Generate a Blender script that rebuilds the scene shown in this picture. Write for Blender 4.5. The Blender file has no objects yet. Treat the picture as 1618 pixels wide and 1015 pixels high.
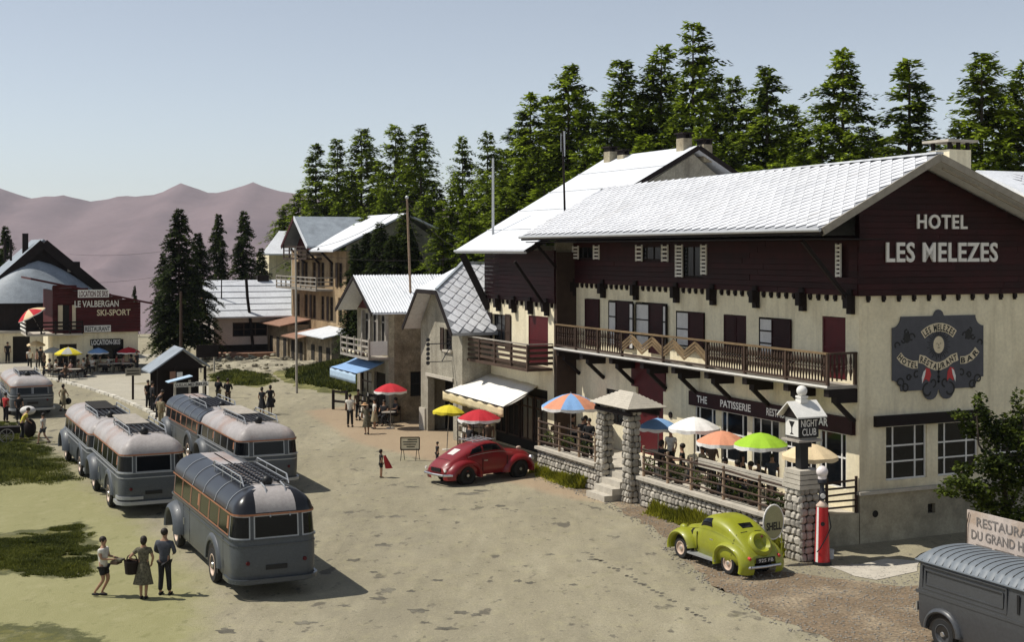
import bpy, bmesh, math, random
from mathutils import Vector, Matrix, noise
random.seed(7)
R = math.radians
sc = bpy.context.scene
COL = sc.collection
# ---------------------------------------------------------------- camera, sky, sun, exposure
F, CX, HY, H = 2150.0, 809.0, 395.0, 9.0          # focal length and horizon in photograph pixels, eye height in metres
cd = bpy.data.cameras.new('camera'); cam = bpy.data.objects.new('camera', cd); COL.objects.link(cam)
cam.location = (0, 0, H); cam.rotation_euler = (R(90), 0, 0)
cd.sensor_width = 36; cd.lens = F / 1618 * 36; cd.shift_y = -(507.5 - HY) / 1618
cd.clip_start = 0.5; cd.clip_end = 20000
sc.camera = cam
SUN_EL = R(57)
w = bpy.data.worlds.new('World'); sc.world = w; w.use_nodes = True
wn = w.node_tree; wn.nodes.clear()
sky = wn.nodes.new('ShaderNodeTexSky'); sky.sky_type = 'NISHITA'; sky.sun_disc = False
sky.sun_elevation = SUN_EL; sky.sun_rotation = R(-90); sky.altitude = 1600
sky.air_density = 1.0; sky.dust_density = 0.3; sky.ozone_density = 1.0
hs = wn.nodes.new('ShaderNodeHueSaturation'); hs.inputs['Saturation'].default_value = 0.52
bg = wn.nodes.new('ShaderNodeBackground'); bg.inputs['Strength'].default_value = 0.1
wo = wn.nodes.new('ShaderNodeOutputWorld')
wn.links.new(sky.outputs[0], hs.inputs['Color']); wn.links.new(hs.outputs[0], bg.inputs[0]); wn.links.new(bg.outputs[0], wo.inputs[0])
sl = bpy.data.lights.new('sun', 'SUN'); sl.energy = 4.2; sl.angle = R(0.5); sl.color = (1.0, 0.95, 0.86)
so = bpy.data.objects.new('sun', sl); COL.objects.link(so)
sd = Vector((-math.cos(SUN_EL), 0.04, math.sin(SUN_EL)))
so.rotation_euler = sd.to_track_quat('Z', 'Y').to_euler(); so.location = (-40, 40, 60)
sc.view_settings.view_transform = 'Standard'; sc.view_settings.look = 'None'
sc.view_settings.gamma = 1; sc.view_settings.use_curve_mapping = False; sc.view_settings.exposure = 0.22

# ---------------------------------------------------------------- the street's own grid
TH = math.atan2(.4249, .9053)
VX = Vector((math.cos(TH), math.sin(TH), 0)); UX = Vector((-math.sin(TH), math.cos(TH), 0))
C0 = Vector((10.62, 41.6, 0))
def L2W(v, u, z=0): return C0 + VX * v + UX * u + Vector((0, 0, z))
def W2L(p):
    d = Vector(p) - C0; return (d.dot(VX), d.dot(UX))
def G(px, py, z=0):
    Y = F * (H - z) / (py - HY); return Vector(((px - CX) * Y / F, Y, z))
def zat(py, Y): return H - (py - HY) * Y / F
def xat(px, Y): return (px - CX) * Y / F
def onv(px, v, py=None):                    # a point of the plane at v of the grid: its u (and height)
    k = (px - CX) / F; b = L2W(v, 0)
    u = (b.x - k * b.y) / (k * UX.y - UX.x)
    return u if py is None else (u, zat(py, b.y + u * UX.y))
def onu(px, u, py=None):
    k = (px - CX) / F; b = L2W(0, u)
    v = (k * b.y - b.x) / (VX.x - k * VX.y)
    return v if py is None else (v, zat(py, b.y + v * VX.y))

# ---------------------------------------------------------------- mesh helpers
class MB:
    def __init__(s): s.v = []; s.f = []; s.m = []
    def add(s, vs, fs, m=0):
        b = len(s.v); s.v += [tuple(p) for p in vs]; s.f += [tuple(b + i for i in f) for f in fs]; s.m += [m] * len(fs); return s
    def box(s, a, b, m=0, M=None):
        (x0, y0, z0), (x1, y1, z1) = a, b
        vs = [(x0,y0,z0),(x1,y0,z0),(x1,y1,z0),(x0,y1,z0),(x0,y0,z1),(x1,y0,z1),(x1,y1,z1),(x0,y1,z1)]
        if M: vs = [M @ Vector(p) for p in vs]
        return s.add(vs, [(0,3,2,1),(4,5,6,7),(0,1,5,4),(1,2,6,5),(2,3,7,6),(3,0,4,7)], m)
    def bar(s, p, q, w, h, m=0, up=(0, 0, 1)):
        p, q = Vector(p), Vector(q); d = q - p; L = d.length
        if L < 1e-6: return s
        d.normalize(); up = Vector(up)
        if abs(d.dot(up)) > .98: up = Vector((1, 0, 0))
        a = d.cross(up).normalized(); b = a.cross(d).normalized()
        vs = []
        for t in (p, q):
            for i, j in ((-1,-1),(1,-1),(1,1),(-1,1)): vs.append(t + a * (w/2*i) + b * (h/2*j))
        return s.add(vs, [(3,2,1,0),(4,5,6,7),(0,1,5,4),(1,2,6,5),(2,3,7,6),(3,0,4,7)], m)
    def cyl(s, p, q, r0, r1=None, n=10, m=0, cap=True):
        if r1 is None: r1 = r0
        p, q = Vector(p), Vector(q); d = (q - p).normalized()
        a = d.orthogonal().normalized(); b = d.cross(a)
        vs = [];
        for t, r in ((p, r0), (q, r1)):
            for i in range(n):
                an = 2*math.pi*i/n; vs.append(t + a*(r*math.cos(an)) + b*(r*math.sin(an)))
        fs = [(i, (i+1) % n, n+(i+1) % n, n+i) for i in range(n)]
        if cap: fs += [tuple(range(n-1, -1, -1)), tuple(range(n, 2*n))]
        return s.add(vs, fs, m)
    def tube(s, pts, r, n=6, m=0):
        for a, b in zip(pts[:-1], pts[1:]): s.cyl(a, b, r, r, n, m)
        return s
    def prism(s, poly, d, m=0):
        n = len(poly); d = Vector(d); poly = [Vector(p) for p in poly]
        vs = poly + [p + d for p in poly]
        return s.add(vs, [tuple(range(n-1,-1,-1)), tuple(range(n, 2*n))] + [(i, (i+1)%n, n+(i+1)%n, n+i) for i in range(n)], m)
    def quad(s, a, b, c, d, m=0): return s.add([a, b, c, d], [(0,1,2,3)], m)
    def lathe(s, prof, n=16, c=(0,0,0), m=0):
        c = Vector(c); vs = []
        for r, z in prof:
            for i in range(n):
                a = 2*math.pi*i/n; vs.append(c + Vector((r*math.cos(a), r*math.sin(a), z)))
        fs = []
        for k in range(len(prof)-1):
            for i in range(n): fs.append((k*n+i, k*n+(i+1)%n, (k+1)*n+(i+1)%n, (k+1)*n+i))
        if prof[0][0] > 1e-4: fs.append(tuple(range(n-1,-1,-1)))
        if prof[-1][0] > 1e-4: fs.append(tuple((len(prof)-1)*n+i for i in range(n)))
        return s.add(vs, fs, m)
    def ball(s, c, r, n=12, k=8, m=0, sc_=(1,1,1)):
        c = Vector(c); b = len(s.v); s.lathe([(r*math.sin(math.pi*j/k)+1e-5, -r*math.cos(math.pi*j/k)) for j in range(k+1)], n, (0,0,0), m)
        for i in range(b, len(s.v)):
            p = s.v[i]; s.v[i] = (p[0]*sc_[0]+c.x, p[1]*sc_[1]+c.y, p[2]*sc_[2]+c.z)
        return s
    def grid(s, fn, n, m_, mat=0, closed=False, mf=None):
        vs = [fn(i, j) for i in range(n) for j in range(m_)]
        b = len(s.v); s.v += [tuple(p) for p in vs]
        for i in range(n-1):
            for j in range(m_ if closed else m_-1):
                j2 = (j+1) % m_
                s.f.append((b+i*m_+j, b+i*m_+j2, b+(i+1)*m_+j2, b+(i+1)*m_+j)); s.m.append(mf(i, j) if mf else mat)
        return s
    def text(s, st, org, ex, ez, h, m=0, width=None, bold=.02, depth=.01, center=True, spacing=1.0):
        vs, fs, wd = text_geo(st, bold, spacing)
        ex, ez = Vector(ex).normalized(), Vector(ez).normalized(); en = ex.cross(ez).normalized() * -1
        kx = (width / wd) if width else h
        o = Vector(org); off = -.5*wd if center else 0
        # front faces and a thin thickness
        s.add([o + ex*((x+off)*kx) + ez*(z*h) + en*(-depth) for x, z in vs], fs, m)
        return s
    def mesh(s, name, mats):
        me = bpy.data.meshes.new(name); me.from_pydata(s.v, [], s.f)
        for t in (mats if isinstance(mats, (list, tuple)) else [mats]): me.materials.append(t)
        if any(s.m): me.polygons.foreach_set('material_index', s.m)
        return me
    def build(s, name, mats, parent=None, smooth=False, loc=None, rot=None, **kw):
        me = s.mesh(name, mats)
        if smooth is True: me.polygons.foreach_set('use_smooth', [True]*len(me.polygons))
        elif smooth:
            me.polygons.foreach_set('use_smooth', [True]*len(me.polygons)); me.set_sharp_from_angle(angle=R(smooth))
        return put(me, name, parent, loc, rot, **kw)
def put(me, name, parent=None, loc=None, rot=None, scale=None, **kw):
    o = bpy.data.objects.new(name, me); COL.objects.link(o)
    if parent is not None: o.parent = parent
    if loc is not None: o.location = loc
    if rot is not None: o.rotation_euler = rot if hasattr(rot, '__len__') else (0, 0, rot)
    if scale is not None: o.scale = scale if hasattr(scale, '__len__') else (scale,)*3
    for k, v in kw.items(): o[k] = v
    return o
_tc = {}
def text_geo(st, bold=.02, spacing=1.0):
    key = (st, bold, spacing)
    if key not in _tc:
        c = bpy.data.curves.new('t', 'FONT'); c.body = st; c.size = 1.38; c.offset = bold; c.resolution_u = 3; c.space_character = spacing
        o = bpy.data.objects.new('t', c); me = bpy.data.meshes.new_from_object(o)
        vs = [(v.co.x, v.co.y) for v in me.vertices]; fs = [tuple(p.vertices) for p in me.polygons]
        x0 = min(v[0] for v in vs); x1 = max(v[0] for v in vs); z1 = max(v[1] for v in vs)
        vs = [(x - x0, z / z1) for x, z in vs]
        _tc[key] = (vs, fs, x1 - x0)
        bpy.data.objects.remove(o); bpy.data.curves.remove(c); bpy.data.meshes.remove(me)
    return _tc[key]
def tag(o, label, cat, group=None):
    o['label'] = label; o['category'] = cat
    if group: o['group'] = group
    return o
def thing(name, label, cat, loc=(0, 0, 0), rz=0.0, group=None, scale=None):
    o = put(None, name, None, loc, rz, scale); return tag(o, label, cat, group)
KIDS = {}
def copy_tree(o, parent=None):
    c = o.copy(); COL.objects.link(c)
    if parent is not None: c.parent = parent
    for ch in o.children: copy_tree(ch, c)
    return c
def setkind(o, k): o['kind'] = k; return o

# ---------------------------------------------------------------- materials
def mat(name, col, rough=.8, var=.15, scale=3.0, bump=0.0, bscale=20.0, metal=0.0, spec=.3, col2=None, c2=(.5, .62), fine=0.0, stretch=None, coat=0.0, obj=False, rand=0.0, grain=.1):
    m = bpy.data.materials.new(name); m.use_nodes = True; nt = m.node_tree; n = nt.nodes; L = nt.links
    b = n['Principled BSDF']; b.inputs['Roughness'].default_value = rough; b.inputs['Metallic'].default_value = metal
    b.inputs['Specular IOR Level'].default_value = spec; b.inputs['Coat Weight'].default_value = coat
    if obj: src = n.new('ShaderNodeTexCoord').outputs['Object']
    else: src = n.new('ShaderNodeNewGeometry').outputs['Position']
    if stretch:
        mp = n.new('ShaderNodeMapping'); mp.inputs['Rotation'].default_value = (0, 0, -TH); mp.inputs['Scale'].default_value = stretch
        L.new(src, mp.inputs['Vector']); src = mp.outputs[0]
    t = n.new('ShaderNodeTexNoise'); t.inputs['Scale'].default_value = scale; t.inputs['Detail'].default_value = 6; t.inputs['Roughness'].default_value = .65
    L.new(src, t.inputs['Vector'])
    cr = n.new('ShaderNodeMapRange'); cr.inputs['From Min'].default_value = .28; cr.inputs['From Max'].default_value = .72
    cr.inputs['To Min'].default_value = 1 - var; cr.inputs['To Max'].default_value = 1 + var
    L.new(t.outputs['Fac'], cr.inputs['Value'])
    out = None
    mx = n.new('ShaderNodeMix'); mx.data_type = 'RGBA'; mx.blend_type = 'MULTIPLY'; mx.inputs['Factor'].default_value = 1
    mx.inputs[6].default_value = (*col, 1)
    if col2:
        t2 = n.new('ShaderNodeTexNoise'); t2.inputs['Scale'].default_value = scale*.45; t2.inputs['Detail'].default_value = 8; t2.inputs['Roughness'].default_value = .6
        L.new(src, t2.inputs['Vector'])
        r2 = n.new('ShaderNodeMapRange'); r2.inputs['From Min'].default_value = c2[0]; r2.inputs['From Max'].default_value = c2[1]
        L.new(t2.outputs['Fac'], r2.inputs['Value'])
        m2 = n.new('ShaderNodeMix'); m2.data_type = 'RGBA'; m2.inputs[6].default_value = (*col, 1); m2.inputs[7].default_value = (*col2, 1)
        L.new(r2.outputs[0], m2.inputs['Factor']); L.new(m2.outputs[2], mx.inputs[6])
    L.new(cr.outputs[0], mx.inputs[7]); out = mx.outputs[2]
    if grain:
        t3 = n.new('ShaderNodeTexNoise'); t3.inputs['Scale'].default_value = scale*11; t3.inputs['Detail'].default_value = 4
        L.new(src, t3.inputs['Vector'])
        r3 = n.new('ShaderNodeMapRange'); r3.inputs['From Min'].default_value = .3; r3.inputs['From Max'].default_value = .7
        r3.inputs['To Min'].default_value = 1 - grain; r3.inputs['To Max'].default_value = 1 + grain; L.new(t3.outputs['Fac'], r3.inputs['Value'])
        m3 = n.new('ShaderNodeMix'); m3.data_type = 'RGBA'; m3.blend_type = 'MULTIPLY'; m3.inputs['Factor'].default_value = 1
        L.new(out, m3.inputs[6]); L.new(r3.outputs[0], m3.inputs[7]); out = m3.outputs[2]
    if rand:
        oi = n.new('ShaderNodeObjectInfo'); r4 = n.new('ShaderNodeMapRange'); r4.inputs['To Min'].default_value = 1 - rand; r4.inputs['To Max'].default_value = 1 + rand
        L.new(oi.outputs['Random'], r4.inputs['Value'])
        m4 = n.new('ShaderNodeMix'); m4.data_type = 'RGBA'; m4.blend_type = 'MULTIPLY'; m4.inputs['Factor'].default_value = 1
        L.new(out, m4.inputs[6]); L.new(r4.outputs[0], m4.inputs[7]); out = m4.outputs[2]
    L.new(out, b.inputs['Base Color'])
    if bump:
        tb = n.new('ShaderNodeTexNoise'); tb.inputs['Scale'].default_value = bscale; tb.inputs['Detail'].default_value = 5
        L.new(src, tb.inputs['Vector'])
        bp = n.new('ShaderNodeBump'); bp.inputs['Strength'].default_value = bump; bp.inputs['Distance'].default_value = .03
        L.new(tb.outputs['Fac'], bp.inputs['Height']); L.new(bp.outputs[0], b.inputs['Normal'])
    return m
M = {}
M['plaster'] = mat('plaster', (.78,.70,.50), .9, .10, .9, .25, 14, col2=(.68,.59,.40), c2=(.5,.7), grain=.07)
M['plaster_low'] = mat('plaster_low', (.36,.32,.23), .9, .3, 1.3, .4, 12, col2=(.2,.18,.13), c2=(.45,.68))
M['plaster_old'] = mat('weathered_plaster', (.38,.335,.24), .95, .25, 1.1, .4, 10, col2=(.2,.165,.11), c2=(.47,.7), grain=.2)
M['plaster_warm'] = mat('warm_old_plaster', (.36,.26,.15), .95, .25, 1.1, .4, 10, col2=(.17,.11,.06), c2=(.45,.7), grain=.2)
M['plaster_pink'] = mat('plaster_pink', (.60,.52,.46), .9, .1, 1, .2, 14)
M['plaster_grey'] = mat('plaster_grey', (.31,.285,.225), .95, .25, 1.2, .7, 9, col2=(.24,.21,.16), c2=(.48,.7), grain=.2)
M['stonewall'] = mat('stonewall', (.27,.22,.15), .95, .4, 2.2, .9, 6, col2=(.18,.14,.09), c2=(.42,.62), grain=.3)
M['boards'] = mat('boards', (.026,.0042,.005), .6, .35, 2.0, .2, 30, spec=.2, rand=.3)
M['dark'] = mat('dark_wood', (.014,.009,.008), .7, .3, 3, .2, 30, spec=.2)
M['brown'] = mat('brown_wood', (.055,.033,.022), .75, .3, 3, .3, 30, rand=.25)
M['ochre'] = mat('ochre_wood', (.17,.115,.06), .7, .25, 4, .2, 30, rand=.2)
M['log'] = mat('log_wood', (.30,.21,.14), .8, .25, 5, .3, 25, rand=.2)
M['grey_wood'] = mat('weathered_wood', (.3,.27,.23), .85, .25, 4, .3, 30, rand=.2)
M['red'] = mat('red_door', (.075,.005,.007), .6, .2, 2, .1, 20)
M['redboards'] = mat('red_boards', (.06,.006,.007), .7, .25, 1.5, .2, 20, rand=.2)
M['white'] = mat('white_paint', (.74,.72,.67), .6, .08, 4)
M['cream'] = mat('cream_paint', (.68,.58,.4), .7, .1, 4)
M['concrete'] = mat('concrete', (.46,.42,.35), .9, .15, 3, .3, 20)
M['roofw'] = mat('pale_slate', (.66,.68,.71), .55, .10, .7, .1, 30, spec=.35, col2=(.6,.61,.64), c2=(.5,.75))
M['roofg'] = mat('grey_slate', (.25,.28,.31), .55, .25, 1.2, .2, 20, spec=.3)
M['rust'] = mat('rusty_edge', (.27,.15,.10), .8, .25, 2, .2)
M['pane'] = mat('window_glass', (.006,.007,.009), .12, .1, 2, spec=.22, grain=0)
M['curtain'] = mat('pale_curtain', (.6,.58,.55), .8, .1, 3)
M['black'] = mat('black_paint', (.012,.012,.013), .45, .1, 3)
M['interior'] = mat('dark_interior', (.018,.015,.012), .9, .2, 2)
M['stone'] = mat('wall_stone', (.36,.33,.28), .9, .2, 5, .5, 12, rand=.35)
M['mortar'] = mat('dark_mortar', (.05,.042,.034), .95, .2, 4, .5, 15)
M['iron'] = mat('iron', (.04,.04,.045), .5, .1, 3, metal=.6)
M['steel'] = mat('bright_metal', (.6,.6,.6), .3, .05, 3, metal=.9)
M['galv'] = mat('galvanised_pole', (.45,.46,.47), .5, .1, 3, metal=.3)
M['tyre'] = mat('tyre_rubber', (.02,.02,.02), .85, .1, 5)
M['rim'] = mat('cream_rim', (.55,.42,.33), .5, .1, 5)

def island_var(m, lo=.86, hi=1.08):
    nt = m.node_tree; b = nt.nodes['Principled BSDF']; prev = b.inputs['Base Color'].links[0].from_socket
    g = nt.nodes.new('ShaderNodeNewGeometry'); r = nt.nodes.new('ShaderNodeMapRange'); r.inputs['To Min'].default_value = lo; r.inputs['To Max'].default_value = hi
    nt.links.new(g.outputs['Random Per Island'], r.inputs['Value']); x = nt.nodes.new('ShaderNodeMix'); x.data_type = 'RGBA'; x.blend_type = 'MULTIPLY'; x.inputs[0].default_value = 1
    nt.links.new(prev, x.inputs[6]); nt.links.new(r.outputs[0], x.inputs[7]); nt.links.new(x.outputs[2], b.inputs['Base Color']); return m
M['tile'] = island_var(mat('pale_slate_tile', (.68,.69,.72), .5, .06, .7, .1, 30, spec=.35, col2=(.62,.63,.65), c2=(.52,.8)), .9, 1.04)
M['underroof'] = mat('roof_underlay', (.30,.31,.33), .8, .15, 1)
# ================================================================ THE SETTING
def nz(x, y, s=1.0, seed=0): return noise.noise(Vector((x*s + seed*17.3, y*s - seed*5.1, seed*3.7)))
def smooth(a, b, x):
    t = max(0, min(1, (x - a) / (b - a))); return t*t*(3 - 2*t)
def ground_z(x, y):
    edge = 150 + 22*nz(x, 0, .02, 3)
    far = smooth(edge, edge + 500, y) * -230 - smooth(600, 1500, y)*150
    r = math.hypot(x, y)
    return far + .03*nz(x, y, .25, 1)*smooth(20, 60, r)
M['ground'] = mat('dusty_ground', (.295,.262,.178), .95, .14, .22, .45, 60, col2=(.22,.195,.13), c2=(.44,.70), stretch=(1, .3, 1), grain=.09)
nt = M['ground'].node_tree; n_ = nt.nodes; L_ = nt.links
def add_layer(m, col, mask_out, amount=1.0):
    nt = m.node_tree; b = nt.nodes['Principled BSDF']; prev = b.inputs['Base Color'].links[0].from_socket
    mx = nt.nodes.new('ShaderNodeMix'); mx.data_type = 'RGBA'; mx.inputs[7].default_value = (*col, 1)
    nt.links.new(prev, mx.inputs[6])
    if amount != 1.0:
        mu = nt.nodes.new('ShaderNodeMath'); mu.operation = 'MULTIPLY'; mu.inputs[1].default_value = amount
        nt.links.new(mask_out, mu.inputs[0]); mask_out = mu.outputs[0]
    nt.links.new(mask_out, mx.inputs[0]); nt.links.new(mx.outputs[2], b.inputs['Base Color'])
def noise_mask(m, scale, lo, hi, stretch=(1, 1, 1), detail=5, rough=.55, off=0):
    nt = m.node_tree; n = nt.nodes
    ge = n.new('ShaderNodeNewGeometry'); mp = n.new('ShaderNodeMapping'); mp.inputs['Rotation'].default_value = (0, 0, -TH); mp.inputs['Scale'].default_value = stretch; mp.inputs['Location'].default_value = (off, off*2, 0)
    nt.links.new(ge.outputs['Position'], mp.inputs['Vector'])
    t = n.new('ShaderNodeTexNoise'); t.inputs['Scale'].default_value = scale; t.inputs['Detail'].default_value = detail; t.inputs['Roughness'].default_value = rough
    nt.links.new(mp.outputs[0], t.inputs['Vector'])
    r = n.new('ShaderNodeMapRange'); r.inputs['From Min'].default_value = lo; r.inputs['From Max'].default_value = hi
    nt.links.new(t.outputs['Fac'], r.inputs['Value']); return r.outputs[0]
def attr_mask(m, name, lo=.35, hi=.65, ns=1.2, amp=.5):
    nt = m.node_tree; n = nt.nodes
    a = n.new('ShaderNodeAttribute'); a.attribute_name = name
    t = n.new('ShaderNodeTexNoise'); t.inputs['Scale'].default_value = ns; t.inputs['Detail'].default_value = 8; t.inputs['Roughness'].default_value = .7
    ge = n.new('ShaderNodeNewGeometry'); nt.links.new(ge.outputs['Position'], t.inputs['Vector'])
    s1 = n.new('ShaderNodeMath'); s1.operation = 'SUBTRACT'; s1.inputs[1].default_value = .5; nt.links.new(t.outputs['Fac'], s1.inputs[0])
    s2 = n.new('ShaderNodeMath'); s2.operation = 'MULTIPLY'; s2.inputs[1].default_value = amp; nt.links.new(s1.outputs[0], s2.inputs[0])
    s3 = n.new('ShaderNodeMath'); s3.operation = 'ADD'; nt.links.new(a.outputs['Fac'], s3.inputs[0]); nt.links.new(s2.outputs[0], s3.inputs[1])
    r = n.new('ShaderNodeMapRange'); r.inputs['From Min'].default_value = lo; r.inputs['From Max'].default_value = hi
    nt.links.new(s3.outputs[0], r.inputs['Value']); return r.outputs[0]
gm = M['ground']
add_layer(gm, (.17,.155,.11), noise_mask(gm, .7, .52, .78, (1.3, .16, 1), 7, .7), .5); add_layer(gm, (.40,.365,.26), noise_mask(gm, .4, .5, .75, (1.2, .3, 1), 7, .7, off=7), .5)          # long wheel-worn streaks
add_layer(gm, (.11,.10,.075), noise_mask(gm, 20, .5, .72, (1, .6, 1), 4, .7, 5), .55)
add_layer(gm, (.46,.42,.30), noise_mask(gm, 13, .54, .74, (1, .6, 1), 4, .7, 15), .45)
add_layer(gm, (.16,.145,.10), noise_mask(gm, .9, .58, .72, (3.2, .07, 1), 5, .7, 21), .4)
add_layer(gm, (.15,.135,.10), noise_mask(gm, .2, .48, .72, (1, .6, 1), 8, .7, 31), .5)
add_layer(gm, (.085,.075,.06), noise_mask(gm, 1.3, .625, .67, (.9, .55, 1), 4, .55, 4), .8)   # oil and damp patches
add_layer(gm, (.10,.09,.07), noise_mask(gm, 3.2, .63, .68, (1, .6, 1), 3, .55, 9), .65)      # small dark specks
add_layer(gm, (.235,.23,.085), attr_mask(gm, 'meadow', .3, .8, .6, .9), .7)            # thin green cast of the meadow edge
add_layer(gm, (.045,.05,.014), attr_mask(gm, 'turf', .46, .56, 1.6, .95), .85)
add_layer(gm, (.17,.155,.04), attr_mask(gm, 'turf', .66, .9, 2.5, 1.5), .5)
add_layer(gm, (.36,.33,.19), noise_mask(gm, 1.6, .52, .72, (1, .7, 1), 7, .7, 41), .4)
add_layer(gm, (.10,.095,.04), noise_mask(gm, 2.6, .56, .74, (1, .6, 1), 7, .75, 51), .5)
add_layer(gm, (.33,.235,.15), attr_mask(gm, 'bare', .35, .75, .8, .5), .7)              # redder beaten earth by the shops
def poly_mask(px_poly):
    return [G(a, b).to_2d() for a, b in px_poly]
def sdist(p, poly):                                 # signed distance, positive inside
    ins = False; d = 1e9; n = len(poly)
    for i in range(n):
        a, b = poly[i], poly[(i+1) % n]; ab = b - a; t = max(0, min(1, (p - a).dot(ab)/max(ab.length_squared, 1e-9)))
        d = min(d, (p - (a + ab*t)).length)
        if (a.y > p.y) != (b.y > p.y) and p.x < (b.x - a.x)*(p.y - a.y)/(b.y - a.y) + a.x: ins = not ins
    return d if ins else -d
meadow = poly_mask([(-200,700),(60,700),(150,770),(250,850),(330,930),(330,1030),(250,1300),(-500,1300)])
turfs = [poly_mask(q) for q in ([(-60,660),(20,668),(60,690),(95,725),(125,757),(100,764),(40,762),(-60,770)],[(-60,846),(60,838),(130,822),(152,850),(152,880),(146,915),(100,918),(20,905),(-60,918)],[(-60,985),(60,985),(140,1000),(170,1020),(120,1040),(-60,1060)])]
bare = poly_mask([(480,650),(560,640),(680,665),(850,745),(1000,800),(900,790),(700,735),(560,700)])
def frange(vals):
    out = []
    for a, b, st in vals:
        x = a
        while x < b - 1e-6: out.append(x); x += st
    out.append(vals[-1][1]); return out
xs = frange([(-9000,-1200,1300),(-1200,-240,120),(-240,-60,12),(-60,-24,3),(-24,24,.8),(24,60,3),(60,240,15),(240,1200,160),(1200,9000,1300)])
ys = frange([(-3000,-100,725),(-100,20,12),(20,72,.8),(72,130,2),(130,260,6),(260,800,30),(800,2600,150),(2600,9000,800)])
mb = MB(); mb.grid(lambda i, j: (xs[j], ys[i], ground_z(xs[j], ys[i])), len(ys), len(xs))
me = mb.mesh('ground', gm); me.polygons.foreach_set('use_smooth', [True]*len(me.polygons))
a1 = me.attributes.new('meadow', 'FLOAT', 'POINT'); a2 = me.attributes.new('bare', 'FLOAT', 'POINT'); a3 = me.attributes.new('turf', 'FLOAT', 'POINT'); v3_ = []
v1 = []; v2 = []
for x, y, z in mb.v:
    p = Vector((x, y))
    if abs(x) < 80 and 0 < y < 110:
        v1.append(max(0, min(1, .5 + sdist(p, meadow)/2.5))); v2.append(max(0, min(1, .5 + sdist(p, bare)/1.6))); v3_.append(max(0, min(1, .5 + max(sdist(p, t_) for t_ in turfs)/2.2)) if x < -6 and 24 < y < 80 else 0)
    else: v1.append(0); v2.append(0); v3_.append(0)
a1.data.foreach_set('value', v1); a2.data.foreach_set('value', v2); a3.data.foreach_set('value', v3_)
put(me, 'ground', kind='structure')

# mountains: far pinkish slopes
M['mountain'] = mat('mauve_mountain', (.20,.145,.152), 1, .14, .006, 0, 1, spec=0, col2=(.15,.11,.12), c2=(.45,.7), grain=.05)
sky_line = [(-2000,330),(-900,300),(-400,325),(-120,290),(0,299),(30,312),(50,316),(62,310),(100,310),(125,314),(148,320),(180,312),(225,309),(248,306),(268,297),(285,291),(305,297),(330,305),(350,304),(372,297),(400,288),(418,297),(440,302),(465,305),(520,318),(700,330),(1000,345),(1500,350),(2500,340),(4000,370)]
def ridge_py(px):
    for (a, b), (c, d) in zip(sky_line[:-1], sky_line[1:]):
        if a <= px <= c: return b + (d-b)*(px-a)/(c-a)
    return sky_line[0][1] if px < 0 else sky_line[-1][1]
DR = 4200.0
def mount(i, j):
    px = -2000 + 6000*j/420.0; t = i/26.0
    Y = 1700 + (DR - 1700)*t if t <= 1 else DR + 1500*(t-1)*3
    top = zat(ridge_py(px) , DR)
    base = -330
    X = xat(px, DR)
    gul = nz(X, Y*.4, .0025, 5)*1.0 + nz(X, Y, .007, 6)*.5 + nz(X, Y, .02, 8)*.25
    if t <= 1: z = base + (top - base)*(t**1.25) + (gul*50 + nz(X, Y, .012, 14)*16 + nz(X, Y, .05, 12)*7)*math.sin(math.pi*min(1, t))*.9
    else: z = top - (t-1)*300
    if t == 1: z += nz(X, 0, .03, 4)*5
    return (X*(.85 + .15*t if t < 1 else 1), Y, z)
mb = MB(); mb.grid(mount, 30, 421); mb.build('mountains', M['mountain'], smooth=True, kind='structure')

# jagged sheets of other ground, each 4-8 mm up
def sheet(name, px_poly, m, z, jag=.22, step=.35, kind='structure', ns=1.3, local=False):
    P = [G(a, b) for a, b in px_poly] if not local else [L2W(a, b) for a, b in px_poly]
    out = []
    for a, b in zip(P, P[1:] + P[:1]):
        n = max(1, int((b-a).length/step))
        nrm = Vector(((b-a).y, -(b-a).x, 0)).normalized()
        for i in range(n):
            p = a + (b-a)*i/n; q = p + nrm*jag*(nz(p.x, p.y, ns, 7) + .6*nz(p.x, p.y, ns*4, 8))*1.6
            out.append(Vector((q.x, q.y, z)))
    bm = bmesh.new(); vs = [bm.verts.new(p) for p in out]; f = bm.faces.new(vs)
    if f.normal.z < 0: f.normal_flip()
    bmesh.ops.triangulate(bm, faces=bm.faces[:])
    for f in bm.faces:
        f.normal_update()
        if f.normal.z < 0: f.normal_flip()
    me = bpy.data.meshes.new(name); bm.to_mesh(me); bm.free(); me.materials.append(m)
    return put(me, name, kind=kind)
M['gravel'] = mat('brown_gravel', (.19,.14,.09), 1, .2, 1.1, 1.0, 28, col2=(.27,.215,.145), c2=(.5,.62), grain=.42)
M['verge'] = mat('trodden_grass', (.085,.085,.027), 1, .3, 1.4, .8, 20, col2=(.24,.22,.085), c2=(.44,.62), grain=.4)
M['stain'] = mat('oil_stain', (.10,.09,.068), .9, .25, 3, .3, 40, col2=(.17,.155,.115), c2=(.45,.6), grain=.3)
def stain(px, py, w, h, sk=0.0):
    pts = []
    for k in range(22):
        a = 2*math.pi*k/22; r = .65 + .45*nz(px*.1 + math.cos(a)*1.3, py*.1 + math.sin(a)*1.3, 1, 33) + .18*math.sin(5*a+px); pts.append((px + w/2*r*math.cos(a) + sk*h*math.sin(a), py + h/2*r*math.sin(a)))
    sheet('oil_stain', pts, M['stain'], .004, .02, .6, ns=3)
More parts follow.
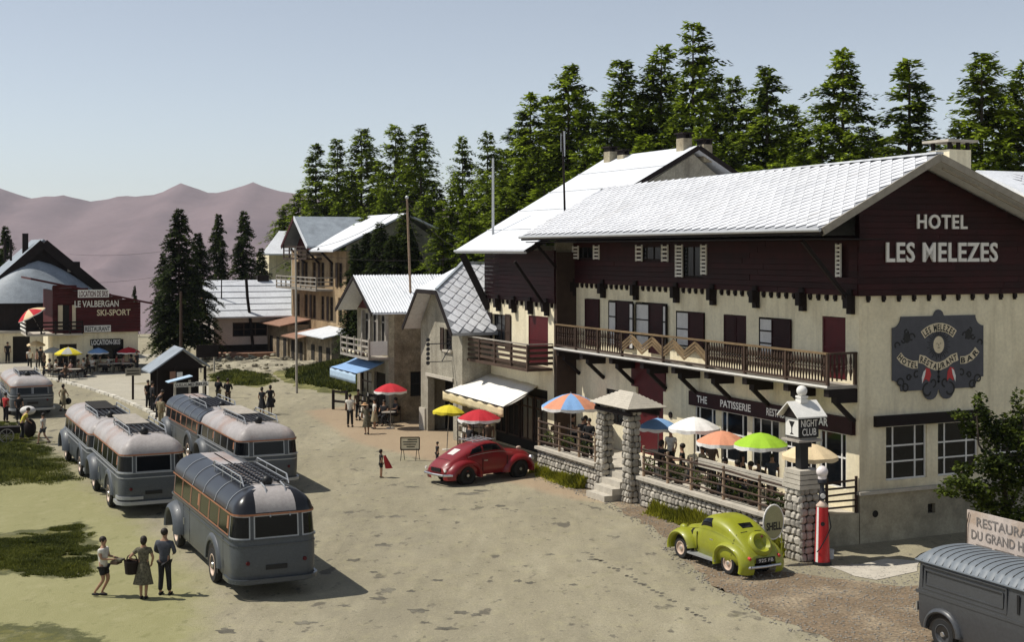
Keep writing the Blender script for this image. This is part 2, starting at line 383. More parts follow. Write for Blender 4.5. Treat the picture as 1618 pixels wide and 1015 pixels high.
for q in ((636,836,58,11),(606,862,42,7),(612,934,34,14),(598,947,44,6),(662,966,46,9),(730,969,34,7),(752,972,26,6),(818,919,20,6),(838,922,24,5),(742,781,60,6),(760,776,36,4),(700,806,26,4),(625,817,38,5),(356,998,40,11),(690,918,30,5),(650,935,20,5),(560,886,34,6),(868,877,22,5),(905,925,22,5),(790,800,24,4),(936,885,20,4),(545,958,30,6),(704,994,46,8),(672,985,24,6),(480,985,50,9),(650,770,30,4),(520,700,30,4),(560,735,24,4),(590,905,22,4),(845,850,26,4)): stain(*q)
rut = MB()
for k in range(46):                                  # broken wheel rut along the lower road
    t = k/46; x = 915 + t*210 + 3*math.sin(k*2.1); y = 868 + t*118 + 1.5*math.sin(k*1.3)
    if nz(k, 0, .35, 3) > -.2:
        w_r = 8 + 5*abs(nz(k,1,.9,4)); c_ = [G(x + w_r/2*math.cos(2*math.pi*q/9)*(.8+.4*nz(k,q,1,2)), y + 1.2*math.sin(2*math.pi*q/9)) for q in range(9)]
        rut.add([(p.x, p.y, .004) for p in c_], [tuple(range(9))])
setkind(rut.build('wheel_rut', M['stain']), 'stuff')
sheet('gravel_verge', [(862,760),(960,792),(1040,838),(1100,905),(1190,960),(1300,1012),(1500,1160),(2300,1100),(2000,900),(1380,880),(1285,888),(1250,868),(1100,820),(1000,792),(940,772),(850,748)], M['gravel'], .004, .28)
sheet('grass_verge', [(330,592),(372,585),(425,593),(440,604),(405,613),(365,608),(335,602)], M['verge'], .008, .3, .8)
M['pave'] = mat('pale_pavement', (.38,.35,.28), .95, .12, .6, .2, 8, col2=(.36,.33,.25), c2=(.5,.7))
M['kerbstone'] = mat('kerb_stone', (.5,.47,.4), .9, .15, 3, .4, 12, rand=.2)
# kerb along the square of the far restaurant: single stones
kp = [(-120,588),(0,591),(85,601),(140,615),(190,632),(235,652),(262,672)]
KP = [G(a, b) for a, b in kp]
sheet('pavement', [(-120,588),(0,591),(85,601),(140,615),(190,632),(235,652),(262,666),(330,640),(330,612),(260,560),(-200,560)], M['pave'], .012, .0, 5)
kroot = put(None, 'kerb', loc=(0,0,0), kind='structure')
kb = MB().box((-.46,-.13,0), (.46,.13,.14)).mesh('kerb_stone', M['kerbstone'])
for a, b in zip(KP[:-1], KP[1:]):
    d = b - a; n = max(1, int(d.length/1.0)); an = math.atan2(d.y, d.x)
    for i in range(n):
        p = a + d*((i+.5)/n); put(kb, 'kerb_stone', kroot, (p.x, p.y, random.uniform(-.015,.01)), an + random.uniform(-.02,.02))

# ---------------------------------------------------------------- wall, window helpers in grid planes
def pb(mb, pl, c, a0, a1, z0, z1, d0, d1, m=0):
    if pl == 'x': mb.box((c+d0, a0, z0), (c+d1, a1, z1), m)
    else: mb.box((a0, c+d0, z0), (a1, c+d1, z1), m)
def wall(mb, pl, c, t, a0, a1, z0, z1, holes=(), m=0):
    A = sorted(set([a0, a1] + [h for H_ in holes for h in H_[:2] if a0 < h < a1])); Z = sorted(set([z0, z1] + [h for H_ in holes for h in H_[2:4] if z0 < h < z1]))
    for i in range(len(A)-1):
        run = None
        for j in range(len(Z)-1):
            ca, cz = (A[i]+A[i+1])/2, (Z[j]+Z[j+1])/2
            hole = any(h[0] < ca < h[1] and h[2] < cz < h[3] for h in holes)
            if hole:
                if run is not None: pb(mb, pl, c, A[i], A[i+1], run, Z[j], 0, t, m); run = None
            elif run is None: run = Z[j]
        if run is not None: pb(mb, pl, c, A[i], A[i+1], run, Z[-1], 0, t, m)
def window(par, pl, c, a0, a1, z0, z1, mul=(.5,), tr=(.6,), fm='white', bar=.05, d=.08, pane=True, glass='pane', sill=False, name='window'):
    mb = MB(); pb(mb, pl, c, a0, a0+bar, z0, z1, d-.03, d+.04); pb(mb, pl, c, a1-bar, a1, z0, z1, d-.03, d+.04)
    pb(mb, pl, c, a0+bar, a1-bar, z0, z0+bar, d-.03, d+.04); pb(mb, pl, c, a0+bar, a1-bar, z1-bar, z1, d-.03, d+.04)
    A = [a0+bar] + [a0 + (a1-a0)*q for q in mul] + [a1-bar]
    for q in A[1:-1]: pb(mb, pl, c, q-bar/2, q+bar/2, z0+bar, z1-bar, d-.02, d+.035)
    for q in tr:
        z = z0 + (z1-z0)*q
        for x0, x1 in zip(A[:-1], A[1:]): pb(mb, pl, c, x0+bar/2, x1-bar/2, z-bar/2, z+bar/2, d-.015, d+.03)
    wd = mb.build(name, M[fm], par)
    if pane:
        for x0, x1 in zip(A[:-1], A[1:]):
            q = MB(); pb(q, pl, c, x0, x1, z0+bar, z1-bar, d+.006, d+.02); q.build('pane', M[glass], wd)
    if sill:
        q = MB(); pb(q, pl, c, a0-.08, a1+.08, z0-.09, z0, -.08, d-.03); q.build('sill', M['concrete'], wd)
    return wd
def leaf(par, pl, c, a0, a1, z0, z1, n=3, d=-.06, fm='dark', glass='curtain', name='window_leaf'):
    """an opened casement leaf with n pale panes, folded flat against the wall"""
    mb = MB(); b = .05
    pb(mb, pl, c, a0, a0+b, z0, z1, d-.02, d+.02); pb(mb, pl, c, a1-b, a1, z0, z1, d-.02, d+.02)
    for k in range(n+1):
        z = z0 + (z1-z0-b)*k/n; pb(mb, pl, c, a0+b, a1-b, z, z+b, d-.018, d+.018)
    o = mb.build(name, M[fm], par)
    for k in range(n):
        z = z0 + (z1-z0-b)*k/n; q = MB(); pb(q, pl, c, a0+b, a1-b, z+b, z0 + (z1-z0-b)*(k+1)/n, d-.005, d+.005); q.build('pane', M[glass], o)
    return o
def shutter(par, pl, c, a0, a1, z0, z1, m='boards', d=-.07, name='shutter', louv=6):
    mb = MB(); b = .06
    pb(mb, pl, c, a0, a0+b, z0, z1, d-.02, d+.025); pb(mb, pl, c, a1-b, a1, z0, z1, d-.02, d+.025)
    pb(mb, pl, c, a0+b, a1-b, z0, z0+b, d-.02, d+.025); pb(mb, pl, c, a0+b, a1-b, z1-b, z1, d-.02, d+.025)
    zm = (z0+z1)/2; pb(mb, pl, c, a0+b, a1-b, zm-.03, zm+.03, d-.018, d+.022)
    pb(mb, pl, c, a0+b, a1-b, z0+b, zm-.03, d, d+.015); pb(mb, pl, c, a0+b, a1-b, zm+.03, z1-b, d, d+.015)
    return mb.build(name, M[m], par)
def diamond_tiles(mb, O, ea, eb, la, lb, size, clip=None, th=.012):
    """diamond tiles laid on a slope: O corner, ea unit along the eave, eb unit up the slope, lengths la, lb"""
    n = ea.cross(eb).normalized()
    if n.z < 0: n = -n
    h = size/2; j = 0; b = 0.0; g = .955
    while b < lb + h:
        off = 0 if j % 2 == 0 else h; a = off
        while a < la + h:
            if h*.3 < a < la - h*.3 and h*.3 < b < lb - h*.3 and (clip is None or clip(a, b)):
                lo = O + ea*a + eb*(b-h*g) + n*(.03+th); le = O + ea*(a-h*g) + eb*b + n*.02; ri = O + ea*(a+h*g) + eb*b + n*.02; up = O + ea*a + eb*(b+h*g) + n*.012
                dn = n*th
                mb.add([lo, ri, up, le, lo-dn, ri-dn, le-dn], [(0,1,2,3),(0,4,5,1),(0,3,6,4)])
            a += size
        b += h; j += 1

# ================================================================ HOTEL
GF, DT = TH, .0
hotel = thing('hotel_building', 'large chalet hotel with white slate roof, dark boarded upper floor and beige plaster below', 'hotel', C0, TH)
ZB = 7.58                                       # underside of the boarding
U1, V1 = 18.5, 9.6
o_ = lambda px, py, v=0: onv(px, v, py)
def fx(px, v=0): return onv(px, v)
add_layer(M['tile'], (.42,.38,.33), noise_mask(M['tile'], .9, .56, .8, (.5, 1.6, .5), 6, .7, 61), .5)
add_layer(M['plaster'], (.36,.30,.20), noise_mask(M['plaster'], 2.2, .50, .78, (1, 1, .09), 5, .6, 3), .55)
add_layer(M['plaster_grey'], (.15,.13,.10), noise_mask(M['plaster_grey'], 2.0, .52, .75, (1, 1, .1), 5, .6, 5), .6)
# openings of the long facade
zf = 4.95
ups = [(926,948,'door'),(961,1001,'win'),(1004,1055,'win'),(1068,1114,'low'),(1144,1179,'low'),(1199,1251,'low'),(1299,1336,'door')]
holes = []
for a, b, k in ups:
    u0, u1 = fx(b), fx(a); z1 = 6.95 if k != 'low' else 6.72
    holes.append((u0, u1, zf if k == 'door' else (5.1 if k == 'win' else 5.4), z1))
holes[-1] = (holes[-1][0], holes[-1][1], zf, 6.9)
gw = [(1098,1131),(1139,1181),(1188,1231),(1240,1290),(1295,1337)]
gh = [(fx(b), fx(a), 1.55, 3.3) for a, b in gw]
dh = (fx(1048), fx(1005), 1.0, 3.6)
ah = [(fx(990), fx(958), 1.9, 3.3)]
mb = MB(); wall(mb, 'x', 0, .3, .0, U1, 0, ZB, holes + gh + [dh] + ah)
front = mb.build('front_wall', M['plaster'], hotel)
g0, g1 = onu(1400, 0), onu(1465, 0); g2, g3 = onu(1482, 0), onu(1546, 0); g4, g5 = onu(1570, 0), onu(1640, 0)
zw0, zw1 = 1.85, 3.55
mb = MB(); wall(mb, 'y', 0, .3, .3, V1, 1.6, ZB, [(g0, g1, zw0, zw1), (g2, g3, zw0, zw1), (g4, g5, zw0, zw1)])
mb.build('gable_wall', M['plaster'], hotel)
mb = MB(); hx = onu(1472, -.05); wall(mb, 'y', -.05, .35, -.02, V1, 0, 1.5, [(hx-.15, hx+.15, .72, 1.02)])
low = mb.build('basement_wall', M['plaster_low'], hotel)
MB().box((-.1,-.16,1.5), (V1,.02,1.6)).build('ledge', M['concrete'], hotel)
q = MB(); hx2 = onu(1383, -.05); q.cyl((hx2, -.06, .88), (hx2, .2, .88), .11, .11, 14); q.build('vent_hole', M['interior'], hotel)
MB().box((hx-.15, .1, .72), (hx+.15, .14, 1.02)).build('grating', M['interior'], hotel)
# dark rooms behind the openings, back and side walls
MB().box((.5, .5, .5), (V1, U1-.2, ZB)).build('interior', M['interior'], hotel)
MB().box((.02, U1, 0), (V1, U1+.25, 7.4)).build('side_wall', M['plaster'], hotel)
# upper windows, leaves and shutters
zt, zl = 6.93, 6.70
shutter(hotel, 'x', 0, fx(948), fx(926), 5.0, zt, 'boards', -.05)
leaf(hotel, 'x', 0, fx(973), fx(961), 5.05, 6.9, 3, .02); shutter(hotel, 'x', 0, fx(1001), fx(975), 5.05, zt); leaf(hotel, 'x', 0, fx(1004.5)-.02, fx(998), 5.05, 6.9, 3, -.12)
leaf(hotel, 'x', 0, fx(1025), fx(1004), 5.0, 6.9, 3, .02); shutter(hotel, 'x', 0, fx(1051), fx(1028), 5.0, zt); leaf(hotel, 'x', 0, fx(1057), fx(1051), 5.0, 6.9, 3, -.12)
leaf(hotel, 'x', 0, fx(1088), fx(1068), 5.4, zl, 2, .02); shutter(hotel, 'x', 0, fx(1114), fx(1090), 5.35, zl)
shutter(hotel, 'x', 0, fx(1161.5), fx(1144), 5.38, zl, 'boards', .0); shutter(hotel, 'x', 0, fx(1179), fx(1162), 5.38, zl, 'boards', .0)
leaf(hotel, 'x', 0, fx(1220), fx(1199), 5.4, zl, 3, .02); shutter(hotel, 'x', 0, fx(1252), fx(1222), 5.35, zl)
shutter(hotel, 'x', 0, fx(1336), fx(1300), zf+.02, 6.88, 'red', .03, name='door')
for a, b in ((1068,1118),(1144,1182),(1198,1255)):
    MB().box((-.14, fx(b), 5.27), (0, fx(a), 5.34)).build('sill', M['dark'], hotel)
# boarding: single planks, two or three lengths to a row
rz = .19
top_f = 9.35
x0b = -.09
rows = int((top_f - ZB)/rz)
wnd = [(fx(944), fx(916), 8.62, 9.15), (fx(1052), fx(1017), 8.6, 9.15), (fx(1114), fx(1081), 8.0, 9.15), (fx(1345), fx(1330), 8.1, 9.12)]
def clip_row(a0, a1, z, hs):
    seg = [(a0, a1)]
    for h in hs:
        if h[2] - .02 < z < h[3] + .02:
            ns = []
            for s in seg:
                if h[1] <= s[0] or h[0] >= s[1]: ns.append(s)
                else:
                    if s[0] < h[0]: ns.append((s[0], h[0]))
                    if h[1] < s[1]: ns.append((h[1], s[1]))
            seg = ns
    return seg
for k in range(rows):
    z = ZB + k*rz
    for s0, s1 in clip_row(-.02, U1+.1, z + rz/2, wnd):
        cuts = [s0]
        while s1 - cuts[-1] > 7: cuts.append(cuts[-1] + random.uniform(4, 6))
        cuts.append(s1)
        for a, b in zip(cuts[:-1], cuts[1:]):
            if b - a > .05: MB().box((x0b + random.uniform(-.01,.008), a+.004, z+.006), (0, b-.004, z+rz-.004)).build('plank', M['boards'], hotel)
MB().box((0,.05,ZB), (.25,U1,top_f+.1)).build('upper_wall', M['boards'], hotel)
for a0, a1, z0, z1 in wnd[:3]:
    window(hotel, 'x', -.05, a0, a1, z0, z1, (.5,), (), 'dark', .05, .03)
# small slatted shutters standing open beside the attic windows, sunlight painted on as white
def lit_slat_shutter(px0, px1, z0, z1, d=-.13):
    a0, a1 = fx(px1), fx(px0); mb = MB()
    pb(mb, 'x', 0, a0, a0+.03, z0, z1, d-.03, d+.03); pb(mb, 'x', 0, a1-.03, a1, z0, z1, d-.03, d+.03)
    o = mb.build('shutter', M['white'], hotel)
    n = int((z1-z0)/.13)
    for k in range(n):
        z = z0 + (z1-z0)*(k+.15)/n; q = MB(); pb(q, 'x', 0, a0+.03, a1-.03, z, z+.075, d-.02, d+.02); q.build('slat', M['white'], o)
for a, b, z0, z1 in ((909,918,8.6,9.18),(942,951,8.6,9.2),(1009,1019,8.55,9.2),(1050,1060,8.55,9.2),(1072,1083,7.98,9.2),(1112,1121,8.1,9.2),(1326,1334,8.15,9.2)):
    lit_slat_shutter(a, b, z0, z1)
# little teeth under the boarding, corbels and struts that carry the eaves
tooth = MB().box((-.11,-.05,-.13),(0,.05,.0)).box((-.09,-.03,-.19),(0,.03,-.13)).mesh('dentil', M['dark'])
u = .25
while u < U1: put(tooth, 'dentil', hotel, (0, u, ZB)); u += .42
v = .3
while v < V1: put(tooth, 'dentil', hotel, (v, 0, ZB), R(90)); v += .6
NO_STRUT = set()
def bracket(par, x, u, zlow, out, ztop, m='dark'):
    mb = MB(); mb.box((x-.16,u-.11,zlow),(x,u+.11,zlow+.75)); mb.box((x-.3,u-.11,zlow+.18),(x-.16,u+.11,zlow+.6))
    o = mb.build('eave_bracket', M[m], par)
    if u in NO_STRUT: return
    q = MB(); q.bar((x-.22,u,zlow+.5),(x-out,u,ztop),.09,.12); q.build('strut', M[m], o)
NO_STRUT |= {fx(p)+.0 for p in (956,1008,1072,1130,1198,1272)} | {20.9, 22.6, 24.3}
for px in (909,956,1008,1072,1130,1198,1272,1348): bracket(hotel, -.02, fx(px)+.0, 7.02, 1.9, 9.28)
# gable boarding, clipped under the rakes
En = onu(1300, -1.2, 360); Rn = onu(1485, -1.2, 243); Rr = onu(1615, -1.2, 312)
sl_l = (Rn[1]-En[1])/(Rn[0]-En[0]); sl_r = (Rr[1]-Rn[1])/(Rr[0]-Rn[0])
V2 = 10.2; Er = (V2, Rn[1] + sl_r*(V2-Rn[0]))
def roof_z(v): return Rn[1] + (sl_l*(v-Rn[0]) if v < Rn[0] else sl_r*(v-Rn[0]))
def rake_v(z): return (Rn[0] - (Rn[1]-z)/sl_l, Rn[0] + (z-Rn[1])/sl_r)
k = 0; z = ZB
while z < Rn[1] - .4:
    a, b = rake_v(z + rz + .22); a = max(a, -.08); b = min(b, V1)
    cuts = [a]
    while b - cuts[-1] > 5: cuts.append(cuts[-1] + random.uniform(2.5, 4))
    cuts.append(b)
    for s0, s1 in zip(cuts[:-1], cuts[1:]):
        if s1 - s0 > .05: MB().box((s0+.003, -.1 + random.uniform(-.01,.008), z+.005), (s1-.003, 0, z+rz-.004)).build('plank', M['boards'], hotel)
    z += rz
mb = MB(); mb.prism([(0.0,.01,ZB),(V1,.01,ZB),(V1,.01,roof_z(V1)-.2),(Rn[0],.01,Rn[1]-.2),(0.0,.01,roof_z(0)-.2)], (0,.2,0)); mb.build('gable_backing', M['boards'], hotel)
# lettering on the gable
def onu_text(px0, px1, py0, py1, st, u, m, par, bold=.05, depth=.03, name='lettering', sp=1.0):
    v0, zt_ = onu(px0, u, py0); v1_, zb_ = onu(px1, u, py0); zb = onu((px0+px1)/2, u, py1)[1]; ztt = onu((px0+px1)/2, u, py0)[1]
    mb = MB(); mb.text(st, ((v0+v1_)/2, u, zb), (1,0,0), (0,0,1), ztt-zb, width=v1_-v0, bold=bold, depth=0, spacing=sp)
    n = len(mb.v); fs = list(mb.f); vs = [(x, y+depth, z) for x, y, z in mb.v]
    mb.add(vs, [tuple(reversed(f)) for f in fs])
    # sides of the letters
    cnt = {}
    for f in fs:
        for a, b in zip(f, f[1:]+f[:1]):
            cnt[(a, b)] = 1
    for (a, b) in list(cnt):
        if (b, a) not in cnt: mb.f.append((b, a, a+n, b+n)); mb.m.append(0)
    return mb.build(name, M[m], par)
onu_text(1450, 1529, 339, 361, 'HOTEL', -.17, 'white', hotel, .03, .05, sp=1.15)
onu_text(1401, 1577, 383, 413, 'LES MELEZES', -.17, 'white', hotel, .03, .05, sp=1.1)
# roof: slab of each slope, tiles laid on it, boards under the rakes
Ef = (En[0], onv(824, En[0])); Rf = (Rn[0], onv(950, Rn[0]))
ef_z = onv(824, En[0], 373)[1]; rf_z = onv(950, Rn[0], 299)[1]
TE, TR_ = Vector((En[0], -1.2, En[1])), Vector((Rn[0], -1.2, Rn[1]))
TEf, TRf = Vector((En[0], Ef[1], ef_z)), Vector((Rn[0], Rf[1], rf_z))
TQ, TQf = Vector((V2, -1.2, Er[1])), Vector((V2, Rf[1], Er[1] + rf_z - Rn[1]))
def slab(mb, pts, t=.14):
    mb.add([p for p in pts] + [p - Vector((0,0,t)) for p in pts], [(0,1,2,3),(7,6,5,4),(0,4,5,1),(1,5,6,2),(2,6,7,3),(3,7,4,0)])
M['barge'] = mat('grey_bargeboard', (.30,.27,.22), .8, .2, 3)
roof = slab(mb := MB(), [TE, TR_, TRf, TEf]) or mb.build('roof', M['underroof'], hotel)
mb = MB(); slab(mb, [TR_, TQ, TQf, TRf]); mb.build('roof', M['roofw'], hotel)
ea = (TEf-TE).normalized(); la = (TEf-TE).length; w_ = TR_-TE; eb = (w_ - ea*w_.dot(ea)).normalized(); lb = w_.dot(eb)
mb = MB(); diamond_tiles(mb, TE, ea, eb, la+.3, lb, .52); setkind(mb.build('roof_tiles', M['tile'], hotel), 'stuff')
w2 = TQ-TR_; eb2 = w2.normalized()
mb = MB(); diamond_tiles(mb, TR_, (TRf-TR_).normalized(), eb2, (TRf-TR_).length, w2.length, .52); setkind(mb.build('roof_tiles', M['tile'], hotel), 'stuff')
mb = MB(); mb.bar(TR_+Vector((0,0,.03)), TRf+Vector((0,0,.03)), .3, .06); mb.build('ridge_cap', M['roofw'], hotel)
for a, b in ((TE, TR_), (TR_, TQ)):
    mb = MB(); dn = Vector((0,-.02,-.1)); mb.bar(a+dn, b+dn, .05, .22); mb.build('bargeboard', M['barge'], hotel)
    mb = MB(); dn = Vector((0,.25,-.3)); mb.bar(a+dn+(b-a)*.04, b+dn, .04, .06); mb.build('bargeboard', M['barge'], hotel)
mb = MB(); mb.bar(TE+Vector((.0,0,-.1)), TEf+Vector((.0,0,-.1)), .05, .2); mb.build('fascia', M['dark'], hotel)
mb = MB(); mb.tube([TE+Vector((-.1,0,-.06)), TEf+Vector((-.1,0,-.06))], .06, 8); mb.build('gutter', M['galv'], hotel)
mb = MB(); mb.box((En[0]+.1,-1.05,En[1]-.34),(0.1,Ef[1]-.2,En[1]-.3)); mb.build('soffit', M['dark'], hotel)
# chimney
cv, cu = onu(1505, 1.8), 1.8
mb = MB(); mb.box((cv-.32,cu-.2,10.9),(cv+.62,cu+.75,12.35)); ch = mb.build('chimney', M['plaster'], hotel)
for a, b in ((cv-.28,cu-.16),(cv+.5,cu-.16),(cv-.28,cu+.62),(cv+.5,cu+.62),(cv+.1,cu-.16)):
    MB().box((a,b,12.35),(a+.1,b+.1,12.6)).build('chimney_leg', M['dark'], ch)
MB().box((cv-.5,cu-.35,12.6),(cv+.8,cu+.9,12.68)).build('chimney_cap', M['concrete'], ch)
# cross wing roof behind, to the right
mb = MB(); zr = 12.25
A = Vector((onu(1543, 9), 9, zr)); B = Vector((A.x+9, 9, zr)); Cc = Vector((A.x+9, 4.0, 9.9)); D = Vector((A.x+.9, 4.0, 9.9))
slab(mb, [D, Cc, B, A]); mb.build('cross_roof', M['roofw'], hotel); mb = MB(); mb.box((min(A.x+.4, V1-.4), 4.4, 0), (A.x+8.6, 9, 9.85)); mb.prism([(A.x+8.6,4.4,9.85),(A.x+8.6,9,9.85),(A.x+8.6,9,12.0)], (-.25,0,0)); mb.prism([(A.x+1.2,4.4,9.85),(A.x+1.2,9,9.85),(A.x+1.2,9,12.0)], (.25,0,0)); mb.build('cross_wing_wall', M['plaster'], hotel); mb = MB(); slab(mb, [B, A, Vector((A.x, 14, 9.9)), Vector((A.x+9, 14, 9.9))]); mb.box((A.x+1.2, 9, 0), (A.x+8.6, 13.4, 9.85)); mb.build('cross_wing_back', M['roofw'], hotel)
eb3 = (B-Cc).normalized(); mb = MB(); diamond_tiles(mb, D, Vector((1,0,0)), eb3, 8, (B-Cc).length, .52, lambda a, b: a > .2*b-.5); setkind(mb.build('roof_tiles', M['tile'], hotel), 'stuff')
# balcony
bo = -1.1; ub0, ub1 = .08, 18.3; zfl = 4.86
balc = MB().box((bo-.06, ub0, zfl-.1), (0, ub1, zfl)).build('balcony', M['grey_wood'], hotel)
MB().box((bo-.09, ub0-.03, zfl-.05), (bo-.06, ub1, zfl+.01)).build('balcony_lit_edge', M['white'], balc)  # white strip stands for sunlight along the rim of the balcony floor
zr1 = zfl + .95
post_px = [878,910,945,983,1048,1117,1177,1242,1310]
pu = [onv(p, bo) for p in post_px]; pu[-1] = ub0+.05; pu[0] = ub1-.05
pm = MB().box((-.045,-.045,0),(.045,.045,.97)).mesh('post', M['brown'])
for u in pu: put(pm, 'post', hotel, (bo, u, zfl))
put(pm, 'post', hotel, (-.06, ub0+.05, zfl))
for a, b in zip(pu[1:], pu[:-1]):
    MB().box((bo-.06, a, zr1), (bo+.06, b, zr1+.06)).build('handrail', M['ochre'], hotel)
    MB().box((bo-.03, a+.045, zfl+.08), (bo+.03, b-.045, zfl+.14)).build('bottom_rail', M['brown'], hotel)
MB().box((bo+.06, ub0, zr1), (0, ub0+.1, zr1+.06)).build('handrail', M['brown'], hotel)
bal = MB().lathe([(.028,0),(.028,.1),(.045,.2),(.05,.3),(.025,.38),(.045,.42),(.025,.46),(.05,.55),(.042,.66),(.025,.74),(.025,.8)], 6).mesh('baluster', M['brown'])
for i, (a, b) in enumerate(zip(pu[1:], pu[:-1])):
    if post_px[i+1] in (1048, 1117):           # zigzag boards
        n = 2; Lh = (b-a)/(2*n)
        for k in range(2*n):
            y0, y1 = a + Lh*k, a + Lh*(k+1); up = k % 2 == 0
            for s in range(3):
                zz = zfl + .2 + s*.13
                p, q = ((y0, zz), (y1, zz+.38)) if up else ((y0, zz+.38), (y1, zz))
                mb = MB(); mb.prism([(bo-.03,p[0],p[1]),(bo-.03,q[0],q[1]),(bo-.03,q[0],q[1]+.09),(bo-.03,p[0],p[1]+.09)], (.03,0,0)); mb.build('zigzag_board', M['ochre'], hotel)
    else:
        st = .19 if post_px[i+1] in (910,945,983) else .145
        n = max(2, int((b-a)/st))
        for k in range(1, n): put(bal, 'baluster', hotel, (bo, a + (b-a)*k/n, zfl+.14))
for k in range(1, 6): put(bal, 'baluster', hotel, (bo + 1.05*k/6, ub0+.05, zfl+.14))
for px in (900,938,985,1035,1085,1138,1199,1265,1330):
    u = onv(px, -.5); mb = MB(); mb.box((bo+.02,u-.13,zfl-.34),(0,u+.13,zfl-.12)); mb.box((bo+.3,u-.13,zfl-.54),(0,u+.13,zfl-.34)); jo = mb.build('balcony_joist', M['dark'], hotel)
    q = MB(); q.bar((bo+.35,u,zfl-.5),(-.02,u,zfl-1.15),.13,.13); q.build('strut', M['dark'], jo)
# ground floor: lintel with the lettering, window bays, red doorway
ul0, ul1 = fx(1352), fx(1093)
MB().box((-.14, ul0, 3.3), (0, ul1, 3.82)).build('lintel', M['boards'], hotel)
def onv_text(px0, px1, z0, z1, st, v, m, par, bold=.03):
    u0, u1 = onv(px1, v), onv(px0, v)
    mb = MB(); mb.text(st, (v, (u0+u1)/2, z0), (0,-1,0), (0,0,1), z1-z0, width=u1-u0, bold=bold, depth=0)
    return mb.build('lettering', M[m], par)
for st, a, b in (('THE',1101,1117),('PATISSERIE',1138,1186),('RESTAURANT',1211,1262),('BAR',1288,1308)):
    onv_text(a, b, 3.45, 3.7, st, -.15, 'white', hotel, .03)
for i, h in enumerate(gh):
    window(hotel, 'x', 0, h[0], h[1], h[2], h[3], (.2,.8) if i != 2 else (.3,.7), (.55,), 'white', .055, .06)
    if i in (2, 4): MB().box((.15, h[0]+.1, h[3]-.5), (.17, h[1]-.1, h[3]-.05)).build('curtain', M['curtain'], hotel)
window(hotel, 'x', 0, *ah[0], (.5,), (.5,), 'dark', .06, .06)
MB().box((.1, dh[0], 1.0), (.15, dh[1], 3.6)).build('door', M['red'], hotel)
MB().box((-.05, dh[0]-.2, 3.6), (0, dh[1]+.3, 4.7)).build('door_panel', M['red'], hotel)
MB().cyl((-.04, fx(1060), 2.75), (0, fx(1060), 2.75), .12, .12, 14).build('round_plaque', M['dark'], hotel)
for (a, b) in ((g0,g1),(g2,g3),(g4,g5)):
    window(hotel, 'y', 0, a, b, zw0, zw1, (.2,.74), (.33,.62), 'white', .05, .1, sill=False)
MB().box((onu(1385,-.14), -.14, zw1), (onu(1562,-.14), 0, zw1+.33)).build('lintel', M['dark'], hotel)
